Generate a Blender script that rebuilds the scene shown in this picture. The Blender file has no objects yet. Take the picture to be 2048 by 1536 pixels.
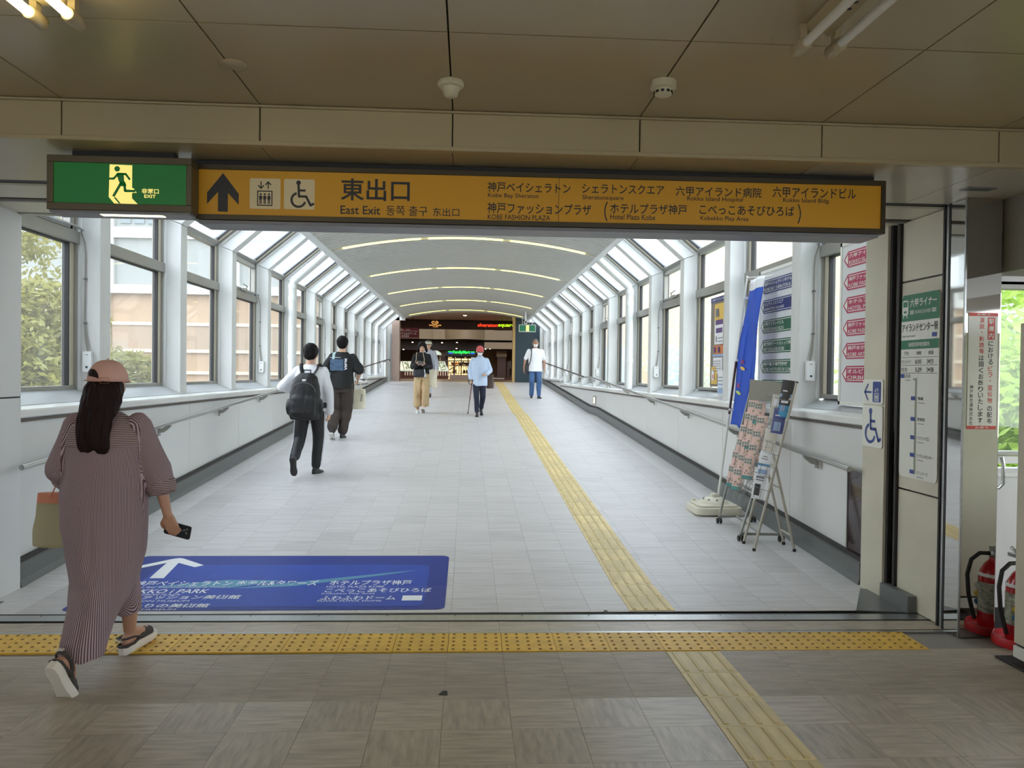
import bpy, bmesh, math, random
import numpy as np
from math import sin, cos, pi, sqrt, radians, atan2
from mathutils import Vector, Matrix, noise

random.seed(7)
SC = bpy.context.scene
COL = SC.collection
# ------------------------------------------------------------------ camera, sky, lights, exposure
CAM_F = 1538.0                      # focal length in pixels of a 2048 px wide frame
CAM_P = Vector((0, 0, 1.52))
CAM_R = Vector((0.99825167, -0.05777015, 0.01249852))
CAM_U = Vector((-0.01169193, 0.01427901, 0.99982969))
CAM_D = Vector((0.05793878, 0.99822779, -0.0135786))
cd = bpy.data.cameras.new('camera'); cam = bpy.data.objects.new('camera', cd); COL.objects.link(cam)
cd.sensor_width = 36.0; cd.lens = CAM_F / 2048 * 36.0; cd.clip_start = 0.05; cd.clip_end = 400
cam.matrix_world = Matrix((( CAM_R.x, CAM_U.x, -CAM_D.x, 0), (CAM_R.y, CAM_U.y, -CAM_D.y, 0), (CAM_R.z, CAM_U.z, -CAM_D.z, CAM_P.z), (0, 0, 0, 1)))
SC.camera = cam
world = bpy.data.worlds.new('sky'); SC.world = world; world.use_nodes = True
_n = world.node_tree.nodes; _l = world.node_tree.links
_bg = _n['Background']; _tc = _n.new('ShaderNodeTexCoord'); _sx = _n.new('ShaderNodeSeparateXYZ'); _cr = _n.new('ShaderNodeValToRGB')
_l.new(_tc.outputs['Generated'], _sx.inputs[0]); _l.new(_sx.outputs['Z'], _cr.inputs[0]); _l.new(_cr.outputs[0], _bg.inputs[0])
_cr.color_ramp.elements[0].position = 0.0; _cr.color_ramp.elements[0].color = (0.90, 0.95, 1.0, 1)
_cr.color_ramp.elements[1].position = 0.9; _cr.color_ramp.elements[1].color = (0.78, 0.88, 1.0, 1)
_bg.inputs[1].default_value = 5.0
sv = SC.view_settings; sv.view_transform = 'Standard'; sv.look = 'None'; sv.gamma = 1.0; sv.use_curve_mapping = False; sv.exposure = 0.52
SC.cycles.max_bounces = 12; SC.cycles.diffuse_bounces = 6; SC.cycles.glossy_bounces = 4; SC.cycles.transparent_max_bounces = 24
SC.cycles.sample_clamp_indirect = 6.0; SC.cycles.use_denoising = True
try: SC.cycles.denoiser = 'OPENIMAGEDENOISE'
except Exception: pass

def area(name, loc, size, power, col, rot=(0, 0, 0)):
    l = bpy.data.lights.new(name, 'AREA'); l.shape = 'RECTANGLE'; l.size, l.size_y = size; l.energy = power; l.color = col
    o = bpy.data.objects.new(name, l); COL.objects.link(o); o.location = loc; o.rotation_euler = rot
    return o

# ------------------------------------------------------------------ helpers
def s2l(c):
    return tuple(((v / 12.92) if v <= 0.04045 else ((v + 0.055) / 1.055) ** 2.4) for v in c)
def rgb(r, g, b): return s2l((r / 255, g / 255, b / 255))
_M = {}
def mat(name, col, rough=0.5, metal=0.0, spec=0.5, var=None, bump=None, emit=0, ecol=None, rand=0.0, coord='Object', trans=0, coat=0):
    """col linear rgb; var=(scale xyz, amount, detail); bump=(scale xyz, strength)"""
    if name in _M: return _M[name]
    m = bpy.data.materials.new(name); m.use_nodes = True; nt = m.node_tree; N = nt.nodes; L = nt.links; b = N['Principled BSDF']
    b.inputs['Base Color'].default_value = (*col, 1); b.inputs['Roughness'].default_value = rough; b.inputs['Metallic'].default_value = metal
    b.inputs['Specular IOR Level'].default_value = spec
    if coat: b.inputs['Coat Weight'].default_value = coat; b.inputs['Coat Roughness'].default_value = 0.12
    if trans: b.inputs['Transmission Weight'].default_value = trans
    if emit:
        b.inputs['Emission Color'].default_value = (*(ecol or col), 1); b.inputs['Emission Strength'].default_value = emit
    src = None
    if var or bump or rand:
        tc = N.new('ShaderNodeTexCoord')
        oi = N.new('ShaderNodeObjectInfo')
        add = N.new('ShaderNodeVectorMath'); add.operation = 'ADD'
        L.new(tc.outputs[coord], add.inputs[0])
        mul = N.new('ShaderNodeMath'); mul.operation = 'MULTIPLY'; mul.inputs[1].default_value = 37.0 if rand else 0.0
        L.new(oi.outputs['Random'], mul.inputs[0]); L.new(mul.outputs[0], add.inputs[1]); src = add
    if var or rand:
        mix = N.new('ShaderNodeMix'); mix.data_type = 'RGBA'; mix.blend_type = 'MIX'
        dark = tuple(c * (1 - (var[1] if var else 0)) for c in col); lite = tuple(min(1, c * (1 + (var[1] if var else 0) * .55)) for c in col)
        mix.inputs[6].default_value = (*dark, 1); mix.inputs[7].default_value = (*lite, 1)
        if var:
            mp = N.new('ShaderNodeMapping'); mp.inputs['Scale'].default_value = var[0]; L.new(src.outputs[0], mp.inputs[0])
            nz = N.new('ShaderNodeTexNoise'); nz.inputs['Scale'].default_value = 1.0; nz.inputs['Detail'].default_value = var[2] if len(var) > 2 else 4
            L.new(mp.outputs[0], nz.inputs['Vector'])
            cr = N.new('ShaderNodeMapRange'); cr.inputs[1].default_value = .3; cr.inputs[2].default_value = .7
            L.new(nz.outputs[0], cr.inputs[0]); L.new(cr.outputs[0], mix.inputs[0])
        out = mix.outputs[2]
        if rand:
            hs = N.new('ShaderNodeHueSaturation'); mr = N.new('ShaderNodeMapRange'); mr.inputs[3].default_value = 1 - rand; mr.inputs[4].default_value = 1 + rand
            L.new(oi.outputs['Random'], mr.inputs[0]); L.new(mr.outputs[0], hs.inputs['Value']); L.new(out, hs.inputs['Color']); out = hs.outputs[0]
        L.new(out, b.inputs['Base Color'])
    if bump:
        mp = N.new('ShaderNodeMapping'); mp.inputs['Scale'].default_value = bump[0]; L.new(src.outputs[0], mp.inputs[0])
        nz = N.new('ShaderNodeTexNoise'); nz.inputs['Scale'].default_value = 1.0; nz.inputs['Detail'].default_value = 3; L.new(mp.outputs[0], nz.inputs['Vector'])
        bp = N.new('ShaderNodeBump'); bp.inputs['Strength'].default_value = bump[1]; bp.inputs['Distance'].default_value = 0.01
        L.new(nz.outputs[0], bp.inputs['Height']); L.new(bp.outputs[0], b.inputs['Normal'])
    _M[name] = m
    return m

def glass_mat(name, tint, refl=0.06, haze=0.0, hazecol=(1, 1, 1)):
    m = bpy.data.materials.new(name); m.use_nodes = True; nt = m.node_tree; N = nt.nodes; L = nt.links
    for n in list(N): N.remove(n)
    out = N.new('ShaderNodeOutputMaterial'); tr = N.new('ShaderNodeBsdfTransparent'); tr.inputs[0].default_value = (*tint, 1)
    gl = N.new('ShaderNodeBsdfGlossy'); gl.inputs['Roughness'].default_value = 0.02
    lw = N.new('ShaderNodeLayerWeight'); lw.inputs[0].default_value = .5; pw = N.new('ShaderNodeMath'); pw.operation = 'POWER'; pw.inputs[1].default_value = 5.0
    ma = N.new('ShaderNodeMath'); ma.operation = 'MULTIPLY_ADD'; ma.inputs[1].default_value = .30; ma.inputs[2].default_value = .03; mx = N.new('ShaderNodeMixShader')
    L.new(lw.outputs['Facing'], pw.inputs[0]); L.new(pw.outputs[0], ma.inputs[0]); L.new(ma.outputs[0], mx.inputs[0]); L.new(tr.outputs[0], mx.inputs[1]); L.new(gl.outputs[0], mx.inputs[2]); o = mx.outputs[0]
    if haze:
        df = N.new('ShaderNodeBsdfDiffuse'); df.inputs[0].default_value = (*hazecol, 1); tl = N.new('ShaderNodeBsdfTranslucent'); tl.inputs[0].default_value = (*hazecol, 1)
        a = N.new('ShaderNodeMixShader'); a.inputs[0].default_value = .75; L.new(df.outputs[0], a.inputs[1]); L.new(tl.outputs[0], a.inputs[2])
        m2 = N.new('ShaderNodeMixShader'); m2.inputs[0].default_value = haze; L.new(o, m2.inputs[1]); L.new(a.outputs[0], m2.inputs[2]); o = m2.outputs[0]
    L.new(o, out.inputs[0])
    return m

class MB:
    def __init__(s): s.v = []; s.f = []; s.mi = []; s.cur = 0
    def add(s, vs, fs):
        b = len(s.v); s.v += [tuple(v) for v in vs]; s.f += [tuple(b + i for i in f) for f in fs]; s.mi += [s.cur] * len(fs); return s
    def box(s, x0, x1, y0, y1, z0, z1, m=None):
        vs = [Vector(p) for p in ((x0, y0, z0), (x1, y0, z0), (x1, y1, z0), (x0, y1, z0), (x0, y0, z1), (x1, y0, z1), (x1, y1, z1), (x0, y1, z1))]
        if m: vs = [m @ v for v in vs]
        return s.add(vs, [(0, 3, 2, 1), (4, 5, 6, 7), (0, 1, 5, 4), (1, 2, 6, 5), (2, 3, 7, 6), (3, 0, 4, 7)])
    def rbox(s, x0, x1, y0, y1, z0, z1, r=.01, m=None, n=3):
        """box with edges along y rounded (profile in xz)"""
        pr = rrect(x0, x1, z0, z1, r, n)
        return s.prism([(a, b) for a, b in pr], y0, y1, 'y', m)
    def prism(s, poly, a0, a1, axis='y', m=None):
        """polygon in the plane across axis, extruded a0..a1. axis y: poly=(x,z); z: (x,y); x: (y,z)"""
        mk = {'y': lambda p, a: (p[0], a, p[1]), 'z': lambda p, a: (p[0], p[1], a), 'x': lambda p, a: (a, p[0], p[1])}[axis]
        n = len(poly); vs = [Vector(mk(p, a0)) for p in poly] + [Vector(mk(p, a1)) for p in poly]
        if m: vs = [m @ v for v in vs]
        return s.add(vs, [tuple(range(n))[::-1], tuple(range(n, 2 * n))] + [(i, (i + 1) % n, n + (i + 1) % n, n + i) for i in range(n)])
    def tube(s, pts, r, n=8, closed=False, flat=None):
        pts = [Vector(p) for p in pts]; k = len(pts); rs = r if isinstance(r, (list, tuple)) else [r] * k; rings = []
        up = Vector((0, 0, 1)); prev = None
        for i, p in enumerate(pts):
            d = (pts[min(i + 1, k - 1)] - pts[max(i - 1, 0)]) if not closed else (pts[(i + 1) % k] - pts[i - 1])
            d.normalize()
            if prev is None:
                a = d.cross(up)
                if a.length < .1: a = d.cross(Vector((0, 1, 0)))
            else: a = prev - d * prev.dot(d)
            a.normalize(); prev = a; b = d.cross(a)
            rings.append([p + (a * cos(2 * pi * j / n) + b * sin(2 * pi * j / n) * (flat or 1)) * rs[i] for j in range(n)])
        vs = [v for q in rings for v in q]; fs = []
        for i in range(k if closed else k - 1):
            i2 = (i + 1) % k
            for j in range(n): fs.append((i * n + j, i * n + (j + 1) % n, i2 * n + (j + 1) % n, i2 * n + j))
        if not closed: fs += [tuple(range(n))[::-1], tuple((k - 1) * n + j for j in range(n))]
        return s.add(vs, fs)
    def lathe(s, prof, c=(0, 0, 0), n=16, m=None):
        """prof: (r,z) list, about the z axis at c"""
        vs = []; k = len(prof)
        for r, z in prof:
            for j in range(n): vs.append(Vector((c[0] + r * cos(2 * pi * j / n), c[1] + r * sin(2 * pi * j / n), c[2] + z)))
        if m: vs = [m @ v for v in vs]
        fs = [(i * n + j, i * n + (j + 1) % n, (i + 1) * n + (j + 1) % n, (i + 1) * n + j) for i in range(k - 1) for j in range(n)]
        fs += [tuple(range(n))[::-1], tuple((k - 1) * n + j for j in range(n))]
        return s.add(vs, fs)
    def cap(s, p0, r0, p1, r1, n=12):
        """closed tapered capsule"""
        p0 = Vector(p0); p1 = Vector(p1); d = p1 - p0; L = d.length or 1e-6; d = d / L
        a = d.cross(Vector((0, 0, 1))); a = a if a.length > .05 else d.cross(Vector((0, 1, 0))); a.normalize(); b = d.cross(a)
        rings = [(-r0 * .98, r0 * .2), (-r0 * .7, r0 * .714), (0, r0), (L, r1), (L + r1 * .7, r1 * .714), (L + r1 * .98, r1 * .2)]
        vs = []
        for t, r in rings:
            for j in range(n): vs.append(p0 + d * t + (a * cos(2 * pi * j / n) + b * sin(2 * pi * j / n)) * r)
        k = len(rings); fs = [(i * n + (j + 1) % n, i * n + j, (i + 1) * n + j, (i + 1) * n + (j + 1) % n) for i in range(k - 1) for j in range(n)]
        fs += [tuple(range(n)), tuple((k - 1) * n + j for j in range(n))[::-1]]
        return s.add(vs, fs)
    def ell(s, c, r, m=None, n=16, k=10):
        vs = []; c = Vector(c)
        for i in range(1, k):
            t = pi * i / k
            for j in range(n):
                v = Vector((r[0] * sin(t) * cos(2 * pi * j / n), r[1] * sin(t) * sin(2 * pi * j / n), r[2] * cos(t)))
                vs.append(c + (m @ v if m else v))
        top = Vector((0, 0, r[2])); bot = -top
        vs += [c + (m @ top if m else top), c + (m @ bot if m else bot)]; T = (k - 1) * n; fs = []
        for i in range(k - 2):
            for j in range(n): fs.append((i * n + j, (i + 1) * n + j, (i + 1) * n + (j + 1) % n, i * n + (j + 1) % n))
        for j in range(n): fs.append((T, j, (j + 1) % n)); fs.append((T + 1, (k - 2) * n + (j + 1) % n, (k - 2) * n + j))
        return s.add(vs, fs)
    def loft(s, rings, n=24, pw=2.0):
        """rings: (center, rx, ry[, yaw, tilt]) horizontal super-ellipses, bottom to top, closed"""
        vs = []
        for q in rings:
            c, rx, ry = Vector(q[0]), q[1], q[2]; yaw = q[3] if len(q) > 3 else 0; tilt = q[4] if len(q) > 4 else 0
            for j in range(n):
                t = 2 * pi * j / n; ct, st = cos(t), sin(t)
                x = rx * math.copysign(abs(ct) ** (2 / pw), ct); y = ry * math.copysign(abs(st) ** (2 / pw), st)
                vs.append(c + Vector((x * cos(yaw) - y * sin(yaw), x * sin(yaw) + y * cos(yaw), y * tilt)))
        k = len(rings); fs = [(i * n + j, i * n + (j + 1) % n, (i + 1) * n + (j + 1) % n, (i + 1) * n + j) for i in range(k - 1) for j in range(n)]
        fs += [tuple(range(n))[::-1], tuple((k - 1) * n + j for j in range(n))]
        return s.add(vs, fs)
    def mesh(s, name, mats, smooth=False):
        me = bpy.data.meshes.new(name); me.from_pydata(s.v, [], s.f); me.update()
        for m in (mats if isinstance(mats, (list, tuple)) else [mats]): me.materials.append(m)
        if any(s.mi): me.polygons.foreach_set('material_index', s.mi)
        if smooth:
            me.polygons.foreach_set('use_smooth', [True] * len(me.polygons))
            if smooth != 'all': me.set_sharp_from_angle(angle=radians(40))
        return me
    def build(s, name, mats, parent=None, smooth=False, bevel=0, loc=None, rot=None):
        me = s.mesh(name, mats, smooth)
        return link(name, me, parent, loc, rot, bevel)

def rrect(x0, x1, y0, y1, r, n=3):
    pts = []
    for cx, cy, a0 in ((x1 - r, y1 - r, 0), (x0 + r, y1 - r, 90), (x0 + r, y0 + r, 180), (x1 - r, y0 + r, 270)):
        for i in range(n + 1): a = radians(a0 + 90 * i / n); pts.append((cx + r * cos(a), cy + r * sin(a)))
    return pts
def link(name, me, parent=None, loc=None, rot=None, bevel=0):
    o = bpy.data.objects.new(name, me); COL.objects.link(o)
    if parent: o.parent = parent
    if loc is not None: o.location = loc
    if rot is not None: o.rotation_euler = rot
    if bevel:
        md = o.modifiers.new('b', 'BEVEL'); md.width = bevel; md.segments = 2; md.limit_method = 'ANGLE'; md.angle_limit = radians(40)
    return o
def empty(name, loc=(0, 0, 0), rz=0):
    o = bpy.data.objects.new(name, None); COL.objects.link(o); o.location = loc; o.rotation_euler = (0, 0, rz); o.empty_display_size = .1; return o
def tag(o, label=None, cat=None, group=None, kind=None):
    if label: o['label'] = label
    if cat: o['category'] = cat
    if group: o['group'] = group
    if kind: o['kind'] = kind
    return o
def thing(name, label, cat, loc=(0, 0, 0), rz=0, group=None): return tag(empty(name, loc, rz), label, cat, group)
def struct(name, loc=(0, 0, 0), label=None, cat=None, group=None): return tag(empty(name, loc), label, cat, group, 'structure')
_kids = {}
def copy_tree(o, parent=None):
    c = o.copy(); COL.objects.link(c); c.parent = parent
    for ch in list(o.children): copy_tree(ch, c)
    return c
def at(px, py, Y):
    d = CAM_D * CAM_F + CAM_R * (px - 1024) + CAM_U * (768 - py); return CAM_P + d * (Y / d.y)
def atZ(px, py, Z):
    d = CAM_D * CAM_F + CAM_R * (px - 1024) + CAM_U * (768 - py); return CAM_P + d * ((Z - CAM_P.z) / d.z)
def atX(px, py, X):
    d = CAM_D * CAM_F + CAM_R * (px - 1024) + CAM_U * (768 - py); return CAM_P + d * (X / d.x)
def flo(Y):
    if Y < 5.47: return 0.0
    if Y < 17.0: return .6 * (Y - 5.47) / 11.53
    if Y < 18.1: return .6
    if Y < 29.8: return .6 + .58 * (Y - 18.1) / 11.7
    return 1.18

# ---- lettering and pictograms on a plane
_tc_cache = {}
def text_mesh(body, off=0.0):
    k = (body, off)
    if k in _tc_cache: return _tc_cache[k]
    c = bpy.data.curves.new('t', 'FONT'); c.body = body; c.offset = off; c.resolution_u = 3; c.fill_mode = 'FRONT' if hasattr(c, 'fill_mode') else 'FRONT'
    o = bpy.data.objects.new('t', c); me = bpy.data.meshes.new_from_object(o)
    vs = [(v.co.x, v.co.y) for v in me.vertices]; fs = [tuple(p.vertices) for p in me.polygons]
    bpy.data.objects.remove(o); bpy.data.curves.remove(c); bpy.data.meshes.remove(me)
    _tc_cache[k] = (vs, fs); return vs, fs
class G2:
    """flat artwork in 2D (x right, y up), later laid on a surface"""
    def __init__(s): s.v = []; s.f = []
    def poly(s, pts): b = len(s.v); s.v += list(pts); s.f.append(tuple(range(b, b + len(pts)))); return s
    def rect(s, x0, x1, y0, y1): return s.poly([(x0, y0), (x1, y0), (x1, y1), (x0, y1)])
    def disc(s, cx, cy, r, n=16): return s.poly([(cx + r * cos(2 * pi * i / n), cy + r * sin(2 * pi * i / n)) for i in range(n)])
    def arc(s, cx, cy, r, w, a0=0, a1=360, n=20):
        for i in range(n):
            a = radians(a0 + (a1 - a0) * i / n); b = radians(a0 + (a1 - a0) * (i + 1) / n)
            s.poly([(cx + (r - w / 2) * cos(a), cy + (r - w / 2) * sin(a)), (cx + (r + w / 2) * cos(a), cy + (r + w / 2) * sin(a)), (cx + (r + w / 2) * cos(b), cy + (r + w / 2) * sin(b)), (cx + (r - w / 2) * cos(b), cy + (r - w / 2) * sin(b))])
        return s
    def stroke(s, pts, w):
        for (x0, y0), (x1, y1) in zip(pts[:-1], pts[1:]):
            dx, dy = x1 - x0, y1 - y0; l = sqrt(dx * dx + dy * dy) or 1; nx, ny = -dy / l * w / 2, dx / l * w / 2; ex, ey = dx / l * w * .25, dy / l * w * .25
            s.poly([(x0 - nx - ex, y0 - ny - ey), (x1 - nx + ex, y1 - ny + ey), (x1 + nx + ex, y1 + ny + ey), (x0 + nx - ex, y0 + ny - ey)])
        return s
    def frame(s, x0, x1, y0, y1, w): return s.rect(x0, x1, y0, y0 + w).rect(x0, x1, y1 - w, y1).rect(x0, x0 + w, y0 + w, y1 - w).rect(x1 - w, x1, y0 + w, y1 - w)
    def text(s, body, x, y, h, w=None, bold=0.012, align='l', rot=0):
        """h = height of the inked box; w = fitted width"""
        vs, fs = text_mesh(body, bold)
        if not vs: return s
        a = np.array(vs); lo = a.min(0); hi = a.max(0); a = a - lo; e = hi - lo
        sy = h / max(e[1], 1e-6); sx = (w / e[0]) if w else sy
        a[:, 0] *= sx; a[:, 1] *= sy; W = e[0] * sx
        if align == 'c': a[:, 0] -= W / 2
        if align == 'r': a[:, 0] -= W
        if rot: c, q = cos(rot), sin(rot); a = a @ np.array([[c, q], [-q, c]])
        b = len(s.v); s.v += [(x + p[0], y + p[1]) for p in a]; s.f += [tuple(b + i for i in f) for f in fs]
        return s
    def lay(s, name, m, parent, O, ux, uy, off=0.001, drape=None):
        O = Vector(O); ux = Vector(ux); uy = Vector(uy); nrm = ux.cross(uy).normalized(); mb = MB()
        vs = [O + ux * p[0] + uy * p[1] + nrm * off for p in s.v]
        if drape: vs = [Vector((v.x, v.y, drape(v.y) + off)) for v in vs]
        mb.add(vs, s.f); return mb.build(name, m, parent)
def wheelchair(g, x, y, s):
    w = .085 * s
    g.disc(x + .42 * s, y + .9 * s, .085 * s); g.stroke([(x + .42 * s, y + .82 * s), (x + .44 * s, y + .40 * s), (x + .70 * s, y + .40 * s), (x + .86 * s, y + .08 * s), (x + .97 * s, y + .14 * s)], w)
    g.stroke([(x + .43 * s, y + .62 * s), (x + .66 * s, y + .62 * s)], w * .9); g.arc(x + .42 * s, y + .27 * s, .25 * s, w, 105, 345)
def lift(g, x, y, s, people=True):
    t = .06 * s
    g.frame(x, x + s, y, y + s, t * 1.2)
    for k in range(3):
        cx = x + s * (.23 + .27 * k); g.disc(cx, y + .76 * s, .07 * s, 10); g.rect(cx - .1 * s, cx + .1 * s, y + .42 * s, y + .66 * s); g.rect(cx - .07 * s, cx - .01 * s, y + .12 * s, y + .42 * s); g.rect(cx + .01 * s, cx + .07 * s, y + .12 * s, y + .42 * s)
    for cx, sg in ((x + .25 * s, -1), (x + .72 * s, 1)):
        y0, y1 = y + 1.14 * s, y + 1.58 * s; g.stroke([(cx, y0), (cx, y1)], t * 1.2); ty = y1 if sg > 0 else y0
        g.stroke([(cx - .17 * s, ty - sg * .19 * s), (cx, ty), (cx + .17 * s, ty - sg * .19 * s)], t * 1.3)
# ------------------------------------------------------------------ materials
def ripple(m, scale, strength, axis='y'):
    """fine parallel ribs as relief"""
    nt = m.node_tree; N = nt.nodes; L = nt.links; tc = N.new('ShaderNodeTexCoord'); wv = N.new('ShaderNodeTexWave'); wv.bands_direction = axis.upper(); wv.inputs['Scale'].default_value = scale
    bp = N.new('ShaderNodeBump'); bp.inputs['Strength'].default_value = strength; bp.inputs['Distance'].default_value = .004
    L.new(tc.outputs['Object'], wv.inputs[0]); L.new(wv.outputs[0], bp.inputs['Height']); L.new(bp.outputs[0], N['Principled BSDF'].inputs['Normal']); return m
TILE = rgb(201, 197, 196)
m_tile_x = mat('tile_streaked_across', TILE, .40, var=((2.2, 42, 5), .15, 8), rand=.03)
m_tile_y = mat('tile_streaked_greyer', rgb(198, 194, 193), .40, var=((3.0, 38, 5), .17, 8), rand=.04)
m_tile_lt = mat('tile_pale_border', rgb(214, 212, 211), .42, var=((6, 30, 5), .10, 6), rand=.04)
m_tile_rib = ripple(mat('tile_ribbed', rgb(172, 160, 142), .45, var=((5, 30, 5), .20, 7), rand=.04), 20, .55)
m_hx = mat('hall_tile_streaked_across', rgb(178, 166, 148), .36, var=((6, 44, 5), .27, 10), rand=.05)
m_hy = mat('hall_tile_streaked_along', rgb(174, 162, 144), .36, var=((40, 7, 5), .27, 10), rand=.05)
m_base = mat('floor_screed', rgb(142, 136, 128), .7)
m_grout = mat('joint_dark', rgb(60, 56, 50), .8)
m_cream = mat('ceiling_enamel', rgb(178, 163, 128), .28, var=((1.2, 1.2, 1.2), .05, 3), bump=((2, 2, 2), .08))
m_creamw = mat('soffit_enamel_white', rgb(190, 182, 164), .22, var=((1.5, 1.5, 1.5), .05, 3))
m_white = mat('white_paint', rgb(222, 223, 222), .42, var=((2, 2, 1.2), .05, 5), bump=((6, 6, 6), .05))
m_whited = mat('white_paint_dusty', rgb(212, 212, 209), .5, var=((5, 5, 1.5), .10, 6), bump=((9, 9, 9), .08))
m_panel = mat('wall_panel_enamel', rgb(219, 219, 216), .33, var=((.7, .7, 1.4), .04, 4))
m_panelc = mat('jamb_panel_cream', rgb(206, 200, 180), .38, var=((2, 2, 3), .09, 6))
m_plinth = mat('plinth_grey', rgb(104, 107, 107), .38, var=((3, .6, 5), .12, 5))
m_bronze = mat('window_frame_grey', rgb(150, 148, 141), .36, metal=.35, var=((3, 3, 3), .08, 4))
m_jambtan = mat('window_jamb_champagne', rgb(196, 188, 168), .35, metal=.2)
m_rubber = mat('black_rubber', rgb(34, 32, 32), .6)
m_steel = mat('brushed_steel', rgb(176, 178, 178), .28, metal=.9, var=((30, 2, 30), .1, 3))
m_mirror = mat('polished_stainless', rgb(200, 198, 194), .035, metal=1.0, bump=((.8, .8, .5), .03))
m_sill = mat('sill_metal', rgb(178, 180, 180), .36, metal=.3, var=((4, 1.5, 4), .08, 5))
m_lip = mat('sill_lip', rgb(226, 226, 222), .25, metal=.15)
m_lipedge = mat('sill_drip_edge', rgb(92, 84, 78), .5, metal=.3)
m_slat = mat('ceiling_slat', rgb(206, 205, 199), .4, metal=.1)
m_void = mat('ceiling_void', rgb(74, 72, 68), .8)
m_yellow = mat('tactile_yellow', rgb(226, 180, 62), .5, var=((14, 14, 14), .14, 5), rand=.05)
m_yellowold = mat('tactile_yellow_worn', rgb(214, 192, 132), .45, var=((10, 4, 10), .20, 6), rand=.09)
m_yellowrib = mat('tactile_rib_worn', rgb(206, 182, 120), .45, var=((10, 4, 10), .15, 4))
m_dot = mat('tactile_dome_worn', rgb(150, 112, 40), .55)
m_glass = glass_mat('window_glass', (.95, .96, .965))
m_glassh = glass_mat('window_glass_hazy', (.95, .96, .965), haze=.03, hazecol=(.93, .93, .90))
m_glassr = glass_mat('roof_glass_dusty', (.94, .96, .97), haze=.12, hazecol=(.92, .96, 1.0))
XL, XR = -3.10, 2.93                    # corridor wall faces
YEND = 29.9
# ------------------------------------------------------------------ floors
def tile_mesh(name, m, sx, sy, g=.0007, t=.006):
    b = MB(); b.add([(-sx / 2 + g, -sy / 2 + g, 0), (sx / 2 - g, -sy / 2 + g, 0), (sx / 2 - g, sy / 2 - g, 0), (-sx / 2 + g, sy / 2 - g, 0),
                     (-sx / 2 + g, -sy / 2 + g, -t), (sx / 2 - g, -sy / 2 + g, -t), (sx / 2 - g, sy / 2 - g, -t), (-sx / 2 + g, sy / 2 - g, -t)],
                    [(0, 1, 2, 3), (0, 4, 5, 1), (1, 5, 6, 2), (2, 6, 7, 3), (3, 7, 4, 0)])
    return b.mesh(name, m)
def tile_shader(name, col, s=.3, joint=.008, var=.14):
    m = mat(name, col, .42, var=((5, 45, 5), var, 6)); nt = m.node_tree; N = nt.nodes; L = nt.links; b = N['Principled BSDF']
    src = b.inputs['Base Color'].links[0].from_socket; tc = N.new('ShaderNodeTexCoord'); br = N.new('ShaderNodeTexBrick')
    br.offset = 0; br.inputs['Scale'].default_value = 1; br.inputs['Brick Width'].default_value = s; br.inputs['Row Height'].default_value = s; br.inputs['Mortar Size'].default_value = joint * .2
    br.inputs['Color1'].default_value = (1, 1, 1, 1); br.inputs['Color2'].default_value = (.9, .9, .9, 1); br.inputs['Mortar'].default_value = (.6, .57, .52, 1)
    mx = N.new('ShaderNodeMix'); mx.data_type = 'RGBA'; mx.blend_type = 'MULTIPLY'; mx.inputs[0].default_value = 1
    L.new(tc.outputs['Object'], br.inputs[0]); L.new(src, mx.inputs[6]); L.new(br.outputs[0], mx.inputs[7]); L.new(mx.outputs[2], b.inputs['Base Color']); return m
m_hallfloor = tile_shader('hall_floor_tiles', rgb(176, 164, 146))
fl = struct('floor')
b = MB(); b.box(-9, 6, -9, 2.35, -.2, -.001); b.build('slab', m_hallfloor, fl)
b = MB(); b.box(-9, 6, 2.35, 4.9, -.2, -.008); b.build('screed', m_base, fl)
TX, TY, TR = tile_mesh('tile', m_hx, .3, .3), tile_mesh('tile', m_hy, .3, .3), tile_mesh('tile', m_tile_rib, .3, .3)
for r in range(6):
    y = 4.165 - .15 - .3 * r
    for c in range(-15, 12):
        x = 1.257 + .3 * c
        if c == 0: continue
        if abs(x) > y * .85 + .7: continue
        me = TR if r < 2 else (TX if (c + r) % 2 else TY)
        o = link('tile', me, fl, (x, y, 0))
HT = tile_mesh('tile', m_hx, .3, .215)
for c in range(-15, 7): link('tile', HT, fl, (1.257 + .3 * c, 4.6, 0))
# corridor floor: level for half a metre, then the ramp, a landing and a second ramp
f2 = struct('floor')
b = MB(); ys = [4.8, 5.47, 17.0, 18.1, 29.8, YEND + .1]
for y0, y1 in zip(ys[:-1], ys[1:]):
    z0, z1 = flo(y0) - .008, flo(y1) - .008
    b.add([(XL - .3, y0, z0), (XR + .3, y0, z0), (XR + .3, y1, z1), (XL - .3, y1, z1), (XL - .3, y0, z0 - .2), (XR + .3, y0, z0 - .2), (XR + .3, y1, z1 - .2), (XL - .3, y1, z1 - .2)],
          [(0, 1, 2, 3), (4, 7, 6, 5), (0, 4, 5, 1), (2, 6, 7, 3), (1, 5, 6, 2), (0, 3, 7, 4)])
b.build('screed', m_base, f2)
W = (2.90 + 3.07) / 20
TX2, TY2, TB2 = tile_mesh('tile', m_tile_x, W, .3), tile_mesh('tile', m_tile_y, W, .3), tile_mesh('tile', m_tile_lt, W, .3)
rest = MB(); y = 4.87; row = 0
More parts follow.
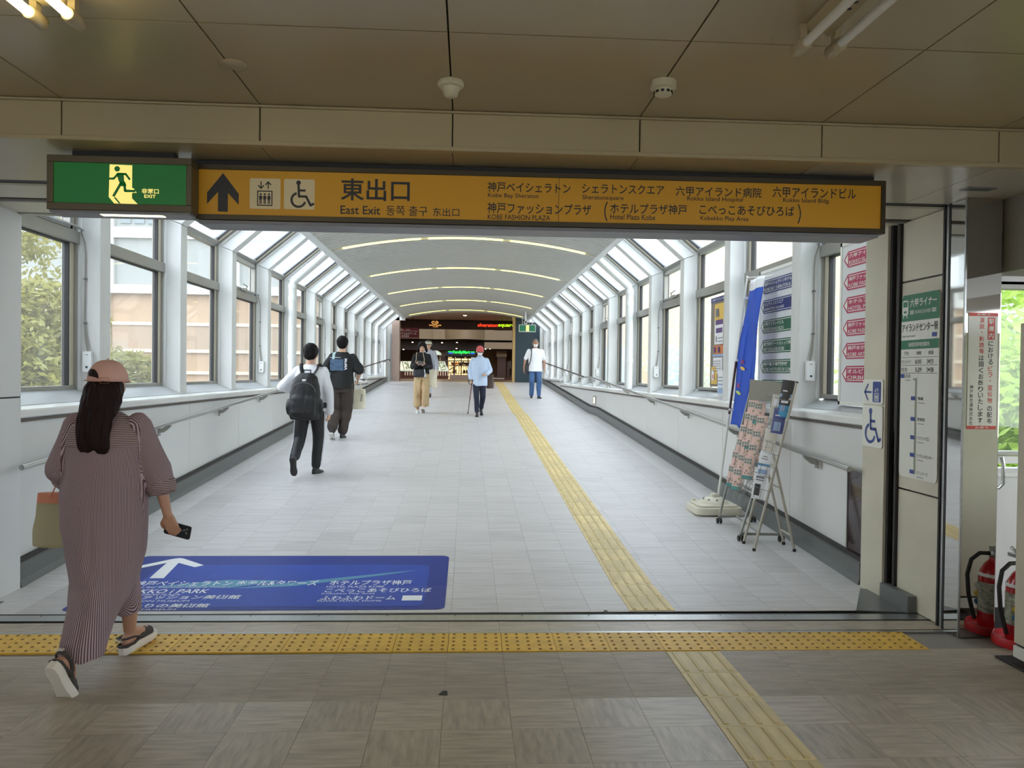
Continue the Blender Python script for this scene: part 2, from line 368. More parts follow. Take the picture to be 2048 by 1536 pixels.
while y < YEND:
    y1 = min(y + .3, YEND)
    for c in range(20):
        x = -3.07 + W * (c + .5); bord = c in (0, 19); k = 2 if bord else (1 if (c * 7 + row * 3) % 5 == 0 else 0)
        if row < 15:
            link('tile', (TX2, TY2, TB2)[k], f2, (x, (y + y1) / 2, (flo(y) + flo(y1)) / 2), (atan2(flo(y1) - flo(y), y1 - y), 0, 0))
        else:
            g = .0007; rest.cur = k
            rest.add([(x - W / 2 + g, y + g, flo(y)), (x + W / 2 - g, y + g, flo(y)), (x + W / 2 - g, y1 - g, flo(y1)), (x - W / 2 + g, y1 - g, flo(y1))], [(0, 1, 2, 3)])
    y = y1; row += 1
tag(rest.build('tiles', [m_tile_x, m_tile_y, m_tile_lt], f2), kind='stuff')
# door tracks across the threshold
tr = struct('trim_1', (0, 4.76, 0)); tr.rotation_euler.z = -.0125
b = MB(); b.box(-3.3, 3.02, -.055, .055, -.01, .003); b.build('channel', m_steel, tr)
b = MB(); b.box(-3.3, 3.02, .058, .072, -.01, .0045); b.box(-3.3, 3.02, -.068, -.058, -.01, .0045); b.build('edge', m_rubber, tr)
b = MB(); b.box(-3.3, 3.0, -.288, -.262, -.01, .004); b.build('strip', m_steel, tr)
b = MB()
for x in np.arange(-3, 3, .42): b.lathe([(.006, 0), (.006, .0045)], (x, .035, 0), 8)
b.build('screws', m_plinth, tr)
# ------------------------------------------------------------------ corridor walls below the windows
S = 1.86
def fin_y(side, k): return (6.84 if side < 0 else 6.70) + S * (k - 1)
NF = 13
for side, wx, nm in ((-1, XL, 'left'), (1, XR, 'right')):
    w = struct('wall_' + nm)
    b = MB(); b.box(*sorted((wx + side * .03, wx + side * .2)), 5.3, YEND, -.1, 1.17); b.box(*sorted((wx + side * .03, wx + side * .2)), 23.5, YEND, 1.1, 1.3); b.build('backing', m_grout, w)
    b = MB(); b.box(*sorted((wx, wx + side * .03)), .003, S - .003, -1.22, 0); pm = b.mesh('panel', m_panel)
    for k in range(0, NF + 1):
        y = fin_y(side, k) + .1
        if y + S > YEND - .2: continue
        top = 1.15 if y + S < 24 else 1.28
        o = link('panel', pm, w, (0, y, top)); 
    b = MB(); b.box(*sorted((wx, wx + side * .03)), 5.3, fin_y(side, 0) + .095, -.05, 1.15); b.build('panel', m_panel, w)
    ye = fin_y(side, NF) + .1
    b = MB(); b.box(*sorted((wx, wx + side * .03)), ye + .003 - S * 0, YEND, .6, 1.28); b.build('panel', m_panel, w)
    # plinth that follows the ramps
    bb = struct('baseboard_' + nm); b = MB(); i = wx - side * .04; o_ = wx + side * .01
    pr = [(i - side * .012, .0), (i - side * .006, .02), (i + side * .002, .05), (i, .155), (i + side * .012, .17), (i + side * .016, .188), (o_, .19), (o_, 0)]
    yy = [5.47, 17.0, 18.1, 29.6]
    n = len(pr); vs = [(p[0], y, flo(y) + p[1]) for y in yy for p in pr]
    fs = [(a * n + j, a * n + (j + 1) % n, (a + 1) * n + (j + 1) % n, (a + 1) * n + j) for a in range(len(yy) - 1) for j in range(n)] + [tuple(range(n)), tuple(range(3 * n, 4 * n))]
    b.add(vs, fs); b.build('plinth', m_plinth, bb)
    b = MB(); vs = []
    for y in yy: vs += [(i - side * .001, y, flo(y) + .172), (o_, y, flo(y) + .172), (o_, y, flo(y) + .197), (i + side * .01, y, flo(y) + .197)]
    b.add(vs, [(a * 4 + j, a * 4 + (j + 1) % 4, (a + 1) * 4 + (j + 1) % 4, (a + 1) * 4 + j) for a in range(3) for j in range(4)]); b.build('seal', m_rubber, bb)
    # sill with a rounded lip, in sections
    tr = struct('trim_%d' % (2 if side < 0 else 3)); lipx = wx - side * .035
    pw = wx + side * .26
    b = MB(); poly = [(pw, 1.335), (wx + side * .05, 1.245), (wx, 1.235), (lipx, 1.228), (lipx - side * .004, 1.215), (lipx, 1.175), (lipx + side * .01, 1.165), (wx + side * .02, 1.15), (pw, 1.15)]
    b.prism(poly if side < 0 else poly[::-1], .002, 2 * S - .002, 'y'); sm = b.mesh('sill_section', m_lip, smooth=False)
    b = MB(); b.box(*sorted((lipx + side * .003, wx + side * .02)), .002, 2 * S - .002, 1.143, 1.164); de = b.mesh('drip_edge', m_lipedge)
    b = MB(); b.add([(wx + side * .245, .0, 1.337), (wx + side * .055, .0, 1.252), (wx + side * .055, 2 * S, 1.252), (wx + side * .245, 2 * S, 1.337), (wx + side * .245, .0, 1.33), (wx + side * .055, .0, 1.245), (wx + side * .055, 2 * S, 1.245), (wx + side * .245, 2 * S, 1.33)],
                    [(0, 1, 2, 3), (4, 7, 6, 5), (0, 4, 5, 1), (1, 5, 6, 2), (2, 6, 7, 3), (3, 7, 4, 0)]); tp = b.mesh('sill_top', m_sill)
    for k in range(7):
        y = 5.46 + 2 * S * k
        for me in (sm, de, tp):
            o = link(me.name.split('.')[0], me, tr, (0, y, .0 if k < 5 else .125))
            if k == 0: o.location.y = y
# ------------------------------------------------------------------ ribs, windows
XB = .57                                # run of the raked part
for side in (-1, 1):
    xf, xw, xb = (-3.17, -3.36, -2.567) if side < 0 else (2.95, 3.14, 2.33)
    g = 'white steel ribs along the left windows' if side < 0 else 'white steel ribs along the right windows'
    col = struct('column', group=g)
    post = [(xw, 1.2), (xf, 1.2), (xf, 3.118), (xw, 3.19)]
    raft = [(xw, 3.195), (xf, 3.123), (xb + side * .0, 3.655), (xb + side * .0, 3.89)]
    b = MB(); b.prism(post if side < 0 else post[::-1], 0, .19, 'y'); b.build('post', m_whited, col, bevel=.006)
    b = MB(); b.prism(raft if side < 0 else raft[::-1], 0, .19, 'y'); b.build('rafter', m_white, col, bevel=.006)
    for yy in (-.03, .19):
        b = MB(); b.box(*sorted((xw, xw - side * .035)), yy, yy + .03, 1.33, 3.19)
        q = [(xw - side * .035, 3.18), (xw, 3.20), (xb, 3.86), (xb, 3.815)]; b.prism(q if side > 0 else q[::-1], yy, yy + .03, 'y'); b.build('edge_strip', m_white, col)
    for k in range(0, NF + 1):
        c = col if k == 0 else copy_tree(col)
        c.location.y = fin_y(side, k)
    # one bay of glazing
    def win(opens):
        w = tag(empty('window_1'), kind='structure'); y0, y1 = .22, S - .03; xo = xw + side * .05
        X = lambda a, c: sorted((xw + side * a, xw + side * c))
        f = MB(); f.box(*X(-.01, .07), y0, y1, 1.335, 1.372); f.box(*X(0, .07), y0, y1, 3.155, 3.2); f.build('frame', m_bronze, w, bevel=.003)
        f = MB(); f.box(*X(-.035, .07), y0, y1, 2.58, 2.685); f.build('transom', m_bronze, w, bevel=.004)
        f = MB(); f.box(*X(0, .07), y1 - .10, y1 - .035, 1.372, 2.58); f.box(*X(0, .07), y1 - .10, y1 - .035, 2.685, 3.155); f.build('jamb', m_jambtan, w, bevel=.003)
        f = MB(); f.box(*X(-.015, .07), y1 - .035, y1, 1.34, 3.19); f.box(*X(-.012, .07), y0, y0 + .03, 1.34, 3.19); f.build('mullion', m_bronze, w)
        f = MB(); f.box(*X(.005, .06), y1 - .113, y1 - .10, 1.372, 2.58); f.box(*X(.005, .06), y0 + .03, y0 + .04, 1.372, 2.58); f.box(*X(.005, .06), y0, y1 - .1, 2.572, 2.58)
        f.box(*X(.005, .06), y1 - .113, y1 - .10, 2.685, 3.155); f.build('gasket', m_rubber, w)
        f = MB(); f.box(*X(.035, .041), y0 + .03, y1 - .105, 1.37, 2.58); f.build('pane', m_glassh if side < 0 else m_glassh, w)
        f = MB(); f.box(*X(.035, .041), y0 + .03, y1 - .105, 2.685, 3.16); f.build('pane', m_glassh, w)
        dx, dz = (xb - xw), 3.86 - 3.20; l = sqrt(dx * dx + dz * dz); ux, uz = dx / l, dz / l; nx, nz = -uz * 1, ux * 1
        if side > 0: nx, nz = uz, -ux
        if nz < 0: nx, nz = -nx, -nz
        def rk(mb, t0, t1, d0, d1, ya, yb):
            P = [(xw + ux * t + nx * d, 3.20 + uz * t + nz * d) for t, d in ((t0, d0), (t1, d0), (t1, d1), (t0, d1))]
            mb.prism(P if side > 0 else P[::-1], ya, yb, 'y')
        f = MB(); rk(f, .0, l, .0, .07, y1 - .085, y1 - .03); f.build('raked_jamb', m_jambtan, w)
        f = MB(); rk(f, .0, l, -.01, .07, y1 - .03, y1); rk(f, .0, l, -.01, .07, y0, y0 + .03); rk(f, -.01, .05, -.01, .07, y0, y1); rk(f, l - .05, l, 0, .07, y0, y1); f.build('raked_frame', m_bronze, w)
        f = MB(); rk(f, .05, l - .05, .01, .06, y1 - .1, y1 - .085); f.build('gasket', m_rubber, w)
        f = MB(); rk(f, .0, l, .035, .041, y0 + .03, y1 - .09); f.build('pane', m_glassr, w)
        if opens:
            f = MB(); a0, a1, c0, c1 = y0 + .03, y1 - .113, 2.69, 3.15
            for q in ((a0, a1, c0, c0 + .045), (a0, a1, c1 - .045, c1), (a0, a0 + .045, c0, c1), (a1 - .045, a1, c0, c1)): f.box(*X(-.03, .03), *q)
            sa = f.build('sash', m_bronze, w, bevel=.003)
            f = MB(); ym = (y0 + y1) / 2; f.box(*X(-.07, -.035), ym - .12, ym + .12, 2.69, 2.73); f.tube([(xw - side * .05, ym + .1, 2.72), (xw - side * .09, ym + .03, 2.76), (xw - side * .03, ym - .03, 2.80)], .01, 6)
            f.tube([(xw - side * .05, ym + .12, 2.71), (xw - side * .06, y1 - .1, 2.715), (xw - side * .06, y1, 2.70)], .009, 6); f.build('opener', m_steel, w)
        return w
    wins = [win(False), win(True)]
    n0 = 1 if side < 0 else 20; used = [0, 0]; n = n0
    for k in range(0, NF):
        t = 1 if k % 3 == 0 else 0
        c = wins[t] if not used[t] else copy_tree(wins[t]); used[t] = 1
        c.name = 'window_%d' % n; n += 1; c.location.y = fin_y(side, k)
    # opener boxes with their cables
    bx = None
    for k in (1, 4, 7, 10, 13):
        if bx is None:
            bx = thing('opener_box', 'x', 'control box'); xc = xw - side * .10
            b = MB(); b.rbox(xc - .036, xc + .036, -.045, 0, 1.49, 1.665, .006); b.build('box', m_white, bx)
            b = MB(); b.tube([(xc, -.045, 1.53), (xc, -.053, 1.53)], .009, 10); b.tube([(xc - .012, -.046, 1.64), (xc, -.05, 1.632), (xc + .012, -.046, 1.64)], .002, 5); b.build('knob', m_rubber, bx)
            b = MB(); xs = xw - side * .05
            b.tube([(xc + side * .005, -.02, 1.665), (xc + side * .02, -.02, 1.75), (xc + side * .035, -.012, 1.9), (xc + side * .03, -.012, 2.3), (xc + side * .028, -.012, 2.5), (xc + side * .035, -.012, 2.6), (xc + side * .06, -.02, 2.68), (xs + side * .0, -.05, 2.705), (xs, -.12, 2.71)], .0055, 6)
            b.tube([(xc - side * .008, -.02, 1.665), (xc + side * .01, -.02, 1.75), (xc + side * .03, -.012, 1.9)], .004, 6)
            b.build('cable', mat('cable_grey', rgb(150, 146, 138), .5), bx, smooth=True)
            b = MB(); b.box(xc + side * .03 - .012, xc + side * .03 + .012, -.02, 0, 1.9, 1.915); b.box(xc + side * .03 - .012, xc + side * .03 + .012, -.02, 0, 2.28, 2.295); b.build('clip', m_plinth, bx)
            o = bx
        else: o = copy_tree(bx)
        o.location.y = fin_y(side, k) - .001
        od = {1: 'nearest', 4: 'second nearest', 7: 'third nearest', 10: 'fourth nearest', 13: 'farthest'}[k]
        tag(o, '%s white window-opener box with grey cable on the %s ribs' % (od, 'left' if side < 0 else 'right'), 'control box', 'window opener boxes on the %s ribs' % ('left' if side < 0 else 'right'))
    # rain pipes
    pp = None
    for k in (5, 12):
        if pp is None:
            pp = thing('rain_pipe', 'x', 'pipe'); xp = xf + side * .03; b = MB()
            b.tube([(xp, -.09, 1.26), (xp, -.09, 3.08), (xp - side * .03, -.09, 3.16), (xb + side * .05, -.09, 3.66)], .058, 16); b.build('pipe', m_white, pp, smooth=True)
            for z in (3.02, 2.80, 1.75):
                b = MB(); b.lathe([(.058, 0), (.065, 0), (.065, .07), (.058, .07)], (xp, -.09, z), 16); b.build('collar', m_white, pp, smooth=True)
            o = pp
        else: o = copy_tree(pp)
        o.location.y = fin_y(side, k)
        tag(o, 'white rain pipe following the %s ribs, %s' % ('left' if side < 0 else 'right', 'the nearer one' if k == 5 else 'the one by the far end'), 'pipe', 'rain pipes down the ribs')
    # handrail
    hx = wx_ = (XL + .15) if side < 0 else (XR - .15)
    hr = thing('handrail', 'long steel handrail with %s end along the %s corridor wall' % (('dark painted reflection and curled', 'left') if side < 0 else ('sloping dark', 'right')), 'handrail', (hx, 5.1, 0))
    ys = [5.28 if side < 0 else 5.43, 17.0, 18.1, 29.1]; pts = [(0, y - 5.1, flo(y) + .855) for y in ys]
    b = MB(); b.tube(pts[:3], .019, 12); b.build('rail', m_steel, hr, smooth=True)
    b = MB(); b.tube(pts[2:] + [(0, 24.25, flo(29.1) + .855), (0, 24.33, flo(29.1) + .80)], .019, 12); b.build('rail', mat('rail_dark_reflection', rgb(62, 52, 50), .4), hr, smooth=True)  # far rail is the same steel, its dark reflection put into the colour
    y = 6.0 if side < 0 else 6.2
    b = MB(); b.prism([(.0, -.02), (side * .025, -.05), (side * .07, -.085), (side * .12, -.09), (side * .12, -.05), (side * .08, -.045), (side * .045, -.02), (side * .02, 0)], -.022, .022, 'y'); b.box(*sorted((side * .112, side * .12)), -.03, .03, -.12, -.02); brm = b.mesh('bracket', m_bronze)
    while y < 29:
        link('bracket', brm, hr, (0, y - 5.1, flo(y) + .85)); y += S
# ------------------------------------------------------------------ slatted vault
CX, HA, ZC, ZE = -.07, 2.355, 3.916, 3.64
RAD = (HA * HA + (ZC - ZE) ** 2) / (2 * (ZC - ZE))
def vz(x): return ZC - RAD + sqrt(RAD * RAD - (x - CX) ** 2)
ce = struct('ceiling')
def arch(mb, x0, x1, y0, y1, dz0, dz1, n=14):
    xs = [x0 + (x1 - x0) * i / n for i in range(n + 1)]
    vs = []
    for x in xs: z = vz(x); vs += [(x, y0, z + dz0), (x, y1, z + dz0), (x, y1, z + dz1), (x, y0, z + dz1)]
    fs = [(4 * i + j, 4 * i + (j + 1) % 4, 4 * i + 4 + (j + 1) % 4, 4 * i + 4 + j) for i in range(n) for j in range(4)] + [(3, 2, 1, 0), (4 * n, 4 * n + 1, 4 * n + 2, 4 * n + 3)]
    mb.add(vs, fs)
b = MB(); arch(b, CX - HA - .02, CX + HA + .02, 5.0, YEND, .16, .2); b.build('void', m_void, ce)
b = MB(); arch(b, CX - HA + .004, CX + HA - .004, 0, .078, 0, .05); sl = b.mesh('slat', m_slat)
LY = [13.75 + 3.9 * k for k in range(-2, 5)]
y = 5.5
while y < YEND - .1:
    if not any(abs(y + .04 - l) < .075 for l in LY): link('slat', sl, ce, (0, y, 0))
    y += .122
for xa, xb2 in ((CX - HA - .15, CX - HA), (CX + HA, CX + HA + .12)):
    b = MB(); b.box(xa, xb2, 5.3, YEND, ZE - .01, ZE + .25); b.build('edge_beam', m_white, ce, bevel=.006)
m_tube = mat('lamp_strip_lit', rgb(255, 246, 176), .5, emit=2.2, ecol=(1.0, .84, .20))
first = None
for i, ly in enumerate(LY):
    if first is None:
        first = thing('ceiling_light', 'x', 'light')
        for xa, xc in ((-2.22, -.86), (-.72, .60), (.74, 2.08)):
            b = MB(); arch(b, xa, xc, -.045, .045, -.005, .03, 8); b.build('lamp', m_tube, first)
        b = MB(); arch(b, CX - HA + .004, CX + HA - .004, -.062, .062, .031, .05); b.build('trough', m_slat, first); o = first
    else: o = copy_tree(first)
    o.location.y = ly
    nm = ['arched lamp strip above the big yellow sign', 'arched lamp strip over the near ramp, behind the sign', 'nearest visible curved lamp strip in the slatted vault', 'second visible curved lamp strip in the slatted vault', 'third visible curved lamp strip in the slatted vault', 'fourth visible curved lamp strip in the slatted vault', 'farthest curved lamp strip in the slatted vault'][i]
    tag(o, nm, 'light', 'curved lamp strips in the vault')
# ------------------------------------------------------------------ the hall this side of the threshold
ZH = 2.77; ZS = 2.58; YF = 3.70
c1 = struct('ceiling')
b = MB(); b.box(-9, 6, -9, 4.0, ZH + .03, ZH + .2); b.build('void', m_void, c1)
def cpanel(x0, x1, y0, y1):
    b = MB(); b.box(x0 + .003, x1 - .003, y0 + .003, y1 - .003, ZH, ZH + .03); b.build('panel', m_cream, c1, bevel=.002)
for k in range(-4, 6):
    x0 = -.085 + .905 * k; cpanel(x0, x0 + .905, 2.85, YF); cpanel(x0, x0 + .905, 1.05, 2.85)
b = MB(); b.box(-9, 6, -9, 1.05, ZH, ZH + .03); b.box(-9, -.085 - .905 * 4, 1.05, YF, ZH, ZH + .03); b.box(-.085 + .905 * 6, 6, 1.05, YF, ZH, ZH + .03); b.build('panel', m_cream, c1)
# bulkhead over the opening: fascia panels, trims, soffit panels
tf = struct('trim_4')
for k in range(-4, 6):
    x0 = -.085 + .905 * k
    b = MB(); b.box(x0 + .003, x0 + .902, YF, YF + .02, 2.598, 2.757); b.build('panel', m_cream, tf, bevel=.002)
b = MB(); b.box(-4, 5.5, YF - .012, YF + .02, 2.757, 2.768); b.box(-4, 5.5, YF - .012, YF + .03, ZS - .002, 2.598); b.build('edge', m_cream, tf, bevel=.003)
b = MB(); b.box(-4, 5.5, YF + .021, 5.45, ZS + .025, ZH); b.build('core', m_void, tf)
for k in range(-4, 6):
    x0 = -.085 + .905 * k
    for xa, xb_, mm in (((x0, x0 + .905, None),)):
        b = MB(); b.box(xa + .002, xb_ - .002, YF + .03, 4.52, ZS, ZS + .025); b.build('soffit_panel', m_creamw if (xb_ < -2.0 or xa > 1.6) else m_cream, tf)
# recessed door head: two slots and pale bands behind the soffit edge
th = struct('trim_5')
b = MB(); b.box(-3.6, 3.2, 4.52, 4.60, ZS + .0, ZS + .02); b.box(-3.6, 3.2, 4.93, 5.0, ZS - .0, ZS + .02); b.build('slot', m_rubber, th)
b = MB(); b.box(-3.6, 3.2, 4.60, 4.93, ZS - .012, ZS + .02); b.box(-3.6, 3.2, 5.03, 5.40, ZS - .012, ZS + .02); b.build('head_panel', m_panelc, th)
b = MB(); b.box(-3.6, 3.2, 5.40, 5.47, ZS - .02, ZS + .1); b.box(-3.6, 3.2, 5.0, 5.03, ZS - .02, ZS + .02); b.build('head_frame', m_bronze, th, bevel=.003)
b = MB(); b.box(-3.7, 3.3, 5.41, 5.46, ZS + .05, 4.1); b.build('head_wall', m_white, th)
# hall outer walls, out of view beside and behind, with openings that let the day in
wb = struct('wall_back'); b = MB()
b.box(-9, 6, -9.1, -9, 0, .9); b.box(-9, 6, -9.1, -9, 2.4, 2.8); b.box(-9, -8.6, -9.1, -9, .9, 2.4); b.box(5.6, 6, -9.1, -9, .9, 2.4)
for x in (-5, -1.5, 2): b.box(x - .9, x + .9, -9.1, -9, .9, 2.4)
b.build('wall', m_panel, wb)
wl = struct('wall_left_hall'); b = MB(); b.box(-9.1, -9, -9, 5.4, 0, 2.8); b.box(-9, -3.3, 4.5, 4.6, 0, 2.8); b.build('wall', m_panel, wl)
# ---- left jamb of the opening: flat white panel with a horizontal joint
jl = struct('wall_jamb_left')
b = MB(); b.box(-3.3, -3.05, 4.62, 5.45, 1.322, ZS - .01); b.build('panel', m_white, jl, bevel=.003)
b = MB(); b.box(-3.3, -3.05, 4.62, 5.45, 0, 1.312); b.build('panel', m_white, jl, bevel=.003)
b = MB(); b.box(-3.3, -3.055, 4.62, 5.45, 1.31, 1.323); b.build('joint', m_rubber, jl)
b = MB(); b.box(-3.05, -2.98, 4.86, 5.14, 0, .006); b.build('floor_plate', m_plinth, jl)
# ---- right jamb
jr = struct('wall_jamb_right')
b = MB(); b.box(2.88, 3.2, 5.15, 5.44, 0, 2.60); b.build('panel', m_panelc, jr, bevel=.003)
b = MB(); b.box(2.93, 3.2, 5.04, 5.15, .0, 2.6); b.build('channel', m_bronze, jr)
b = MB(); b.box(2.90, 2.93, 5.125, 5.15, .0, 2.59); b.box(2.90, 2.93, 5.035, 5.06, .0, 2.59); b.build('channel_edge', m_rubber, jr)
for z0, z1 in ((.005, .775), (.785, 2.16), (2.17, ZS - .015)):
    b = MB(); b.box(2.92, 3.2, 4.57, 5.035, z0, z1); b.build('panel', m_panelc, jr, bevel=.004)
b = MB(); b.box(2.93, 3.2, 4.57, 5.035, .77, .79); b.box(2.93, 3.2, 4.57, 5.035, 2.155, 2.175); b.build('joint', m_rubber, jr)
b = MB(); b.box(2.905, 2.93, 4.555, 4.572, 0, ZS); b.box(2.90, 2.93, 4.49, 4.51, 0, ZS); b.build('frame_edge', m_rubber, jr)
b = MB(); b.box(2.912, 3.1, 4.51, 4.555, 0, ZS); b.build('post', m_steel, jr)
b = MB(); b.box(2.86, 3.0, 4.80, 5.14, 0, .11); b.build('kick_plate', m_plinth, jr, bevel=.004)
b = MB(); b.add([(2.55, 4.86, .004), (2.93, 4.80, .004), (2.93, 5.32, .006), (2.84, 5.36, .006), (2.55, 4.86, -.01), (2.93, 4.8, -.01), (2.93, 5.32, -.01), (2.84, 5.36, -.01)], [(0, 1, 2, 3), (0, 4, 5, 1), (1, 5, 6, 2), (2, 6, 7, 3), (3, 7, 4, 0)])
b.build('floor_plate', m_plinth, jr)
# polished steel column
cm = struct('column'); b = MB(); b.box(2.90, 3.12, 4.34, 4.49, 0, ZS); b.build('cladding', m_mirror, cm, bevel=.006)
b = MB(); b.box(2.895, 2.905, 4.338, 4.35, 0, ZS); b.build('corner', m_steel, cm)
# wall and window beyond the column, right of the hall
wr = struct('wall_right_hall'); b = MB()
b.box(3.12, 6, 4.50, 4.58, 0, .98); b.box(3.12, 6, 4.50, 4.58, 2.10, ZS + .2); b.box(4.6, 6, 4.5, 4.58, .98, 2.1); b.build('wall', m_whited, wr)
b = MB(); b.box(3.135, 3.9, 1.0, 4.5, 2.15, ZS + .2); b.build('bulkhead', mat('bulkhead_olive_grey', rgb(126, 120, 106), .5), wr)
b = MB(); b.box(5.9, 6, -9, 4.5, 0, 1.0); b.box(5.9, 6, -9, 4.5, 2.3, 2.8); b.box(5.9, 6, -9, -2, 1.0, 2.3); b.box(5.9, 6, 1.4, 1.7, 1, 2.3); b.build('wall_side', m_panel, wr)
b = MB(); b.box(3.12, 5, 4.485, 4.5, 0, .13); b.build('plinth', m_rubber, wr)
wn = tag(empty('window_40'), kind='structure'); b = MB()
b.box(3.12, 4.6, 4.47, 4.56, 1.06, 1.085); b.box(3.12, 4.6, 4.5, 4.56, 2.07, 2.12); b.build('frame', m_bronze, wn, bevel=.003)
b = MB(); b.box(3.14, 4.6, 4.53, 4.536, 1.08, 2.08); b.build('pane', m_glassh, wn)
b = MB(); b.box(3.2, 4.5, 4.49, 4.51, 1.01, 1.055); b.box(3.2, 4.5, 4.49, 4.51, .93, .95); b.build('sill_rail', m_lip, wn)
b = MB(); b.tube([(3.235, 4.47, 1.05), (3.235, 4.455, 1.0), (3.235, 4.455, .89), (3.22, 4.47, .865), (3.19, 4.49, .865)], .011, 8); b.build('guard_bar', m_steel, wn, smooth=True)
# ---- small things on the ceiling
sd = thing('smoke_detector', 'cream round smoke detector with stepped cone above the yellow sign', 'smoke detector', (-.086, 3.335, ZH), group='ceiling detectors')
m_det = mat('detector_plastic', rgb(206, 198, 166), .45)
b = MB(); b.lathe([(.056, 0), (.058, -.012), (.052, -.022), (.040, -.026), (.036, -.038), (.034, -.044), (.028, -.060), (.018, -.066)], n=24); b.build('body', m_det, sd, smooth=True)
b = MB(); b.box(-.008, .008, -.06, -.045, -.02, 0); b.build('clip', m_det, sd)
sd2 = thing('smoke_detector', 'cream round smoke detector with dark vents, nearer the ceiling tube lamp', 'smoke detector', (.818, 3.25, ZH), group='ceiling detectors')
b = MB(); b.lathe([(.055, 0), (.055, -.028), (.046, -.034), (.040, -.036), (.036, -.056), (.016, -.066)], n=24); b.build('body', m_det, sd2, smooth=True)
b = MB()
for k in range(10):
    a = 2 * pi * k / 10; m = Matrix.Rotation(a, 4, 'Z'); b.box(.037, .040, -.007, .007, -.052, -.042, m)
b.build('vent', m_rubber, sd2)
rg = thing('ceiling_disc', 'flat round white cap on a ceiling joint left of the smoke detectors', 'ceiling cap', (-.97, 3.22, ZH)); b = MB(); b.lathe([(.052, 0), (.052, -.004), (.044, -.008)], n=28); b.build('cap', m_cream, rg, smooth=True)
vt = thing('ceiling_vent', 'small dark slotted vent in the white soffit by the steel column', 'vent', (2.82, 4.13, ZS)); b = MB(); b.box(-.085, .085, -.035, .035, -.006, 0); b.build('frame', m_bronze, vt)
b = MB()
for k in range(5): b.box(-.075, .075, -.028 + k * .012, -.021 + k * .012, -.008, -.004)
b.build('slat', m_plinth, vt)
# ---- twin tube lamps
m_lit = mat('tube_lit', rgb(255, 244, 190), .4, emit=9, ecol=rgb(255, 236, 170)); m_unlit = mat('tube_unlit', rgb(226, 222, 208), .3)
def twin(name, label, x, yend, lit):
    t = thing('tube_lamp', label, 'ceiling light', (x, yend, ZH), group='twin tube ceiling lamps')
    b = MB(); b.prism([(-.055, 0), (.055, 0), (.04, -.035), (-.04, -.035)][::-1], -1.27, -.01, 'y'); b.build('housing', m_cream, t, bevel=.003)
    for sx in (-.062, .062):
        b = MB(); b.tube([(sx, -1.24, -.075), (sx, -.03, -.075)], .016, 14); b.build('tube', m_lit if lit else m_unlit, t, smooth=True)
        b = MB(); b.tube([(sx, -.055, -.075), (sx, -.05, -.075), (sx, .03, -.075), (sx, .042, -.075)], [.021, .024, .024, .016], 14); b.tube([(sx, -1.29, -.075), (sx, -1.22, -.075)], .024, 12); b.build('end_cap', m_cream, t, smooth=True)
        b = MB(); b.box(sx - .012, sx + .012, -.03, .0, -.06, -.0); b.build('bracket', m_cream, t)
    b = MB()
    for k in range(16): b.box(.0, .012, -.9 + k * .045, -.888 + k * .045, -.037, -.034)
    b.build('slot', m_rubber, t)
twin('', 'twin tube lamp glowing warm yellow over the upper left corner', -1.40, 2.70, True)
twin('', 'twin tube lamp with unlit white tubes right of the smoke detectors', 1.235, 2.70, False)
# ------------------------------------------------------------------ tactile paving
def dome_tile(name, cols):
    b = MB(); b.rbox(-.149, .149, -.0, .0001, 0, .001, .0002) if False else None
    g = .0015; b.box(-.15 + g, .15 - g, -.15 + g, .15 - g, -.008, .003)
    b.cur = 1
    for i in range(5):
        for j in range(5):
            x, y = -.12 + .06 * i, -.12 + .06 * j; n = 8
            vs = [(x + r * cos(2 * pi * k / n), y + r * sin(2 * pi * k / n), z) for r, z in ((.010, .003), (.006, .0075)) for k in range(n)]
            b.add(vs, [(k, (k + 1) % n, n + (k + 1) % n, n + k) for k in range(n)] + [tuple(range(n, 2 * n))])
    return b.mesh(name, cols)
def bar_tile(name, cols, ylen=.3):
    b = MB(); g = .0015; b.box(-.15 + g, .15 - g, -ylen / 2 + g, ylen / 2 - g, -.008, .003); b.cur = 1
    for i in range(4):
        x = -.1125 + .075 * i; h = ylen / 2 - .014
        b.add([(x - .013, -h, .003), (x + .013, -h, .003), (x + .013, h, .003), (x - .013, h, .003), (x - .008, -h + .006, .008), (x + .008, -h + .006, .008), (x + .008, h - .006, .008), (x - .008, h - .006, .008)],
              [(4, 5, 6, 7), (0, 1, 5, 4), (1, 2, 6, 5), (2, 3, 7, 6), (3, 0, 4, 7)])
    return b.mesh(name, cols)
wl_ = thing('warning_paving', 'yellow dotted tactile paving band across the hall floor before the door track', 'tactile paving', (0, 4.33, 0)); wl_.rotation_euler.z = -.011
dt = dome_tile('tile', [m_yellow, m_dot])
for k in range(19): link('tile', dt, wl_, (2.46 - .3 * k, 0, 0))
gp = thing('guide_paving', 'worn yellow ribbed guide path in the hall leading up to the dotted band', 'tactile paving', (1.257, 4.165, 0)); bt = bar_tile('tile', [m_yellowold, m_yellowrib])
for k in range(6): link('tile', bt, gp, (0, -.165 - .3 * k, 0))
gp = thing('guide_paving', 'long yellow ribbed guide path running up the corridor ramp', 'tactile paving', (1.21, 4.88, 0)); bt = bar_tile('tile', [m_yellowold, m_yellowrib])
y = 4.88; xx = 1.21
while y < 29.5:
    link('tile', bt, gp, (0, y + .15 - 4.88, (flo(y) + flo(y + .3)) / 2 + .001), (atan2(flo(y + .3) - flo(y), .3), 0, 0)); y += .3
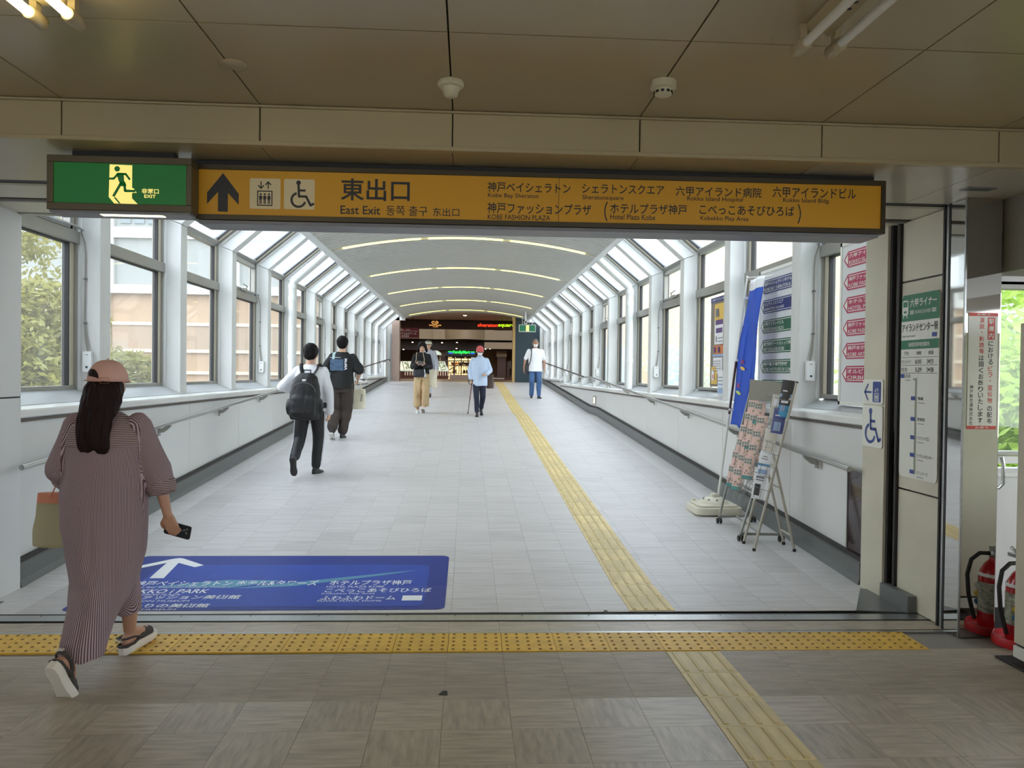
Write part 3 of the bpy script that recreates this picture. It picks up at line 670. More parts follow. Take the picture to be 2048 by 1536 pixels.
# ------------------------------------------------------------------ blue floor guide sticker
m_blue = mat('sticker_blue', rgb(24, 50, 140), .45, spec=.3, var=((9, 9, 9), .08, 3)); m_blue2 = mat('sticker_blue_light', rgb(34, 70, 172), .45, spec=.3, var=((7, 7, 7), .08, 3)); m_teal = mat('sticker_teal', rgb(66, 142, 178), .35); m_wht = mat('print_white', rgb(240, 242, 244), .4)
m_blk = mat('print_black', rgb(26, 24, 26), .45)
st = thing('floor_sticker', 'large blue floor sticker with white arrow and exit directions', 'floor sticker', (0, 0, 0))
dr = lambda y: flo(y)
def slab2(g, name, m, off, parent, thick=0): return g.lay(name, m, parent, (0, 0, 0), (1, 0, 0), (0, 1, 0), off, drape=dr)
def strips(x0, x1, y0, y1, r):                       # rounded rectangle cut where the floor bends
    out = []; P = rrect(x0, x1, y0, y1, r, 5)
    lo = [p for p in P if p[1] <= 5.47]; hi = [p for p in P if p[1] > 5.47]
    lo = sorted(lo, key=lambda p: atan2(p[1] - 5.47, p[0] - (x0 + x1) / 2)); hi = sorted(hi, key=lambda p: atan2(p[1] - 5.47, p[0] - (x0 + x1) / 2))
    return [lo + [(x1, 5.47), (x0, 5.47)], [(x0, 5.47), (x1, 5.47)] + hi]
g = G2()
for p in strips(-2.53, -.13, 4.93, 6.22, .06): g.poly(p)
slab2(g, 'base', m_blue, .002, st)
g = G2()
for p in strips(-2.30, -.27, 5.0, 5.98, .08): g.poly(p)
slab2(g, 'panel', m_blue2, .0028, st)
g = G2(); g.poly([(-1.62, 5.42), (-1.1, 5.60), (-.5, 5.80), (-.35, 5.84), (-.6, 5.72), (-1.2, 5.48)]); g.poly([(-2.2, 5.47), (-1.7, 5.62), (-1.3, 5.60), (-1.62, 5.45)]); slab2(g, 'swoosh', m_teal, .0032, st)
g = G2(); q = atZ(350, 1129, .03)
g.poly([(-2.245, 6.16), (-2.29, 6.13), (-2.49, 5.93), (-2.43, 5.90), (-2.29, 6.03), (-2.27, 5.66), (-2.17, 5.66), (-2.20, 6.03), (-2.04, 5.92), (-1.99, 5.97), (-2.21, 6.15)])
def ft(body, px0, px1, pyb, pyt, bold=.012):
    a = atZ(px0, pyb, .02); c = atZ(px1, pyb, .02); t = atZ(px0, pyt, .02); g.text(body, a.x, a.y, t.y - a.y, c.x - a.x, bold)
ft('神戸ベイシェラトン ホテル&タワーズ', 262, 632, 1168, 1159); ft('Kobe Bay Sheraton Hotel & Towers', 256, 458, 1172, 1168.5, 0)
ft('ROKKO i PARK', 238, 412, 1182, 1174); ft('KOBE FASHION PLAZA', 225, 358, 1186.5, 1183, 0); ft('神戸ファッション美術館', 200, 475, 1194, 1186); ft('KOBE FASHION MUSEUM', 190, 375, 1199, 1196, 0)
ft('神戸ゆかりの美術館', 170, 412, 1211, 1203); ft('KOBE ARTISTS MUSEUM', 160, 348, 1216, 1213, 0)
ft('ホテルプラザ神戸', 657, 822, 1166, 1158); ft('HOTEL PLAZA KOBE', 652, 768, 1170.5, 1167, 0); ft('こべっこあそびひろば', 648, 862, 1180, 1172); ft('Kobekko Play Area', 642, 749, 1184.5, 1181, 0)
ft('ふわふわドーム', 638, 790, 1195, 1187); ft('FUWA FUWA DOME', 634, 762, 1198.5, 1195.5, 0)
a = atZ(803, 1196, .02); c = atZ(845, 1186, .02); g.rect(a.x, c.x, a.y, c.y)
slab2(g, 'lettering', m_wht, .0036, st)
# ------------------------------------------------------------------ overhead signs
m_sframe = mat('sign_frame_bronze', rgb(64, 54, 34), .38, metal=.3); m_syel = mat('sign_yellow', rgb(214, 156, 20), .45); m_sgrey = mat('sign_underside', rgb(128, 128, 132), .4)
m_picto = mat('picto_cream', rgb(226, 208, 164), .45); m_black = mat('black_paint', rgb(22, 20, 18), .5)
sg = thing('direction_sign', 'long yellow overhead sign pointing ahead to the East Exit', 'sign', (0, 3.92, 0)); sg.rotation_euler.z = -.010
X0, X1, Z0, Z1 = -1.385, 2.165, 2.272, 2.548
b = MB()
for q in ((X0, X1, Z1 - .026, Z1), (X0, X1, Z0, Z0 + .026), (X0, X0 + .022, Z0 + .026, Z1 - .026), (X1 - .022, X1, Z0 + .026, Z1 - .026)): b.box(q[0], q[1], 0, .18, q[2], q[3])
b.build('frame', m_sframe, sg, bevel=.002)
b = MB(); b.box(X0 + .022, X1 - .022, .01, .17, Z0 + .026, Z1 - .026); b.build('face', m_syel, sg)
b = MB(); b.box(X0 + .03, X1 - .03, .012, .20, Z0 - .018, Z0 - .0005); b.build('underside', m_sgrey, sg, bevel=.003)
b = MB(); b.box(X0 - .02, X1 - .04, .05, .18, Z1, ZS - .002); b.build('hanger', m_black, sg)
b = MB(); b.box(.455, .457, .008, .012, Z0 + .026, Z1 - .026); b.build('seam', m_sframe, sg)
# artwork measured along the face: pixel -> face metres
def fx(px, py=400):
    p = at(px, py, 3.92); return p.x
def fz(px, py): return at(px, py, 3.92 - .010 * fx(px)).z
def st_(g, body, px0, px1, pyb, pyt, bold=.012):
    g.text(body, fx(px0), fz((px0 + px1) / 2, pyb), fz((px0 + px1) / 2, pyt) - fz((px0 + px1) / 2, pyb), fx(px1) - fx(px0), bold)
g = G2()
st_(g, '東出口', 680, 819, 401, 357, .016); st_(g, 'East Exit', 680, 760, 428, 411, .012); st_(g, '동쪽 출구', 772, 855, 431, 411, .003); st_(g, '东出口', 866, 919, 432, 415, .003)
st_(g, '神戸ベイシェラトン', 975, 1141, 385, 364, .01); st_(g, 'Kobe Bay Sheraton', 976, 1077, 397, 386, .006)
st_(g, '神戸ファッションプラザ', 975, 1183, 428, 406, .01); st_(g, 'KOBE FASHION PLAZA', 976, 1101, 439, 429, .006)
st_(g, 'シェラトンスクエア', 1164, 1328, 387, 368, .01); st_(g, 'Sheratonsquare', 1165, 1247, 401, 390, .006)
st_(g, '六甲アイランド病院', 1351, 1522, 393, 373, .01); st_(g, 'Rokko Island Hospital', 1374, 1485, 404, 393, .006)
st_(g, '六甲アイランドビル', 1544, 1710, 396, 374, .01); st_(g, 'Rokko Island Bldg.', 1565, 1658, 407, 396, .006)
st_(g, 'ホテルプラザ神戸', 1221, 1374, 428, 407, .01); st_(g, 'Hotel Plaza Kobe', 1221, 1311, 439, 428, .006)
st_(g, 'こべっこあそびひろば', 1399, 1588, 430, 410, .01); st_(g, 'Kobekko Play Area', 1401, 1497, 443, 432, .006)
xc, zc, r = fx(1243), fz(1212, 422), .105; g.arc(xc + .02, zc, r, .006, 152, 208, 8); xc, zc = fx(1568), fz(1600, 427); g.arc(xc - .02, zc, r, .006, -28, 28, 8)
a = lambda px, py: (fx(px), fz(px, py))
g.poly([a(443, 345), a(411, 384), a(411, 407), a(433, 383), a(433, 422), a(453, 423), a(453, 385), a(475, 409), a(475, 387)])
g.lay('lettering', m_blk, sg, (0, .01, 0), (1, 0, 0), (0, 0, 1), .0012)
g = G2(); g.poly([(x, z) for x, z in rrect(fx(497), fx(559), fz(528, 417), fz(528, 356), .008)]); g.poly([(x, z) for x, z in rrect(fx(566), fx(628), fz(597, 418), fz(597, 357.5), .008)]); g.lay('pictogram_plate', m_picto, sg, (0, .01, 0), (1, 0, 0), (0, 0, 1), .0012)
g = G2(); lift(g, fx(512), fz(528, 411), fx(543) - fx(512)); wheelchair(g, fx(572), fz(597, 414), .137); g.lay('pictogram', m_blk, sg, (0, .01, 0), (1, 0, 0), (0, 0, 1), .002)
# green exit light box
m_green = mat('exit_green_lit', rgb(10, 84, 36), .4, emit=.16, ecol=rgb(16, 130, 44)); m_exit = mat('exit_white_lit', rgb(240, 222, 130), .4, emit=.55, ecol=rgb(255, 232, 130)); m_eframe = mat('exit_frame_olive', rgb(92, 82, 58), .42, metal=.2)
ex = thing('exit_sign', 'lit green emergency exit box with running figure beside the yellow sign', 'sign', (0, 3.84, 0)); X0, X1, Z0, Z1 = -2.035, -1.352, 2.285, 2.548
b = MB()
for q in ((X0, X1, Z1 - .034, Z1), (X0, X1, Z0, Z0 + .034), (X0, X0 + .03, Z0 + .034, Z1 - .034), (X1 - .026, X1, Z0 + .034, Z1 - .034)): b.box(q[0], q[1], 0, .13, q[2], q[3])
b.build('frame', m_eframe, ex, bevel=.003)
b = MB(); b.box(X0 + .03, X1 - .026, .008, .12, Z0 + .034, Z1 - .034); b.build('face', m_green, ex)
b = MB(); b.box(X0 + .01, X1 - .01, .01, .14, Z0 - .012, Z0 - .0005); b.build('underside', m_sgrey, ex)
b = MB(); b.box(-1.80, -1.50, .035, .075, Z0 - .0135, Z0 - .0118); b.build('lamp_slot', mat('exit_lamp', rgb(255, 250, 220), .4, emit=3, ecol=rgb(255, 246, 205)), ex)
b = MB(); b.box(X0 + .1, X1 - .1, .04, .1, Z1, ZS); b.build('hanger', m_black, ex)
e = lambda px, py: (at(px, py, 3.85).x, at(px, py, 3.85).z)
g = G2(); g.poly([e(220, 329), e(265, 331), e(264.5, 397), e(276, 408.5), e(229, 407), e(218, 394)]); g.poly([e(262, 376), e(268, 377), e(274, 386), e(262, 386)])
p0 = e(284, 387.5); p1 = e(318, 378); g.text('非常口', p0[0], p0[1], p1[1] - p0[1], p1[0] - p0[0], .02); p0 = e(289, 396); p1 = e(312, 390); g.text('EXIT', p0[0], p0[1], p1[1] - p0[1], p1[0] - p0[0], .02)
g.lay('pictogram', m_exit, ex, (0, .008, 0), (1, 0, 0), (0, 0, 1), .001)
g = G2(); h = e(235, 338); g.disc(h[0], h[1], .0135)
g.stroke([e(219, 357.5), e(228, 357.5), e(237, 348), e(252, 348.5), (e(260, 359))], .0105); g.poly([e(233, 347), e(248, 346), e(249, 362), e(254, 372), e(243, 373), e(238, 362)]); g.stroke([e(243, 366), e(228, 392)], .013); g.stroke([e(249, 366), e(251, 382), e(270, 382.5)], .0125); g.poly([e(228, 395), e(232, 395), e(242, 407), e(238, 407)])
g.lay('figure', m_green, ex, (0, .008, 0), (1, 0, 0), (0, 0, 1), .0016)
# ------------------------------------------------------------------ signs on the right jamb and column
m_signw = mat('sign_white', rgb(226, 226, 216), .35); m_navy = mat('print_navy', rgb(36, 62, 140), .4); m_sgreen = mat('sign_green', rgb(30, 112, 78), .4); m_red = mat('print_red', rgb(206, 62, 56), .4)
def jamb_plate(name, label, X, ya, yb, z0, z1, r=.02):        # plate facing -X; local u runs towards the far side (image left -> right is far -> near)
    t = thing(name, label, 'sign', (X, yb, z0)); b = MB(); pr = rrect(-(yb - ya), 0, 0, z1 - z0, r)
    b.prism([(p[0], p[1]) for p in pr], -.004, 0, 'x'); b.build('plate', m_signw, t); return t
# u axis = -Y (to the right in the photo), v = Z
t = jamb_plate('lift_sign', 'small white sign with blue arrow and lift pictogram on the right jamb', 2.876, 5.165, 5.435, 1.335, 1.51)
def onj(t, g, name, m, off=.006): return g.lay(name, m, t, (0, 0, 0), (0, -1, 0), (0, 0, 1), off)
g = G2(); g.stroke([(.03, .085), (.12, .085)], .014); g.stroke([(.075, .14), (.03, .085), (.075, .03)], .014); g.poly(rrect(.14, .245, .015, .16, .008)); onj(t, g, 'arrow', m_navy)
g = G2(); lift(g, .163, .022, .058); onj(t, g, 'pictogram', m_signw, .0065)
t = jamb_plate('wheelchair_sign', 'white sign with large blue wheelchair symbol on the right jamb', 2.876, 5.165, 5.435, 1.03, 1.325)
g = G2(); wheelchair(g, .01, .03, .25); onj(t, g, 'pictogram', m_navy)
t = jamb_plate('station_sign', 'tall white station board with green head and line map on the right jamb', 2.916, 4.60, 5.02, .868, 2.075, .03); WU = .42; HV = 1.207
g = G2(); g.poly([(0.002, 1.03)] + [(.418, 1.03)] + [(.418, 1.18), (.405, 1.205), (.02, 1.205), (.002, 1.18)]); g.rect(.002, .418, .845, .905); onj(t, g, 'green_field', m_sgreen, .0055)
g = G2(); g.text('六甲ライナー', .10, 1.12, .055, .29, .02); g.text('ROKKOLINER', .16, 1.075, .022, .17, .0)
for x in (.10, .34):
    for k in range(4): g.rect(x, x + .045, 1.074 + .007 * k, 1.078 + .007 * k)
g.poly(rrect(.012, .08, 1.07, 1.17, .015)); g.rect(.02, .03, 1.052, 1.07); g.rect(.06, .07, 1.052, 1.07); g.text('始発終発時刻案内', .09, .860, .03, .23, .008); onj(t, g, 'white_print', m_signw, .0062)
g = G2(); g.poly(rrect(.02, .072, 1.125, 1.16, .006)); g.rect(.03, .062, 1.085, 1.1); onj(t, g, 'window', m_sgreen, .0068)
g = G2(); g.text('アイランドセンター駅', .01, .958, .055, .395, .012); g.text('Island center station', .015, .925, .014, .15, 0)
for i, (h, a_) in enumerate((('行先', .04), ('始発', .18), ('終発', .31))): g.text(h, a_, .805, .026, .055, .005)
for r_, row in enumerate((('マリンパーク', '6:05', '24:25'), ('住吉', '5:29', '24:08'))):
    for i, s_ in enumerate(row): g.text(s_, (.01, .17, .295)[i], .748 - .052 * r_, .028, (.11 if i == 0 and r_ == 0 else .07), .004)
for z in (.79, .738, .686): g.rect(.01, .41, z, z + .0025)
names = [('住吉', .645), ('魚崎', .50), ('南魚崎', .365), ('アイランド北口', .245), ('アイランドセンター', .13), ('マリンパーク', .02)]
for i, (s_, z) in enumerate(names): g.text(s_, .06 if i == 0 else .205, z + .012, .024, (.06, .06, .08, .13, .17, .12)[i], .006); g.rect((.06 if i == 0 else .21), (.12 if i == 0 else .28), z - .006, z - .003)
onj(t, g, 'lettering', m_blk, .006)
g = G2(); g.poly([(.15, .655), (.19, .655), (.19, .03), (.172, .03), (.172, .64), (.15, .64)]); onj(t, g, 'line_map', mat('print_olive', rgb(150, 156, 136), .5), .0058)
g = G2()
for i, (s_, z) in enumerate(names): g.rect(.005 if i == 0 else .13, .05 if i == 0 else .18, z + .01, z + .036)
g.rect(.345, .395, .918, .945); onj(t, g, 'station_code', m_navy, .0064)
t = thing('notice_sign', 'narrow vertical white notice with red and black writing on the steel column', 'notice', (2.92, 4.339, 1.228)); b = MB(); b.box(0, .178, -.003, 0, 0, .682); b.build('plate', m_signw, t)
m_nred = mat('notice_red', rgb(205, 76, 66), .45)
g = G2(); g.rect(0, .178, .662, .682); g.rect(0, .178, 0, .02); g.rect(.116, .16, .525, .655)
col1 = ['に', 'お', 'け', 'る']; z = .655
def vtext(g, s_, x, ztop, pitch, size, bold=.014):
    for ch in s_:
        ztop -= pitch
        if ch in '・、。': g.text(ch, x + size * .35, ztop + pitch * .4, size * .25, size * .25, .02)
        else: g.text(ch, x, ztop, size, size * .95, bold)
    return ztop
zz = vtext(g, '演説・勧誘等', .066, .66, .0365, .031); g.lay('red_print', m_nred, t, (0, -.003, 0), (1, 0, 0), (0, 0, 1), .0006)
g = G2(); vtext(g, 'は固くお断りいたします。', .066, zz - .002, .0365, .031); z2 = vtext(g, 'における', .122, .523, .036, .031); z3 = z2 - .036 * 6.6; vtext(g, 'の配布、', .122, z3, .036, .031); vtext(g, '神戸新交通株式会社', .014, .262, .0262, .022, .01); g.lay('black_print', m_blk, t, (0, -.003, 0), (1, 0, 0), (0, 0, 1), .0006)
g = G2(); vtext(g, 'ビラ・宣伝物', .122, z2, .0375, .031); g.lay('red_print', m_nred, t, (0, -.003, 0), (1, 0, 0), (0, 0, 1), .0006)
g = G2(); vtext(g, '駅構内', .122, .657, .042, .033); g.text('お断り', .05, .666, .012, .08, .01); g.text('お断り', .05, .004, .012, .08, .01); g.lay('white_print', m_signw, t, (0, -.003, 0), (1, 0, 0), (0, 0, 1), .0012)
# ------------------------------------------------------------------ arrow boards inside the right windows
m_board = mat('board_white', rgb(214, 215, 216), .4); m_mag = mat('arrow_magenta', rgb(172, 44, 84), .45); m_navyd = mat('arrow_navy', rgb(36, 48, 110), .45); m_grnd = mat('arrow_green', rgb(34, 92, 66), .45)
def board(label, X, ya, yb, z0, z1, rows, ztop, pitch, h):
    t = thing('arrow_board', label, 'sign', (X, yb, z0), group='arrow boards in the right windows'); b = MB(); b.box(-.03, 0, -(yb - ya), 0, 0, z1 - z0); b.build('panel', m_board, t, bevel=.004)
    b = MB(); Wd = yb - ya
    for q in ((-Wd, 0, 0, .03), (-Wd, 0, z1 - z0 - .03, z1 - z0), (-Wd, -Wd + .03, 0, z1 - z0), (-.03, 0, 0, z1 - z0)): b.box(-.036, -.03, *q)
    b.build('rim', m_signw, t)
    for i, (jp, en, m, wj, we) in enumerate(rows):
        v = ztop - z0 - pitch * i; L = Wd - .13
        def ar(u0, u1, v0, v1, k): return [(u0, (v0 + v1) / 2), (u0 + k, v0), (u1, v0), (u1, v1), (u0 + k, v1)]
        p = empty('arrow'); p.parent = t
        g = G2(); g.poly(ar(.055, L + .02, v - h, v, .07)); g.lay('field', m, p, (-.031, 0, 0), (0, -1, 0), (0, 0, 1), .0015)
        g = G2(); e = .012; g.poly(ar(.055 + .018, L + .02 - e, v - h + e, v - e, .065)); g.lay('border', m_signw, p, (-.031, 0, 0), (0, -1, 0), (0, 0, 1), .002)
        g = G2(); e = .018; g.poly(ar(.125, L + .02 - e, v - h + e, v - e, .001)); g.lay('field', m, p, (-.031, 0, 0), (0, -1, 0), (0, 0, 1), .0026)
        g = G2(); g.text(jp, .145, v - h * .46, h * .27, wj, .012); g.text(en, .145, v - h * .82, h * .22, we, .004); g.lay('lettering', m_signw, p, (-.031, 0, 0), (0, -1, 0), (0, 0, 1), .0032)
R2 = [('六甲アイランド病院', 'ROKKO ISLAND HOSPITAL'), ('神戸ファッションプラザ', 'KOBE FASHION PLAZA'), ('ホテルプラザ神戸', 'HOTEL PLAZA KOBE'), ('神戸ファッション美術館', 'KOBE FASHION MUSEUM'), ('神戸ゆかりの美術館', 'KOBE ARTISTS MUSEUM'), ('オルビスホール', 'ORBIS HALL')]
board('tall white board of magenta arrows next to the right jamb', 3.08, 5.47, 6.16, 1.30, 2.62, [(a, c, m_mag, .60, .62) for a, c in R2], 2.535, .184, .130)
R1 = [('神戸ベイシェラトンホテル&タワーズ', 'KOBE BAY SHERATON & TOWERS', m_navyd, .92, .90), ('シェラトンスクエア', 'SHERATON SQUARE', m_navyd, .48, .50), ('六甲アイランドビル', 'ROKKO ISLAND BLDG', m_grnd, .50, .50), ('専門学校アートカレッジ神戸', 'ART COLLEGE KOBE', m_grnd, .72, .52), ('神戸電子専門学校', 'KOBE INSTITUTE OF COMPUTING', m_grnd, .6, .9), ('アジアワンセンター', 'ASIA ONE CENTER', m_grnd, .5, .48), ('神戸国際大学', 'KOBE INTERNATIONAL UNIVERSITY', m_grnd, .9, .9)]
board('tall white board of navy and green arrows behind the leaflet stands', 3.10, 6.95, 7.97, 1.05, 2.62, R1, 2.515, .205, .140)
# noticeboard with posters
nb = thing('noticeboard', 'grey noticeboard hung inside the third right window bay', 'noticeboard', (3.08, 9.62, 1.36)); b = MB(); b.box(0, .02, -.95, 0, .03, 1.08); b.build('panel', mat('felt_grey', rgb(132, 124, 116), .9), nb)
b = MB(); b.box(-.002, .02, -.95, 0, 1.08, 1.14); b.build('header', m_navyd, nb)
g = G2(); g.text('六甲アイランドからのお知らせ', .05, 1.092, .035, .8, .006); g.lay('lettering', m_wht, nb, (-.002, 0, 0), (0, -1, 0), (0, 0, 1), .001)
def poster(label, u, v, w, h, base, marks, lift_=.0):
    t = thing('poster', label, 'poster', (3.076 - lift_, 9.62 - u, 1.36 + v), group='posters on the noticeboard'); b = MB(); n = 6
    for k in range(n):
        u0, u1 = w * k / n, w * (k + 1) / n; c0, c1 = .012 * sin(pi * k / n), .012 * sin(pi * (k + 1) / n)
        b.add([(-c0 * 0, -u0, 0), (-c1 * 0, -u1, 0), (-c1, -u1, h), (-c0, -u0, h), (.002, -u0, 0), (.002, -u1, 0), (.002 - c1, -u1, h), (.002 - c0, -u0, h)], [(0, 1, 2, 3)[::-1], (4, 5, 6, 7), (0, 4, 5, 1)[::-1], (3, 2, 6, 7)[::-1]])
    b.build('sheet', base, t)
    for ki, (m_, rects) in enumerate(marks):
        g = G2()
        for q in rects: g.rect(*q)
        g.lay('print', m_, t, (-.013, 0, 0), (0, -1, 0), (0, 0, 1), .0006 + .0007 * ki)
m_py = mat('poster_yellow', rgb(226, 188, 96), .6); m_pw = mat('poster_white', rgb(228, 228, 230), .6); m_pp = mat('poster_purple', rgb(96, 70, 120), .6); m_po = mat('poster_orange', rgb(206, 128, 84), .6); m_pb = mat('poster_blue', rgb(150, 172, 206), .6); m_pg = mat('print_grey', rgb(120, 120, 128), .6)
poster('yellow and white poster with purple bands at the top of the noticeboard', .16, .55, .42, .50, m_py, [(m_pw, [(.05, .37, 0, .30)]), (m_pp, [(.08, .36, .24, .30), (.10, .34, .14, .20)]), (m_pg, [(.08, .2, .34, .44), (.1, .14, .03, .10), (.18, .36, .03, .04), (.18, .36, .07, .08)])])
poster('orange and blue striped poster in the middle of the noticeboard', .14, .40, .42, .14, m_po, [(m_pb, [(0, .42, 0, .03)]), (m_pp, [(.05, .1, .05, .12), (.2, .26, .05, .12)])])
poster('plain white text sheet below the striped poster', .12, .19, .36, .20, m_pw, [(m_pg, [(.03, .33, .03 + .03 * k, .037 + .03 * k) for k in range(5)])])
poster('small tan poster low on the noticeboard', .06, -.12 + .18, .22, .36 * .6, m_py, [(m_pw, [(.05, .15, .05, .17)]), (m_red, [(.08, .12, .07, .12)])])
poster('pale blue curling sheet hanging off the noticeboard bottom', .34, -.10, .30, .33, m_pw, [(m_pb, [(.05, .26, .05, .12), (.05, .26, .15, .17)]), (m_pg, [(.05, .25, .2, .21), (.05, .25, .24, .25)])], .01)
# ------------------------------------------------------------------ wall fittings
hp = thing('hydrant_panel', 'dark glossy cabinet door set low in the right wall', 'cabinet', (2.925, 5.72, .2)); b = MB(); b.box(-.004, .02, -.26, 0, .0, .62); b.build('door', mat('dark_gloss', rgb(52, 36, 40), .08, spec=.8), hp)
b = MB()
for q in ((-.27, .01, -.012, .0), (-.27, .01, .62, .632), (-.27, -.26, 0, .62), (0, .01, 0, .62)): b.box(-.01, .02, *q)
b.build('frame', m_bronze, hp)
z = flo(17.6)
sk = thing('wall_light', 'small framed square light low on the right corridor wall', 'wall light', (2.925, 17.7, .93)); b = MB(); b.box(-.008, .02, -.33, -.0, -.10, .10); b.build('frame', m_bronze, sk); b = MB(); b.box(-.012, -.007, -.28, -.05, -.07, .07); b.build('lens', mat('lens_warm', rgb(244, 240, 214), .3, emit=.5), sk)
# ------------------------------------------------------------------ banner on its weighted base
bn = thing('banner', 'tall narrow blue banner on a white pole by the right wall', 'banner', (2.60, 7.80, flo(7.8)))
bp_ = Vector((0, 0, .12)); tp_ = Vector((.31, .10, 2.45)); m_pole = mat('pole_white', rgb(222, 222, 216), .35); m_ban = mat('banner_blue', rgb(44, 84, 190), .7, var=((4, 4, 1.5), .12, 3))
b = MB(); b.tube([bp_, bp_ + (tp_ - bp_) * .38], .014, 10); b.tube([bp_ + (tp_ - bp_) * .60, tp_], .010, 10); b.build('pole', m_pole, bn, smooth=True)
b = MB(); b.tube([bp_ + (tp_ - bp_) * .36, bp_ + (tp_ - bp_) * .62], .0125, 10); b.build('pole_sleeve', mat('sleeve_brown', rgb(62, 34, 36), .4), bn, smooth=True)
b = MB(); b.tube([tp_ + Vector((-.01, 0, -.02)), tp_ + Vector((.26, -.42, -.04))], .007, 8); b.build('cross_arm', m_pole, bn, smooth=True)
b = MB(); nu, nv = 12, 40; vs = []
for i in range(nv + 1):
    f = i / nv; base = bp_ + (tp_ - bp_) * (.335 + .645 * f); wd = .03 + .015 * sin(f * 5)
    for j in range(nu + 1):
        q = j / nu; vs.append(base + Vector((.02 + q * wd * 1.0 + .012 * sin(9 * f + 5 * q), -.02 - q * .34 + .025 * sin(14 * q + 4 * f), .01 * sin(6 * q + f * 3) - .03 * q * (1 - f))))
b.add(vs, [(i * (nu + 1) + j, i * (nu + 1) + j + 1, (i + 1) * (nu + 1) + j + 1, (i + 1) * (nu + 1) + j) for i in range(nv) for j in range(nu)])
b.mi = [1 if k // nu >= nv - 3 else 0 for k in range(nv * nu)]
o = b.build('cloth', [m_ban, m_pw], bn, smooth=True); md = o.modifiers.new('s', 'SOLIDIFY'); md.thickness = .002
b = MB()
for f in (.4, .62, .78, .90): p = bp_ + (tp_ - bp_) * f; b.box(p.x - .012, p.x + .045, p.y - .025, p.y + .002, p.z - .012, p.z + .012)
b.build('strap', m_pw, bn)
def ban_pt(f, q): return bp_ + (tp_ - bp_) * (.335 + .645 * f) + Vector((.02 + q * .1, -.045 - q * .34, 0))
for (f, q, mm, sh) in ((.43, .25, m_red, 'x'), (.385, .30, m_py, 'o'), (.27, .2, m_red, 'x'), (.22, .25, mat('print_lime', rgb(196, 214, 110), .6), 'o'), (.96, .3, m_red, 't')):
    g = G2()
    if sh == 'x': g.stroke([(-.02, -.02), (.02, .02)], .009); g.stroke([(-.02, .02), (.02, -.02)], .009)
    elif sh == 'o': g.poly([(.035 * cos(a) * 1.1, .018 * sin(a) - .012 * cos(a)) for a in np.linspace(0, 2 * pi, 14)[:-1]])
    else: g.text('大', -.03, -.04, .06, .05, .02)
    p = ban_pt(f, q); g.lay('print', mm, bn, (p.x + .0, p.y, p.z), Vector((.3, -.95, 0)).normalized(), (0, 0, 1), .03)
bs = thing('weighted_stand', 'cream plastic weighted base holding the banner pole on the floor', 'base', (2.55, 7.78, flo(7.6) + .0)); m_plas = mat('base_plastic', rgb(222, 216, 196), .4, var=((6, 6, 6), .06, 4))
b = MB(); q = [(x, y) for x, y in rrect(-.24, .24, -.22, .22, .07, 4)]; b.prism(q, .008, .085, 'z'); b.prism([(x * .86, y * .86) for x, y in q], .085, .105, 'z'); b.build('tank', m_plas, bs, bevel=.012, smooth=True)
b = MB(); b.lathe([(.155, .10), (.14, .125), (.09, .155), (.035, .165), (.03, .20)], n=24); b.build('dome', m_plas, bs, smooth=True)
b = MB()
for k in range(8): a_ = 2 * pi * k / 8; b.ell((.105 * cos(a_), .105 * sin(a_), .145), (.014, .014, .008), n=8, k=5)
b.build('hole', m_plinth, bs)
b = MB(); b.lathe([(.022, 0), (.022, .025)], (-.17, .14, .1), 12); b.build('filler_cap', m_plas, bs)
# ------------------------------------------------------------------ leaflet stands
m_tubeg = mat('stand_grey', rgb(138, 138, 132), .42, metal=.3); m_tubet = mat('stand_beige', rgb(178, 172, 158), .42, metal=.2); m_wire = mat('wire_grey', rgb(128, 128, 124), .4, metal=.5)
Z7 = flo(6.95)
rk = thing('leaflet_stand', 'grey wheeled leaflet stand with wire pockets and a blank top board', 'leaflet stand', (0, 0, 0))
A = [Vector((2.43, 6.66, flo(6.66) + .065)), Vector((2.45, 7.30, flo(7.3) + .065)), Vector((2.79, 6.64, flo(6.64) + .065)), Vector((2.80, 7.34, flo(7.34) + .065))]
FT = [Vector((2.83, 6.72, 1.36)), Vector((2.75, 7.32, 1.40))]           # tops of the raked uprights
b = MB()
for a_, t_ in zip(A[:2], FT): b.tube([a_, t_], .0125, 8)
b.build('upright', m_tubeg, rk, smooth=True)
b = MB()
for p, q in ((A[0], A[2]), (A[1], A[3])): b.tube([p, q], .012, 8)
b.tube([A[0] * .5 + A[2] * .5, A[1] * .5 + A[3] * .5], .011, 8); b.build('foot_bar', m_tubeg, rk, smooth=True)
b = MB()
for t_ in (.30, .97): b.tube([A[0].lerp(FT[0], t_), A[1].lerp(FT[1], t_)], .008, 6)
b.build('cross_bar', m_tubeg, rk, smooth=True)
for p in A:
    cs = thing('x', None, None); cs.name = 'caster'; cs.parent = rk
    for k_ in ('label', 'category'):
        if k_ in cs: del cs[k_]
    b = MB(); z0 = flo(p.y); b.tube([(p.x - .022, p.y, z0 + .026), (p.x - .01, p.y, z0 + .026)], .026, 14); b.tube([(p.x + .01, p.y, z0 + .026), (p.x + .022, p.y, z0 + .026)], .026, 14); b.build('wheel', m_rubber, cs)
    b = MB(); b.box(p.x - .008, p.x + .008, p.y - .012, p.y + .012, z0 + .02, p.z); b.build('fork', m_plinth, cs)
up = (FT[0] - A[0]).normalized(); along = (A[1] - A[0]).normalized()
def rp(u, v, d=0): return A[0] + along * u + up * v - Vector((.97, 0, -.12)) * d - Vector((0, 0, 0))      # u along the rack, v up it, d out towards the passage
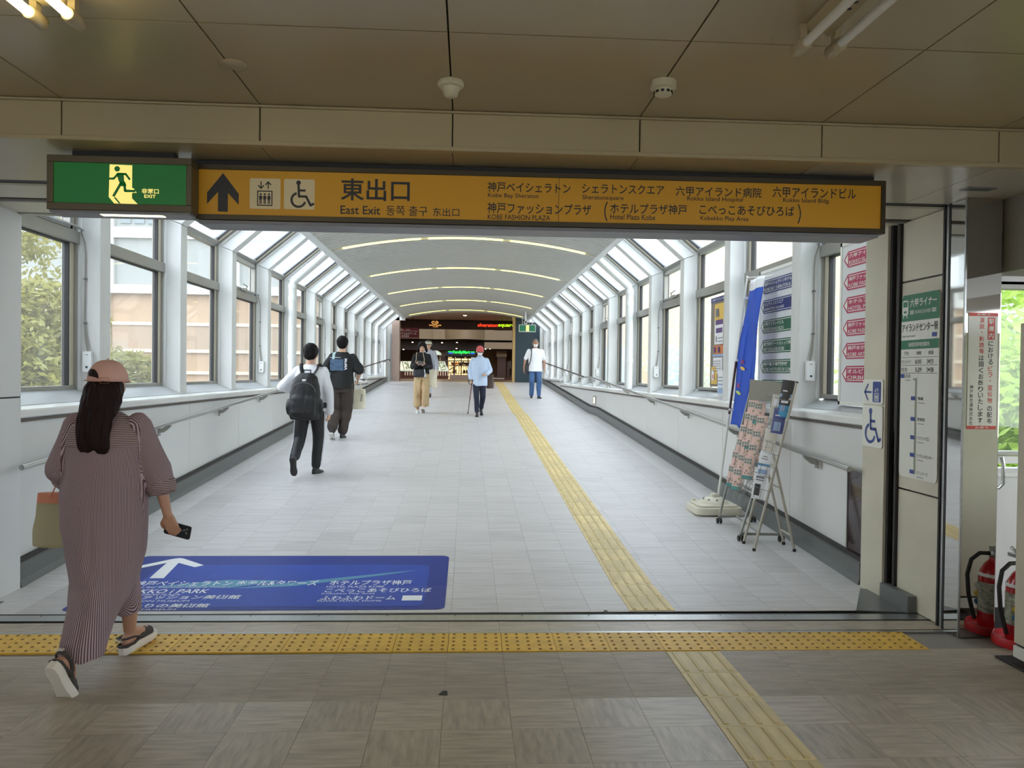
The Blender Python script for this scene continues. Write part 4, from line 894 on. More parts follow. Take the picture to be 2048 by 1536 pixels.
def wire_row(v, n, u0=.0, u1=.64, h=.20):
    b = MB(); w = (u1 - u0) / n
    b.tube([rp(u0, v + .1, .06), rp(u1, v + .1, .06)], .0022, 5); b.tube([rp(u0, v + .1, .0), rp(u1, v + .1, .0)], .0022, 5)
    b.tube([rp(u0, v + .1, .0), rp(u0, v + .1, .06)], .0022, 5); b.tube([rp(u1, v + .1, .0), rp(u1, v + .1, .06)], .0022, 5)
    for k in range(n):
        a_ = u0 + w * k + w * .2; c_ = u0 + w * k + w * .8
        b.tube([rp(a_, v + .14, .0), rp(a_, v - .06, .03), rp((a_ + c_) / 2 - .015, v - .07, .035), rp((a_ + c_) / 2 - .01, v + .1, .06)], .002, 5)
        b.tube([rp(c_, v + .14, .0), rp(c_, v - .06, .03), rp((a_ + c_) / 2 + .015, v - .07, .035), rp((a_ + c_) / 2 + .01, v + .1, .06)], .002, 5)
        b.tube([rp(a_, v + .02, .03), rp(c_, v + .02, .03)], .002, 5); b.tube([rp(a_, v - .06, .03), rp(c_, v - .06, .03)], .002, 5)
    b.build('wire_pockets', m_wire, rk)
VR = [.36, .50, .63, .76, .89, 1.01]
wire_row(.30, 4)
for v in VR[:5]: wire_row(v + .02, 4)
tb = MB(); c0, c1 = rp(.02, 1.17, -.02), rp(.60, 1.17, -.02)
p = [Vector((2.63, 7.06, 1.30)), Vector((2.90, 6.90, 1.285)), Vector((2.93, 6.92, 1.46)), Vector((2.65, 7.08, 1.495))]
tb.add(p + [q + Vector((.004, .012, .0)) for q in p], [(0, 1, 2, 3), (4, 5, 6, 7), (0, 4, 5, 1), (1, 5, 6, 2), (2, 6, 7, 3), (3, 7, 4, 0)]); tb.build('top_board', mat('board_taupe', rgb(150, 146, 134), .5), rk)
# leaflets: one built with its parts, then copied
m_lp = mat('leaflet_pink', rgb(226, 192, 180), .55); m_lpt = mat('leaflet_print_grey', rgb(126, 122, 114), .6); m_ltl = mat('leaflet_teal', rgb(78, 142, 138), .55); m_lgr = mat('leaflet_panel', rgb(196, 192, 180), .55)
def leaflet(label, w, h, base, marks, cat='leaflet', grp=None):
    t = thing('leaflet', label, cat, (0, 0, 0), group=grp); b = MB(); n = 4; vs = []
    for i in range(n + 1):
        u = w * i / n; c = .006 * sin(pi * i / n); vs += [(u, -c, 0), (u, -c, h), (u, .01 - c, 0), (u, .01 - c, h)]
    fs = []
    for i in range(n): a = 4 * i; fs += [(a, a + 4, a + 5, a + 1), (a + 2, a + 3, a + 7, a + 6), (a + 1, a + 5, a + 7, a + 3), (a, a + 2, a + 6, a + 4)]
    fs += [(0, 1, 3, 2), (4 * n, 4 * n + 2, 4 * n + 3, 4 * n + 1)]; b.add(vs, fs); b.build('sheets', base, t)
    for ki, (m_, rects) in enumerate(marks):
        g = G2()
        for q in rects: g.rect(*q)
        g.lay('print', m_, t, (0, -.0065, 0), (1, 0, 0), (0, 0, 1), .0006 + .0007 * ki)
    return t
pink = leaflet('x', .105, .21, m_lp, [(m_lgr, [(.004, .08, .14, .195)]), (m_lpt, [(.012 + .024 * k, .028 + .024 * k, .172, .190) for k in range(3)] + [(.012 + .024 * k, .028 + .024 * k, .146, .164) for k in range(3)] + [(.03, .045, .07, .085), (.05, .07, .05, .06), (.02, .035, .05, .06)]), (m_ltl, [(0, .105, 0, .035)]), (mat('print_leaf', rgb(130, 140, 80), .6), [(.06, .075, .10, .115)])])
ordn = ['lowest row', 'second row from the bottom', 'third row from the bottom', 'third row from the top', 'second row from the top', 'top row']
col_of = [['far end', 'middle'], ['far end', 'middle', 'near end'], ['far end', 'middle', 'near end'], ['far end', 'middle', 'near end'], ['far end', 'middle', 'near end'], ['far end', 'near end']]
pos = [[.55, .38], [.56, .39, .20], [.56, .40, .20], [.57, .38, .20], [.56, .40, .22], [.56, .38]]
used_p = False
for r in range(6):
    for ci, u in enumerate(pos[r]):
        o = pink if not used_p else copy_tree(pink); used_p = True
        q = rp(u + .02, VR[r] - .04, .055 + .004 * ((r + ci) % 2)); o.location = q
        ex_ = (-along + Vector((.95, 0, 0))).normalized(); uz = (up + Vector((-.10 - .03 * ((r * 3 + ci) % 3), 0, 0))).normalized(); ey = uz.cross(ex_).normalized(); uz = ex_.cross(ey).normalized()
        o.matrix_world = Matrix(((ex_.x, ey.x, uz.x, q.x), (ex_.y, ey.y, uz.y, q.y), (ex_.z, ey.z, uz.z, q.z), (0, 0, 0, 1)))
        tag(o, 'pink folded leaflet in the %s of the wheeled stand, %s' % (ordn[r], col_of[r][ci]), 'leaflet', 'pink leaflets in the wheeled stand')
# second stand: beige tubes, tall raked back leg, clear pockets
Z6 = flo(6.4)
s2 = thing('leaflet_stand', 'beige tubular leaflet stand on crossed legs, nearer the jamb', 'leaflet stand', (0, 0, 0))
T = [Vector((2.43, 6.58, flo(6.58) + .012)), Vector((2.435, 6.35, flo(6.35) + .012)), Vector((2.775, 6.55, flo(6.55) + .012)), Vector((2.775, 6.33, flo(6.33) + .012))]
H1, H2 = Vector((2.785, 6.36, 1.47)), Vector((2.785, 6.60, 1.47)); K1, K2 = Vector((2.60, 6.38, .86)), Vector((2.60, 6.60, .86))
for a_, c_ in ((T[1], H1), (T[0], H2), (T[3], K1), (T[2], K2)):
    b = MB(); b.tube([a_, c_], .0115, 10); b.build('leg', m_tubet, s2, smooth=True)
b = MB()
for t_ in T: b.tube([t_ + Vector((0, 0, -.012)), t_ + Vector((0, 0, .012))], .014, 10)
for t_ in (H1, H2): b.tube([t_, t_ + (H1 - T[1]).normalized() * .012], .0125, 10)
b.build('rubber_cap', m_rubber, s2)
b = MB()
for p, q in ((T[3].lerp(K1, .15), T[2].lerp(K2, .15)), (T[3].lerp(K1, .65), T[2].lerp(K2, .65)), (T[1].lerp(H1, .9), T[0].lerp(H2, .9)), (T[1].lerp(H1, .5), T[0].lerp(H2, .5))): b.tube([p, q], .009, 8)
b.build('cross_bar', m_tubet, s2, smooth=True)
u2 = (H1 - T[1]).normalized(); a2 = (T[0] - T[1]).normalized(); n2 = a2.cross(u2).normalized(); n2 = n2 if n2.x < 0 else -n2
def sp(u, v, d): return T[1] + a2 * u + u2 * v + n2 * d
for v in (.42, .62, .82, 1.02, 1.2):
    b = MB()
    for dv in (.0, .09): b.tube([sp(-.01, v + dv, .0), sp(-.01, v + dv, .07), sp(.24, v + dv, .07), sp(.24, v + dv, 0)], .002, 5)
    for u in (-.01, .115, .24): b.tube([sp(u, v, .07), sp(u, v + .09, .07)], .002, 5)
    b.build('wire_pocket', m_wire, s2)
m_lb = mat('leaflet_blue', rgb(70, 150, 190), .5); m_lnv = mat('leaflet_indigo', rgb(78, 84, 140), .5); m_ldk = mat('leaflet_dark', rgb(58, 56, 56), .5)
items = [('white leaflet with barcode block in the bottom pocket of the beige stand', .40, m_pw, [(m_ldk, [(.02, .07, .03, .13)]), (m_pg, [(.02, .09, .16, .17), (.02, .09, .18, .2)])], .02, .012),
         ('white and blue leaflet in the second pocket of the beige stand', .60, m_pw, [(m_lb, [(0, .1, .09, .11)]), (m_ldk, [(.02, .08, .15, .155), (.03, .07, .17, .175)]), (m_pb, [(.01, .09, .02, .06)])], .02, .012),
         ('tall plain cream sheet sticking up from the middle pocket of the beige stand', .80, mat('leaflet_cream', rgb(214, 208, 196), .6), [(m_lgr, [(.02, .08, .1, .12), (.02, .08, .05, .06)])], .03, .015),
         ('indigo leaflet in the fourth pocket of the beige stand', .99, m_lnv, [(m_pb, [(.02, .08, .02, .10)]), (m_pw, [(.02, .08, .15, .16)])], -.01, .0),
         ('pale grey leaflet behind the indigo one in the beige stand', 1.10, m_lgr, [(m_pw, [(.02, .08, .12, .18)])], .045, .02),
         ('light blue leaflet in the top pocket of the beige stand', 1.14, m_lb, [(m_pb, [(.0, .1, .17, .2), (.02, .06, .05, .12)]), (m_navyd, [(.03, .05, .14, .16)])], -.03, -.01),
         ('dark card standing at the very top of the beige stand', 1.24, m_ldk, [(m_pw, [(.02, .06, .12, .13), (.02, .08, .02, .04)])], -.03, .0)]
for lab, v, mm, mk, du, dd in items:
    o = leaflet(lab, .105, .22, mm, mk, grp='leaflets in the beige stand'); q = sp(.15 + du, v, .055 + dd); ex_ = (-a2 + Vector((1.1, 0, 0))).normalized(); uz = u2; ey = uz.cross(ex_).normalized()
    o.matrix_world = Matrix(((ex_.x, ey.x, uz.x, q.x), (ex_.y, ey.y, uz.y, q.y), (ex_.z, ey.z, uz.z, q.z), (0, 0, 0, 1)))
# ------------------------------------------------------------------ extinguishers, cabinet, plate
m_fred = mat('extinguisher_red', rgb(178, 24, 34), .2, coat=.5); m_tray = mat('tray_red', rgb(196, 30, 38), .4)
ex1 = thing('fire_extinguisher', 'red fire extinguisher with black hose beside the white cabinet', 'fire extinguisher', (3.19, 4.22, .02))
b = MB(); b.lathe([(.06, .0), (.078, .01), (.08, .03), (.08, .30), (.074, .34), (.05, .385), (.026, .41), (.024, .43)], n=28); b.build('cylinder', m_fred, ex1, smooth=True)
b = MB(); b.lathe([(.0815, .10), (.0815, .28)], n=28); b.v = [v for v in b.v]; b.build('label', mat('label_print', rgb(168, 168, 150), .4, var=((30, 30, 60), .5, 2)), ex1, smooth=True)
for k, (cc, zz_) in enumerate(((rgb(200, 200, 196), .245), (rgb(222, 186, 40), .195), (rgb(60, 120, 170), .145))):
    b = MB(); a_ = radians(215); b.ell((.078 * cos(a_), .078 * sin(a_), zz_), (.02, .02, .02), n=12, k=8); b.build('symbol', mat('label_spot%d' % k, cc, .4), ex1, smooth=True)
b = MB(); b.lathe([(.0818, .315), (.079, .333)], n=28); b.build('band', m_wht, ex1, smooth=True)
b = MB(); b.lathe([(.024, .43), (.028, .44), (.028, .46), (.018, .475)], n=14); b.box(-.015, .015, -.02, .1, .47, .49); b.tube([(0, -.01, .48), (0, .09, .52)], .01, 8); b.build('valve', m_steel, ex1, smooth=True)
b = MB(); b.tube([(0, .02, .54), (0, .05, .50)], .008, 8); b.build('pin', mat('pin_yellow', rgb(206, 160, 60), .4), ex1)
b = MB(); b.tube([(-.02, 0, .45), (-.08, -.01, .45), (-.13, -.015, .41), (-.15, -.02, .32), (-.14, -.02, .2), (-.115, -.02, .10), (-.10, -.02, .05)], .012, 10); b.build('hose', m_rubber, ex1, smooth=True)
tr_ = thing('extinguisher_tray', 'round red plastic tray under the fire extinguisher', 'tray', (3.19, 4.22, 0)); b = MB(); b.lathe([(.145, 0), (.148, .03), (.142, .05), (.132, .05), (.125, .02), (.04, .018)], n=32); b.build('dish', m_tray, tr_, smooth=True)
cb = thing('cabinet', 'off-white steel cabinet cut by the right edge of the view', 'cabinet', (2.925, 3.92, 0)); b = MB(); b.box(0, .6, -.9, 0, .12, 1.82); b.build('body', m_panelc, cb, bevel=.004)
b = MB(); b.box(-.002, .6, -.9, .002, .045, .108); b.build('skirt', m_signw, cb, bevel=.003); b = MB(); b.box(.01, .59, -.89, -.01, .105, .122); b.build('joint', m_rubber, cb)
b = MB()
for x_, y_ in ((.06, -.06), (.5, -.06), (.06, -.8), (.5, -.8)): b.lathe([(.02, .012), (.02, .05)], (x_, y_, 0), 10)
b.build('foot', m_steel, cb)
pl = thing('floor_plate', 'black floor plate under the cabinet corner', 'mat', (2.90, 4.03, 0)); b = MB(); b.box(0, .35, -.5, 0, .001, .012); b.build('plate', m_rubber, pl, bevel=.004)
sc = thing('floor_scrap', 'small black scrap of tape on the hall floor below the dotted band', 'scrap', atZ(886, 1386, .001)); b = MB(); b.prism([(-.02, -.02), (.022, -.025), (.02, .02), (.0, .022), (-.012, .002)], 0, .002, 'z'); b.build('patch', m_rubber, sc)
sc = thing('floor_scrap', 'tiny black tape patch beside the door track near the guide path', 'scrap', atZ(1213, 1224, .001)); b = MB(); b.prism([(-.018, -.02), (.012, -.02), (.006, .03), (-.012, .03)], 0, .003, 'z'); b.build('patch', m_rubber, sc)
# ------------------------------------------------------------------ outdoors
m_tan = mat('facade_tan', rgb(142, 118, 92), .7, var=((.3, .3, .3), .08, 3)); m_tanrib = mat('facade_mullion', rgb(170, 158, 136), .6); m_tandk = mat('facade_glass_brown', rgb(128, 108, 86), .5)
m_pale = mat('facade_pale', rgb(122, 124, 120), .7); m_palew = mat('facade_band', rgb(162, 162, 156), .6); m_grid = mat('facade_window', rgb(96, 106, 108), .5)
gr = tag(empty('ground'), kind='structure'); b = MB(); b.box(-80, 90, -30, 110, -6.2, -6); b.build('street', mat('asphalt', rgb(130, 128, 120), .9), gr)
# tan panelled block facing the ramp on the left, with a pale tower above it
bd = thing('building', 'low tan panelled building with pale mullions seen through the left windows', 'building', (-25, 29.3, -6), -pi / 2)
b = MB(); b.box(-10, 0, 0, 18.6, 0, 10.3); b.box(-.5, 0, 18.6, 21.55, 0, 10.3); b.build('wall', m_tan, bd)
b = MB(); b.box(-.45, .25, -.2, 21.6, 10.3, 10.62); b.build('parapet', m_palew, bd)
b = MB(); b.box(0, .12, -.07, .07, 0, 10.3); mm = b.mesh('mullion', m_tanrib)
for k in range(10): link('mullion', mm, bd, (0, .5 + 2.25 * k, 0))
b = MB(); b.box(0, .10, 0, 21.55, -.06, .06); mm = b.mesh('rail', m_tanrib)
for z in (5.6, 7.0, 7.4, 8.2, 9.2): link('rail', mm, bd, (0, 0, z))
b = MB(); b.box(.0, .05, .12, 2.13, 0, 1.0); mm = b.mesh('window', m_tandk)
for k in range(9):
    for z in (6.0 - .04, 8.2 - .04): link('window', mm, bd, (0, .5 + 2.25 * k, z))
bd = thing('building', 'tall pale building with fine window grid rising above the tan block', 'building', (-43, 29.62, -6), -pi / 2)
b = MB(); b.box(-12, 0, 0, 36.6, 0, 30); b.box(-.2, 0, 36.6, 39.6, 10.2, 30); b.build('wall', m_pale, bd)
b = MB(); b.box(0, .16, 0, 39.6, -.2, .2); mm = b.mesh('band', m_palew)
for z in (12.6, 15.6, 18.6, 21.6, 25): link('band', mm, bd, (0, 0, z))
b = MB(); b.box(0, .15, -.2, .2, 10.6, 30); mm = b.mesh('pier', m_palew)
for k in range(9): link('pier', mm, bd, (0, 2 + 4.6 * k, 0))
b = MB()
for i in range(8):
    for j in range(5): b.box(0, .05, .4 + .5 * i, .78 + .5 * i, .35 + .5 * j, .75 + .5 * j)
wm = b.mesh('window_grid', m_grid)
for k in range(8):
    for z in (12.6, 15.6, 18.6, 21.6): tag(link('window_grid', wm, bd, (0, 2 + 4.6 * k, z)), kind='stuff')
# pale buildings on the right, washed out by daylight
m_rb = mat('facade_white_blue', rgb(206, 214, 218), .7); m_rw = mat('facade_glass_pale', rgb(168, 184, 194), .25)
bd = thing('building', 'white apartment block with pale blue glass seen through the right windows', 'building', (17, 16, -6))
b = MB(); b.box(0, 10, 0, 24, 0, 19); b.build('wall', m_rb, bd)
b = MB(); b.box(-.08, 0, .3, 2.3, 0, 1.7); wm = b.mesh('window', m_rw)
for k in range(9):
    for f in range(6): link('window', wm, bd, (0, .2 + 2.6 * k, 1 + 3 * f))
b = MB(); b.box(-.7, 0, 0, 24, -.15, .15); wm = b.mesh('balcony_slab', m_rb)
for f in range(1, 6): link('balcony_slab', wm, bd, (0, 0, 3 * f + .3))
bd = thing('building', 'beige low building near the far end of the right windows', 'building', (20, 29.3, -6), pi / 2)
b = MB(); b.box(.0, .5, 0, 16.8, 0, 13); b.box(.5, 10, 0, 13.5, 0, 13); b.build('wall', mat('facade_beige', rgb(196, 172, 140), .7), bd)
b = MB(); b.box(-.06, 0, .4, 2.2, 0, 1.6); wm = b.mesh('window', m_rw)
for k in range(6):
    for f in range(3): link('window', wm, bd, (0, .2 + 2.6 * k, 1 + 3 * f))
def tree(label, x, y, z0, h, r, lm, n, leaf, seed, grp, trunk=True, sq=1.0):
    rn = random.Random(seed); t = thing('tree', label, 'tree', (x, y, z0), group=grp)
    if trunk:
        b = MB(); b.tube([(0, 0, 0), (.1, .05, h * .35), (.0, .1, h * .6)], [r * .09, r * .07, r * .04], 8)
        for k in range(7):
            a = 2 * pi * k / 7 + rn.random(); q = r * (.5 + .4 * rn.random()); b.tube([(.05, .05, h * (.32 + .03 * k)), (cos(a) * q * .5, sin(a) * q * .5, h * (.5 + .04 * k)), (cos(a) * q, sin(a) * q, h * (.6 + .05 * k))], [r * .04, r * .025, r * .008], 6)
        b.build('trunk', mat('bark', rgb(112, 98, 84), .9), t, smooth=True)
    b = MB()
    cl = [(rn.gauss(0, .45) * r, rn.gauss(0, .45) * r, h * (.62 + .2 * rn.gauss(0, .8) * sq), r * (.25 + .3 * rn.random())) for _ in range(46)]
    for k in range(n):
        c = cl[rn.randrange(len(cl))]; u = rn.uniform(-1, 1); a = rn.uniform(0, 2 * pi); q = c[3] * (.75 + .3 * rn.random()); s = sqrt(1 - u * u)
        p = Vector((c[0] + q * s * cos(a), c[1] + q * s * sin(a), c[2] + q * u * .8)); d = Vector((rn.gauss(0, 1), rn.gauss(0, 1), rn.gauss(0, .6))).normalized(); e = d.cross(Vector((rn.gauss(0, 1), rn.gauss(0, 1), 1))).normalized(); L = leaf * (.7 + .6 * rn.random())
        b.add([p - d * L, p + e * L * .45, p + d * L, p - e * L * .45], [(0, 1, 2, 3)])
    tag(b.build('leaves', lm, t), kind='stuff')
def leafmat(name, c):
    m = mat(name, c, .6, rand=0); nt = m.node_tree; N = nt.nodes; L = nt.links; b = N['Principled BSDF']; tl = N.new('ShaderNodeBsdfTranslucent'); tl.inputs[0].default_value = (*[min(1, v * 1.3) for v in c], 1)
    mx = N.new('ShaderNodeMixShader'); mx.inputs[0].default_value = .45; o = N['Material Output']; L.new(b.outputs[0], mx.inputs[1]); L.new(tl.outputs[0], mx.inputs[2]); L.new(mx.outputs[0], o.inputs[0]); return m
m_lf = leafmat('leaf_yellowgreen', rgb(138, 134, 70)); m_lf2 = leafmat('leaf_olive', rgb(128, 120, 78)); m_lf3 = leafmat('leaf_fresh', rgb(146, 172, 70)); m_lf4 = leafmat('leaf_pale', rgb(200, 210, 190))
tree('bright yellow-green tree filling the nearest left window', -7.6, 13.6, -4.2, 8.3, 1.85, m_lf, 42000, .07, 3, 'trees beyond the left windows')
tree('olive bushy tree low behind the second left window', -7.4, 17.6, -4.6, 6.5, 1.6, m_lf2, 30000, .06, 4, 'trees beyond the left windows')
tree('olive bush between the nearest window trees and tan block', -9.0, 22.5, -4.8, 5.4, 1.8, m_lf2, 20000, .07, 5, 'trees beyond the left windows')
tree('large light-green tree behind the window right of the steel column', 7.2, 8.6, -4.6, 7.6, 2.7, m_lf3, 36000, .075, 6, 'trees beyond the right windows')
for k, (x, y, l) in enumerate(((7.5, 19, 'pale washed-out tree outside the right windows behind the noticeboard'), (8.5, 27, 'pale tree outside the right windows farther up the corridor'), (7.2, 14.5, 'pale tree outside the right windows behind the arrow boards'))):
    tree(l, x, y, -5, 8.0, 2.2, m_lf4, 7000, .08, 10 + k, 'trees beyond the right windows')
# ------------------------------------------------------------------ end of the corridor and the shopping hall beyond
ZM = 1.18
m_rose = mat('pillar_rose_stone', rgb(176, 152, 138), .4, var=((3, 3, 3), .06, 4)); m_gold = mat('post_gold', rgb(190, 158, 104), .35, metal=.5); m_teal2 = mat('wall_dark_teal', rgb(36, 54, 62), .5)
m_mfl = mat('mall_floor', rgb(120, 92, 72), .3, var=((1, 1, 1), .1, 3)); m_mbr = mat('mall_brown', rgb(74, 42, 28), .5); m_mtan = mat('balcony_tan', rgb(172, 148, 116), .6); m_mdk = mat('mall_dark', rgb(50, 38, 32), .7); m_mce = mat('mall_ceiling', rgb(206, 190, 172), .6)
we = struct('wall_end'); Y0 = YEND
b = MB(); b.box(-3.36, -3.08, 29.2, Y0, ZM - 1, 3.9); b.box(2.9, 3.14, 29.1, Y0, ZM - 1, 3.9); b.build('return', m_white, we)
b = MB(); b.box(-3.4, -2.93, Y0, Y0 + .1, ZM - 1, 4.0); b.box(2.80, 3.3, Y0, Y0 + .1, ZM - 1, 4.0)
P = [(CX - HA - .2, 3.66), (CX - HA - .9, 3.3), (CX - HA - .9, 4.4), (CX + HA + .9, 4.4), (CX + HA + .9, 3.3), (CX + HA + .2, 3.66)] + [(x, vz(x) + .0) for x in np.linspace(CX + HA, CX - HA, 15)]
b.prism(P[::-1], Y0, Y0 + .1, 'y') if False else None
xs = list(np.linspace(CX - HA, CX + HA, 15))
for xa, xb_ in zip(xs[:-1], xs[1:]): b.prism([(xa, vz(xa) - .02), (xb_, vz(xb_) - .02), (xb_, 4.4), (xa, 4.4)][::-1], Y0, Y0 + .1, 'y')
b.box(-3.4, CX - HA, Y0, Y0 + .1, 3.52, 4.4); b.box(CX + HA, 3.3, Y0, Y0 + .1, 3.52, 4.4); b.build('wall', m_whited, we)
b = MB(); b.box(-2.93, -2.64, Y0, Y0 + .5, ZM, 3.9); b.build('pillar', m_rose, we); b = MB(); b.box(-2.98, -2.93, Y0 - .02, Y0 + .02, ZM, 3.0); b.build('strip', m_steel, we)
b = MB(); b.box(1.74, 1.84, Y0, Y0 + .3, ZM, 3.95); b.build('post', m_gold, we)
b = MB(); b.box(1.84, 2.80, Y0 + .02, Y0 + .2, ZM, 4.0); b.build('teal_wall', m_teal2, we)
f3 = struct('floor'); b = MB(); b.box(-6, 6, Y0 + .0, 62, ZM - .2, ZM); b.build('slab', m_mfl, f3); b = MB(); b.box(-2.9, 2.8, Y0 + .02, Y0 + 1.3, ZM, ZM + .004); b.build('threshold', mat('threshold_rose', rgb(150, 116, 100), .35), f3)
mc = struct('ceiling'); b = MB(); b.box(-6, 6, Y0 + .1, 36, 3.98, 4.1); b.build('soffit', m_mce, mc); b = MB(); b.box(-6, 6, 36, 62, 8.4, 8.6); b.build('high_ceiling', m_mdk, mc)
wm_ = struct('wall_shopping_hall'); b = MB(); b.box(-6.2, -6, Y0, 62, 0, 8.6); b.box(6, 6.2, Y0, 62, 0, 8.6); b.box(-6, 6, 61.9, 62, 0, 8.6); b.box(-6, -3.3, Y0, Y0 + .1, 0, 8); b.box(3.2, 6, Y0, Y0 + .1, 0, 8); b.build('wall', m_mdk, wm_)
b = MB(); b.box(-6, 6, 35.95, 36.25, 3.55, 3.98); b.build('header', m_mbr, wm_); b = MB(); b.box(-6, 6, 35.9, 36.0, 3.93, 3.99); b.build('header_trim', m_mdk, wm_)
# balcony with bowed parapets
bl = thing('balcony', 'bowed tan balcony parapet crossing the shopping hall', 'balcony', (0, 44, 0)); z0, z1 = 3.42, 4.02
def bow(x0, x1, d, z0=z0, z1=z1, n=10):
    b = MB(); xs = [x0 + (x1 - x0) * i / n for i in range(n + 1)]; vs = []
    for x in xs: t = (x - x0) / (x1 - x0); y = -d * sin(pi * t); vs += [(x, y, z0), (x, y + .15, z0), (x, y + .15, z1), (x, y, z1)]
    b.add(vs, [(4 * i + j, 4 * i + 4 + j, 4 * i + 4 + (j + 1) % 4, 4 * i + (j + 1) % 4) for i in range(n) for j in range(4)] + [(0, 1, 2, 3), (4 * n + 3, 4 * n + 2, 4 * n + 1, 4 * n)]); return b
bow(-6, -2.0, .5).build('parapet', m_mtan, bl, smooth=True); bow(-1.3, .95, .8).build('parapet', m_mtan, bl, smooth=True)
b = MB(); b.box(-2.0, -1.3, -.1, .15, z0, z1); b.box(.95, 6, .1, .3, z0, z1 - .04); b.box(.95, 6, .12, .25, z0 - .5, z0 - .12); b.build('parapet', m_mtan, bl)
bow(-1.32, .97, .84, z1, z1 + .08).build('coping', m_mce, bl); b = MB(); b.box(-6, 6, .3, 6, z0 - .02, z0 + .1); b.box(-6, 6, .6, 1, z0 - .6, z0 - .02); b.build('soffit', m_mdk, bl)
m_spot = mat('downlight_lit', rgb(255, 240, 200), .4, emit=9, ecol=rgb(255, 232, 185))
for i, (px, py, yy) in enumerate(((930, 630, 33), (825, 684.5, 43), (884, 685.5, 43), (914, 685, 43), (980, 697.5, 44.2), (971, 698, 44.2), (913, 697, 44.2), (807, 699, 44.2))):
    p = at(px, py, yy); t = thing('downlight', ['bright round downlight in the pale soffit past the vault', 'small downlight under the balcony left of the phone user', 'small downlight under the balcony near the green shop sign', 'small downlight under the bowed balcony middle', 'tiny spotlight above the red cap', 'tiny spotlight just left of the red cap', 'tiny spotlight over the green shop sign', 'tiny spotlight at the far left under the balcony'][i], 'light', p, group='downlights in the shopping hall')
    b = MB(); r = .09 if i == 0 else .045; b.ell((0, 0, 0), (r, r, r * .45), n=12, k=6); b.build('lamp', m_spot, t)
wlmp = thing('wall_lamp', 'glowing pleated wall lamp above the balcony on the right', 'lamp', at(982, 666, 46)); b = MB(); b.lathe([(.10, -.12), (.2, .35)], n=14); b.build('shade', mat('pleated_shade', rgb(214, 170, 110), .6, emit=.5), wlmp); b = MB(); b.ell((0, 0, -.12), (.12, .12, .1)); b.build('bulb', m_spot, wlmp)
for i, (xa, xb_) in enumerate(((-3.2, -2.2), (-1.9, -1.0), (-.4, .3), (.5, .9), (1.0, 1.6), (2.1, 2.7))):
    b = MB(); b.box(xa, xb_, 46.2, 46.4, 4.0, 4.7); b.build('upper_panel', m_mtan if i % 2 else m_mce, wm_)
b = MB(); b.box(-6, 6, 48, 48.2, ZM, 3.5); b.build('rear_wall', mat('mall_rear_brown', rgb(88, 62, 44), .6), wm_)
for x in (-1.4, 2.0, 3.6): b = MB(); b.box(x - .25, x + .25, 45.4, 45.9, ZM, 2.5); b.build('pillar', m_mbr, wm_); b = MB(); b.box(x - .3, x + .3, 45.35, 45.95, 2.5, 2.95); b.build('capital', m_mtan, wm_)
# shop with a lit front
sh = thing('shop', 'small convenience shop with lit front and green and blue sign', 'shop', (0, 45, 0)); q = lambda px, py: at(px, py, 45)
x0, x1 = q(891, 700).x, q(951, 700).x; zt, zb = q(920, 697).z, q(920, 712.5).z
b = MB(); b.box(x0, x1, -.2, .1, zb, zt); b.build('sign_panel', m_black, sh)
mg, mb_ = mat('sign_green_lit', rgb(40, 240, 90), .4, emit=1.3, ecol=rgb(30, 230, 80)), mat('sign_blue_lit', rgb(30, 90, 230), .4, emit=1.2, ecol=rgb(20, 80, 230))
g = G2(); a = q(906, 708); c = q(940, 702); g.text('FamilyMart', a.x, a.z - .03, .24, c.x - a.x, .03)
for u0, u1 in ((896.5, 905), (941, 949.5)): g.rect(q(u0, 705).x, q(u1, 705).x, q(900, 704.4).z, q(900, 702.8).z)
g.lay('lettering', mg, sh, (0, -.2, 0), (1, 0, 0), (0, 0, 1), .01)
g = G2()
for u0, u1 in ((897.5, 905.5), (941, 949)): g.rect(q(u0, 705).x, q(u1, 705).x, q(900, 707.4).z, q(900, 705.4).z)
g.lay('stripe', mb_, sh, (0, -.2, 0), (1, 0, 0), (0, 0, 1), .01)
m_int = mat('shop_interior_lit', rgb(250, 226, 170), .6, emit=1.1, ecol=rgb(255, 224, 160)); b = MB(); b.box(x0 + .1, x1, 1.4, 1.5, ZM, zb); b.build('interior', m_int, sh)
b = MB()
for px in (895, 909, 922.5, 936, 950): x = q(px, 720).x; b.box(x - .03, x + .03, -.05, .05, ZM, zb)
b.box(x0, x1, -.05, .05, zb - .06, zb); b.build('front_frame', m_mbr, sh)
b = MB(); 
for k in range(3): b.box(x0 + .15, x1 - .05, 1.0, 1.35, ZM + .45 * k + .3, ZM + .45 * k + .34)
b.build('shelf', m_mce, sh)
rn = random.Random(2); goods = [mat('goods%d' % i, c, .5) for i, c in enumerate((rgb(220, 120, 40), rgb(200, 190, 160), rgb(120, 60, 40), rgb(230, 220, 200), rgb(90, 110, 60)))]
for i, gm in enumerate(goods):
    b = MB()
    for k in range(9): x = x0 + .2 + rn.random() * (x1 - x0 - .5); z = ZM + .34 + .45 * rn.randrange(3); b.box(x, x + .12, .95, 1.2, z, z + .18)
    tag(b.build('goods', gm, sh), kind='stuff')
b = MB(); x = q(913, 728).x; b.box(x - .16, x + .12, .3, .6, q(913, 730).z, q(913, 724.5).z); b.build('orange_box', mat('box_orange', rgb(236, 120, 30), .5, emit=.2), sh)
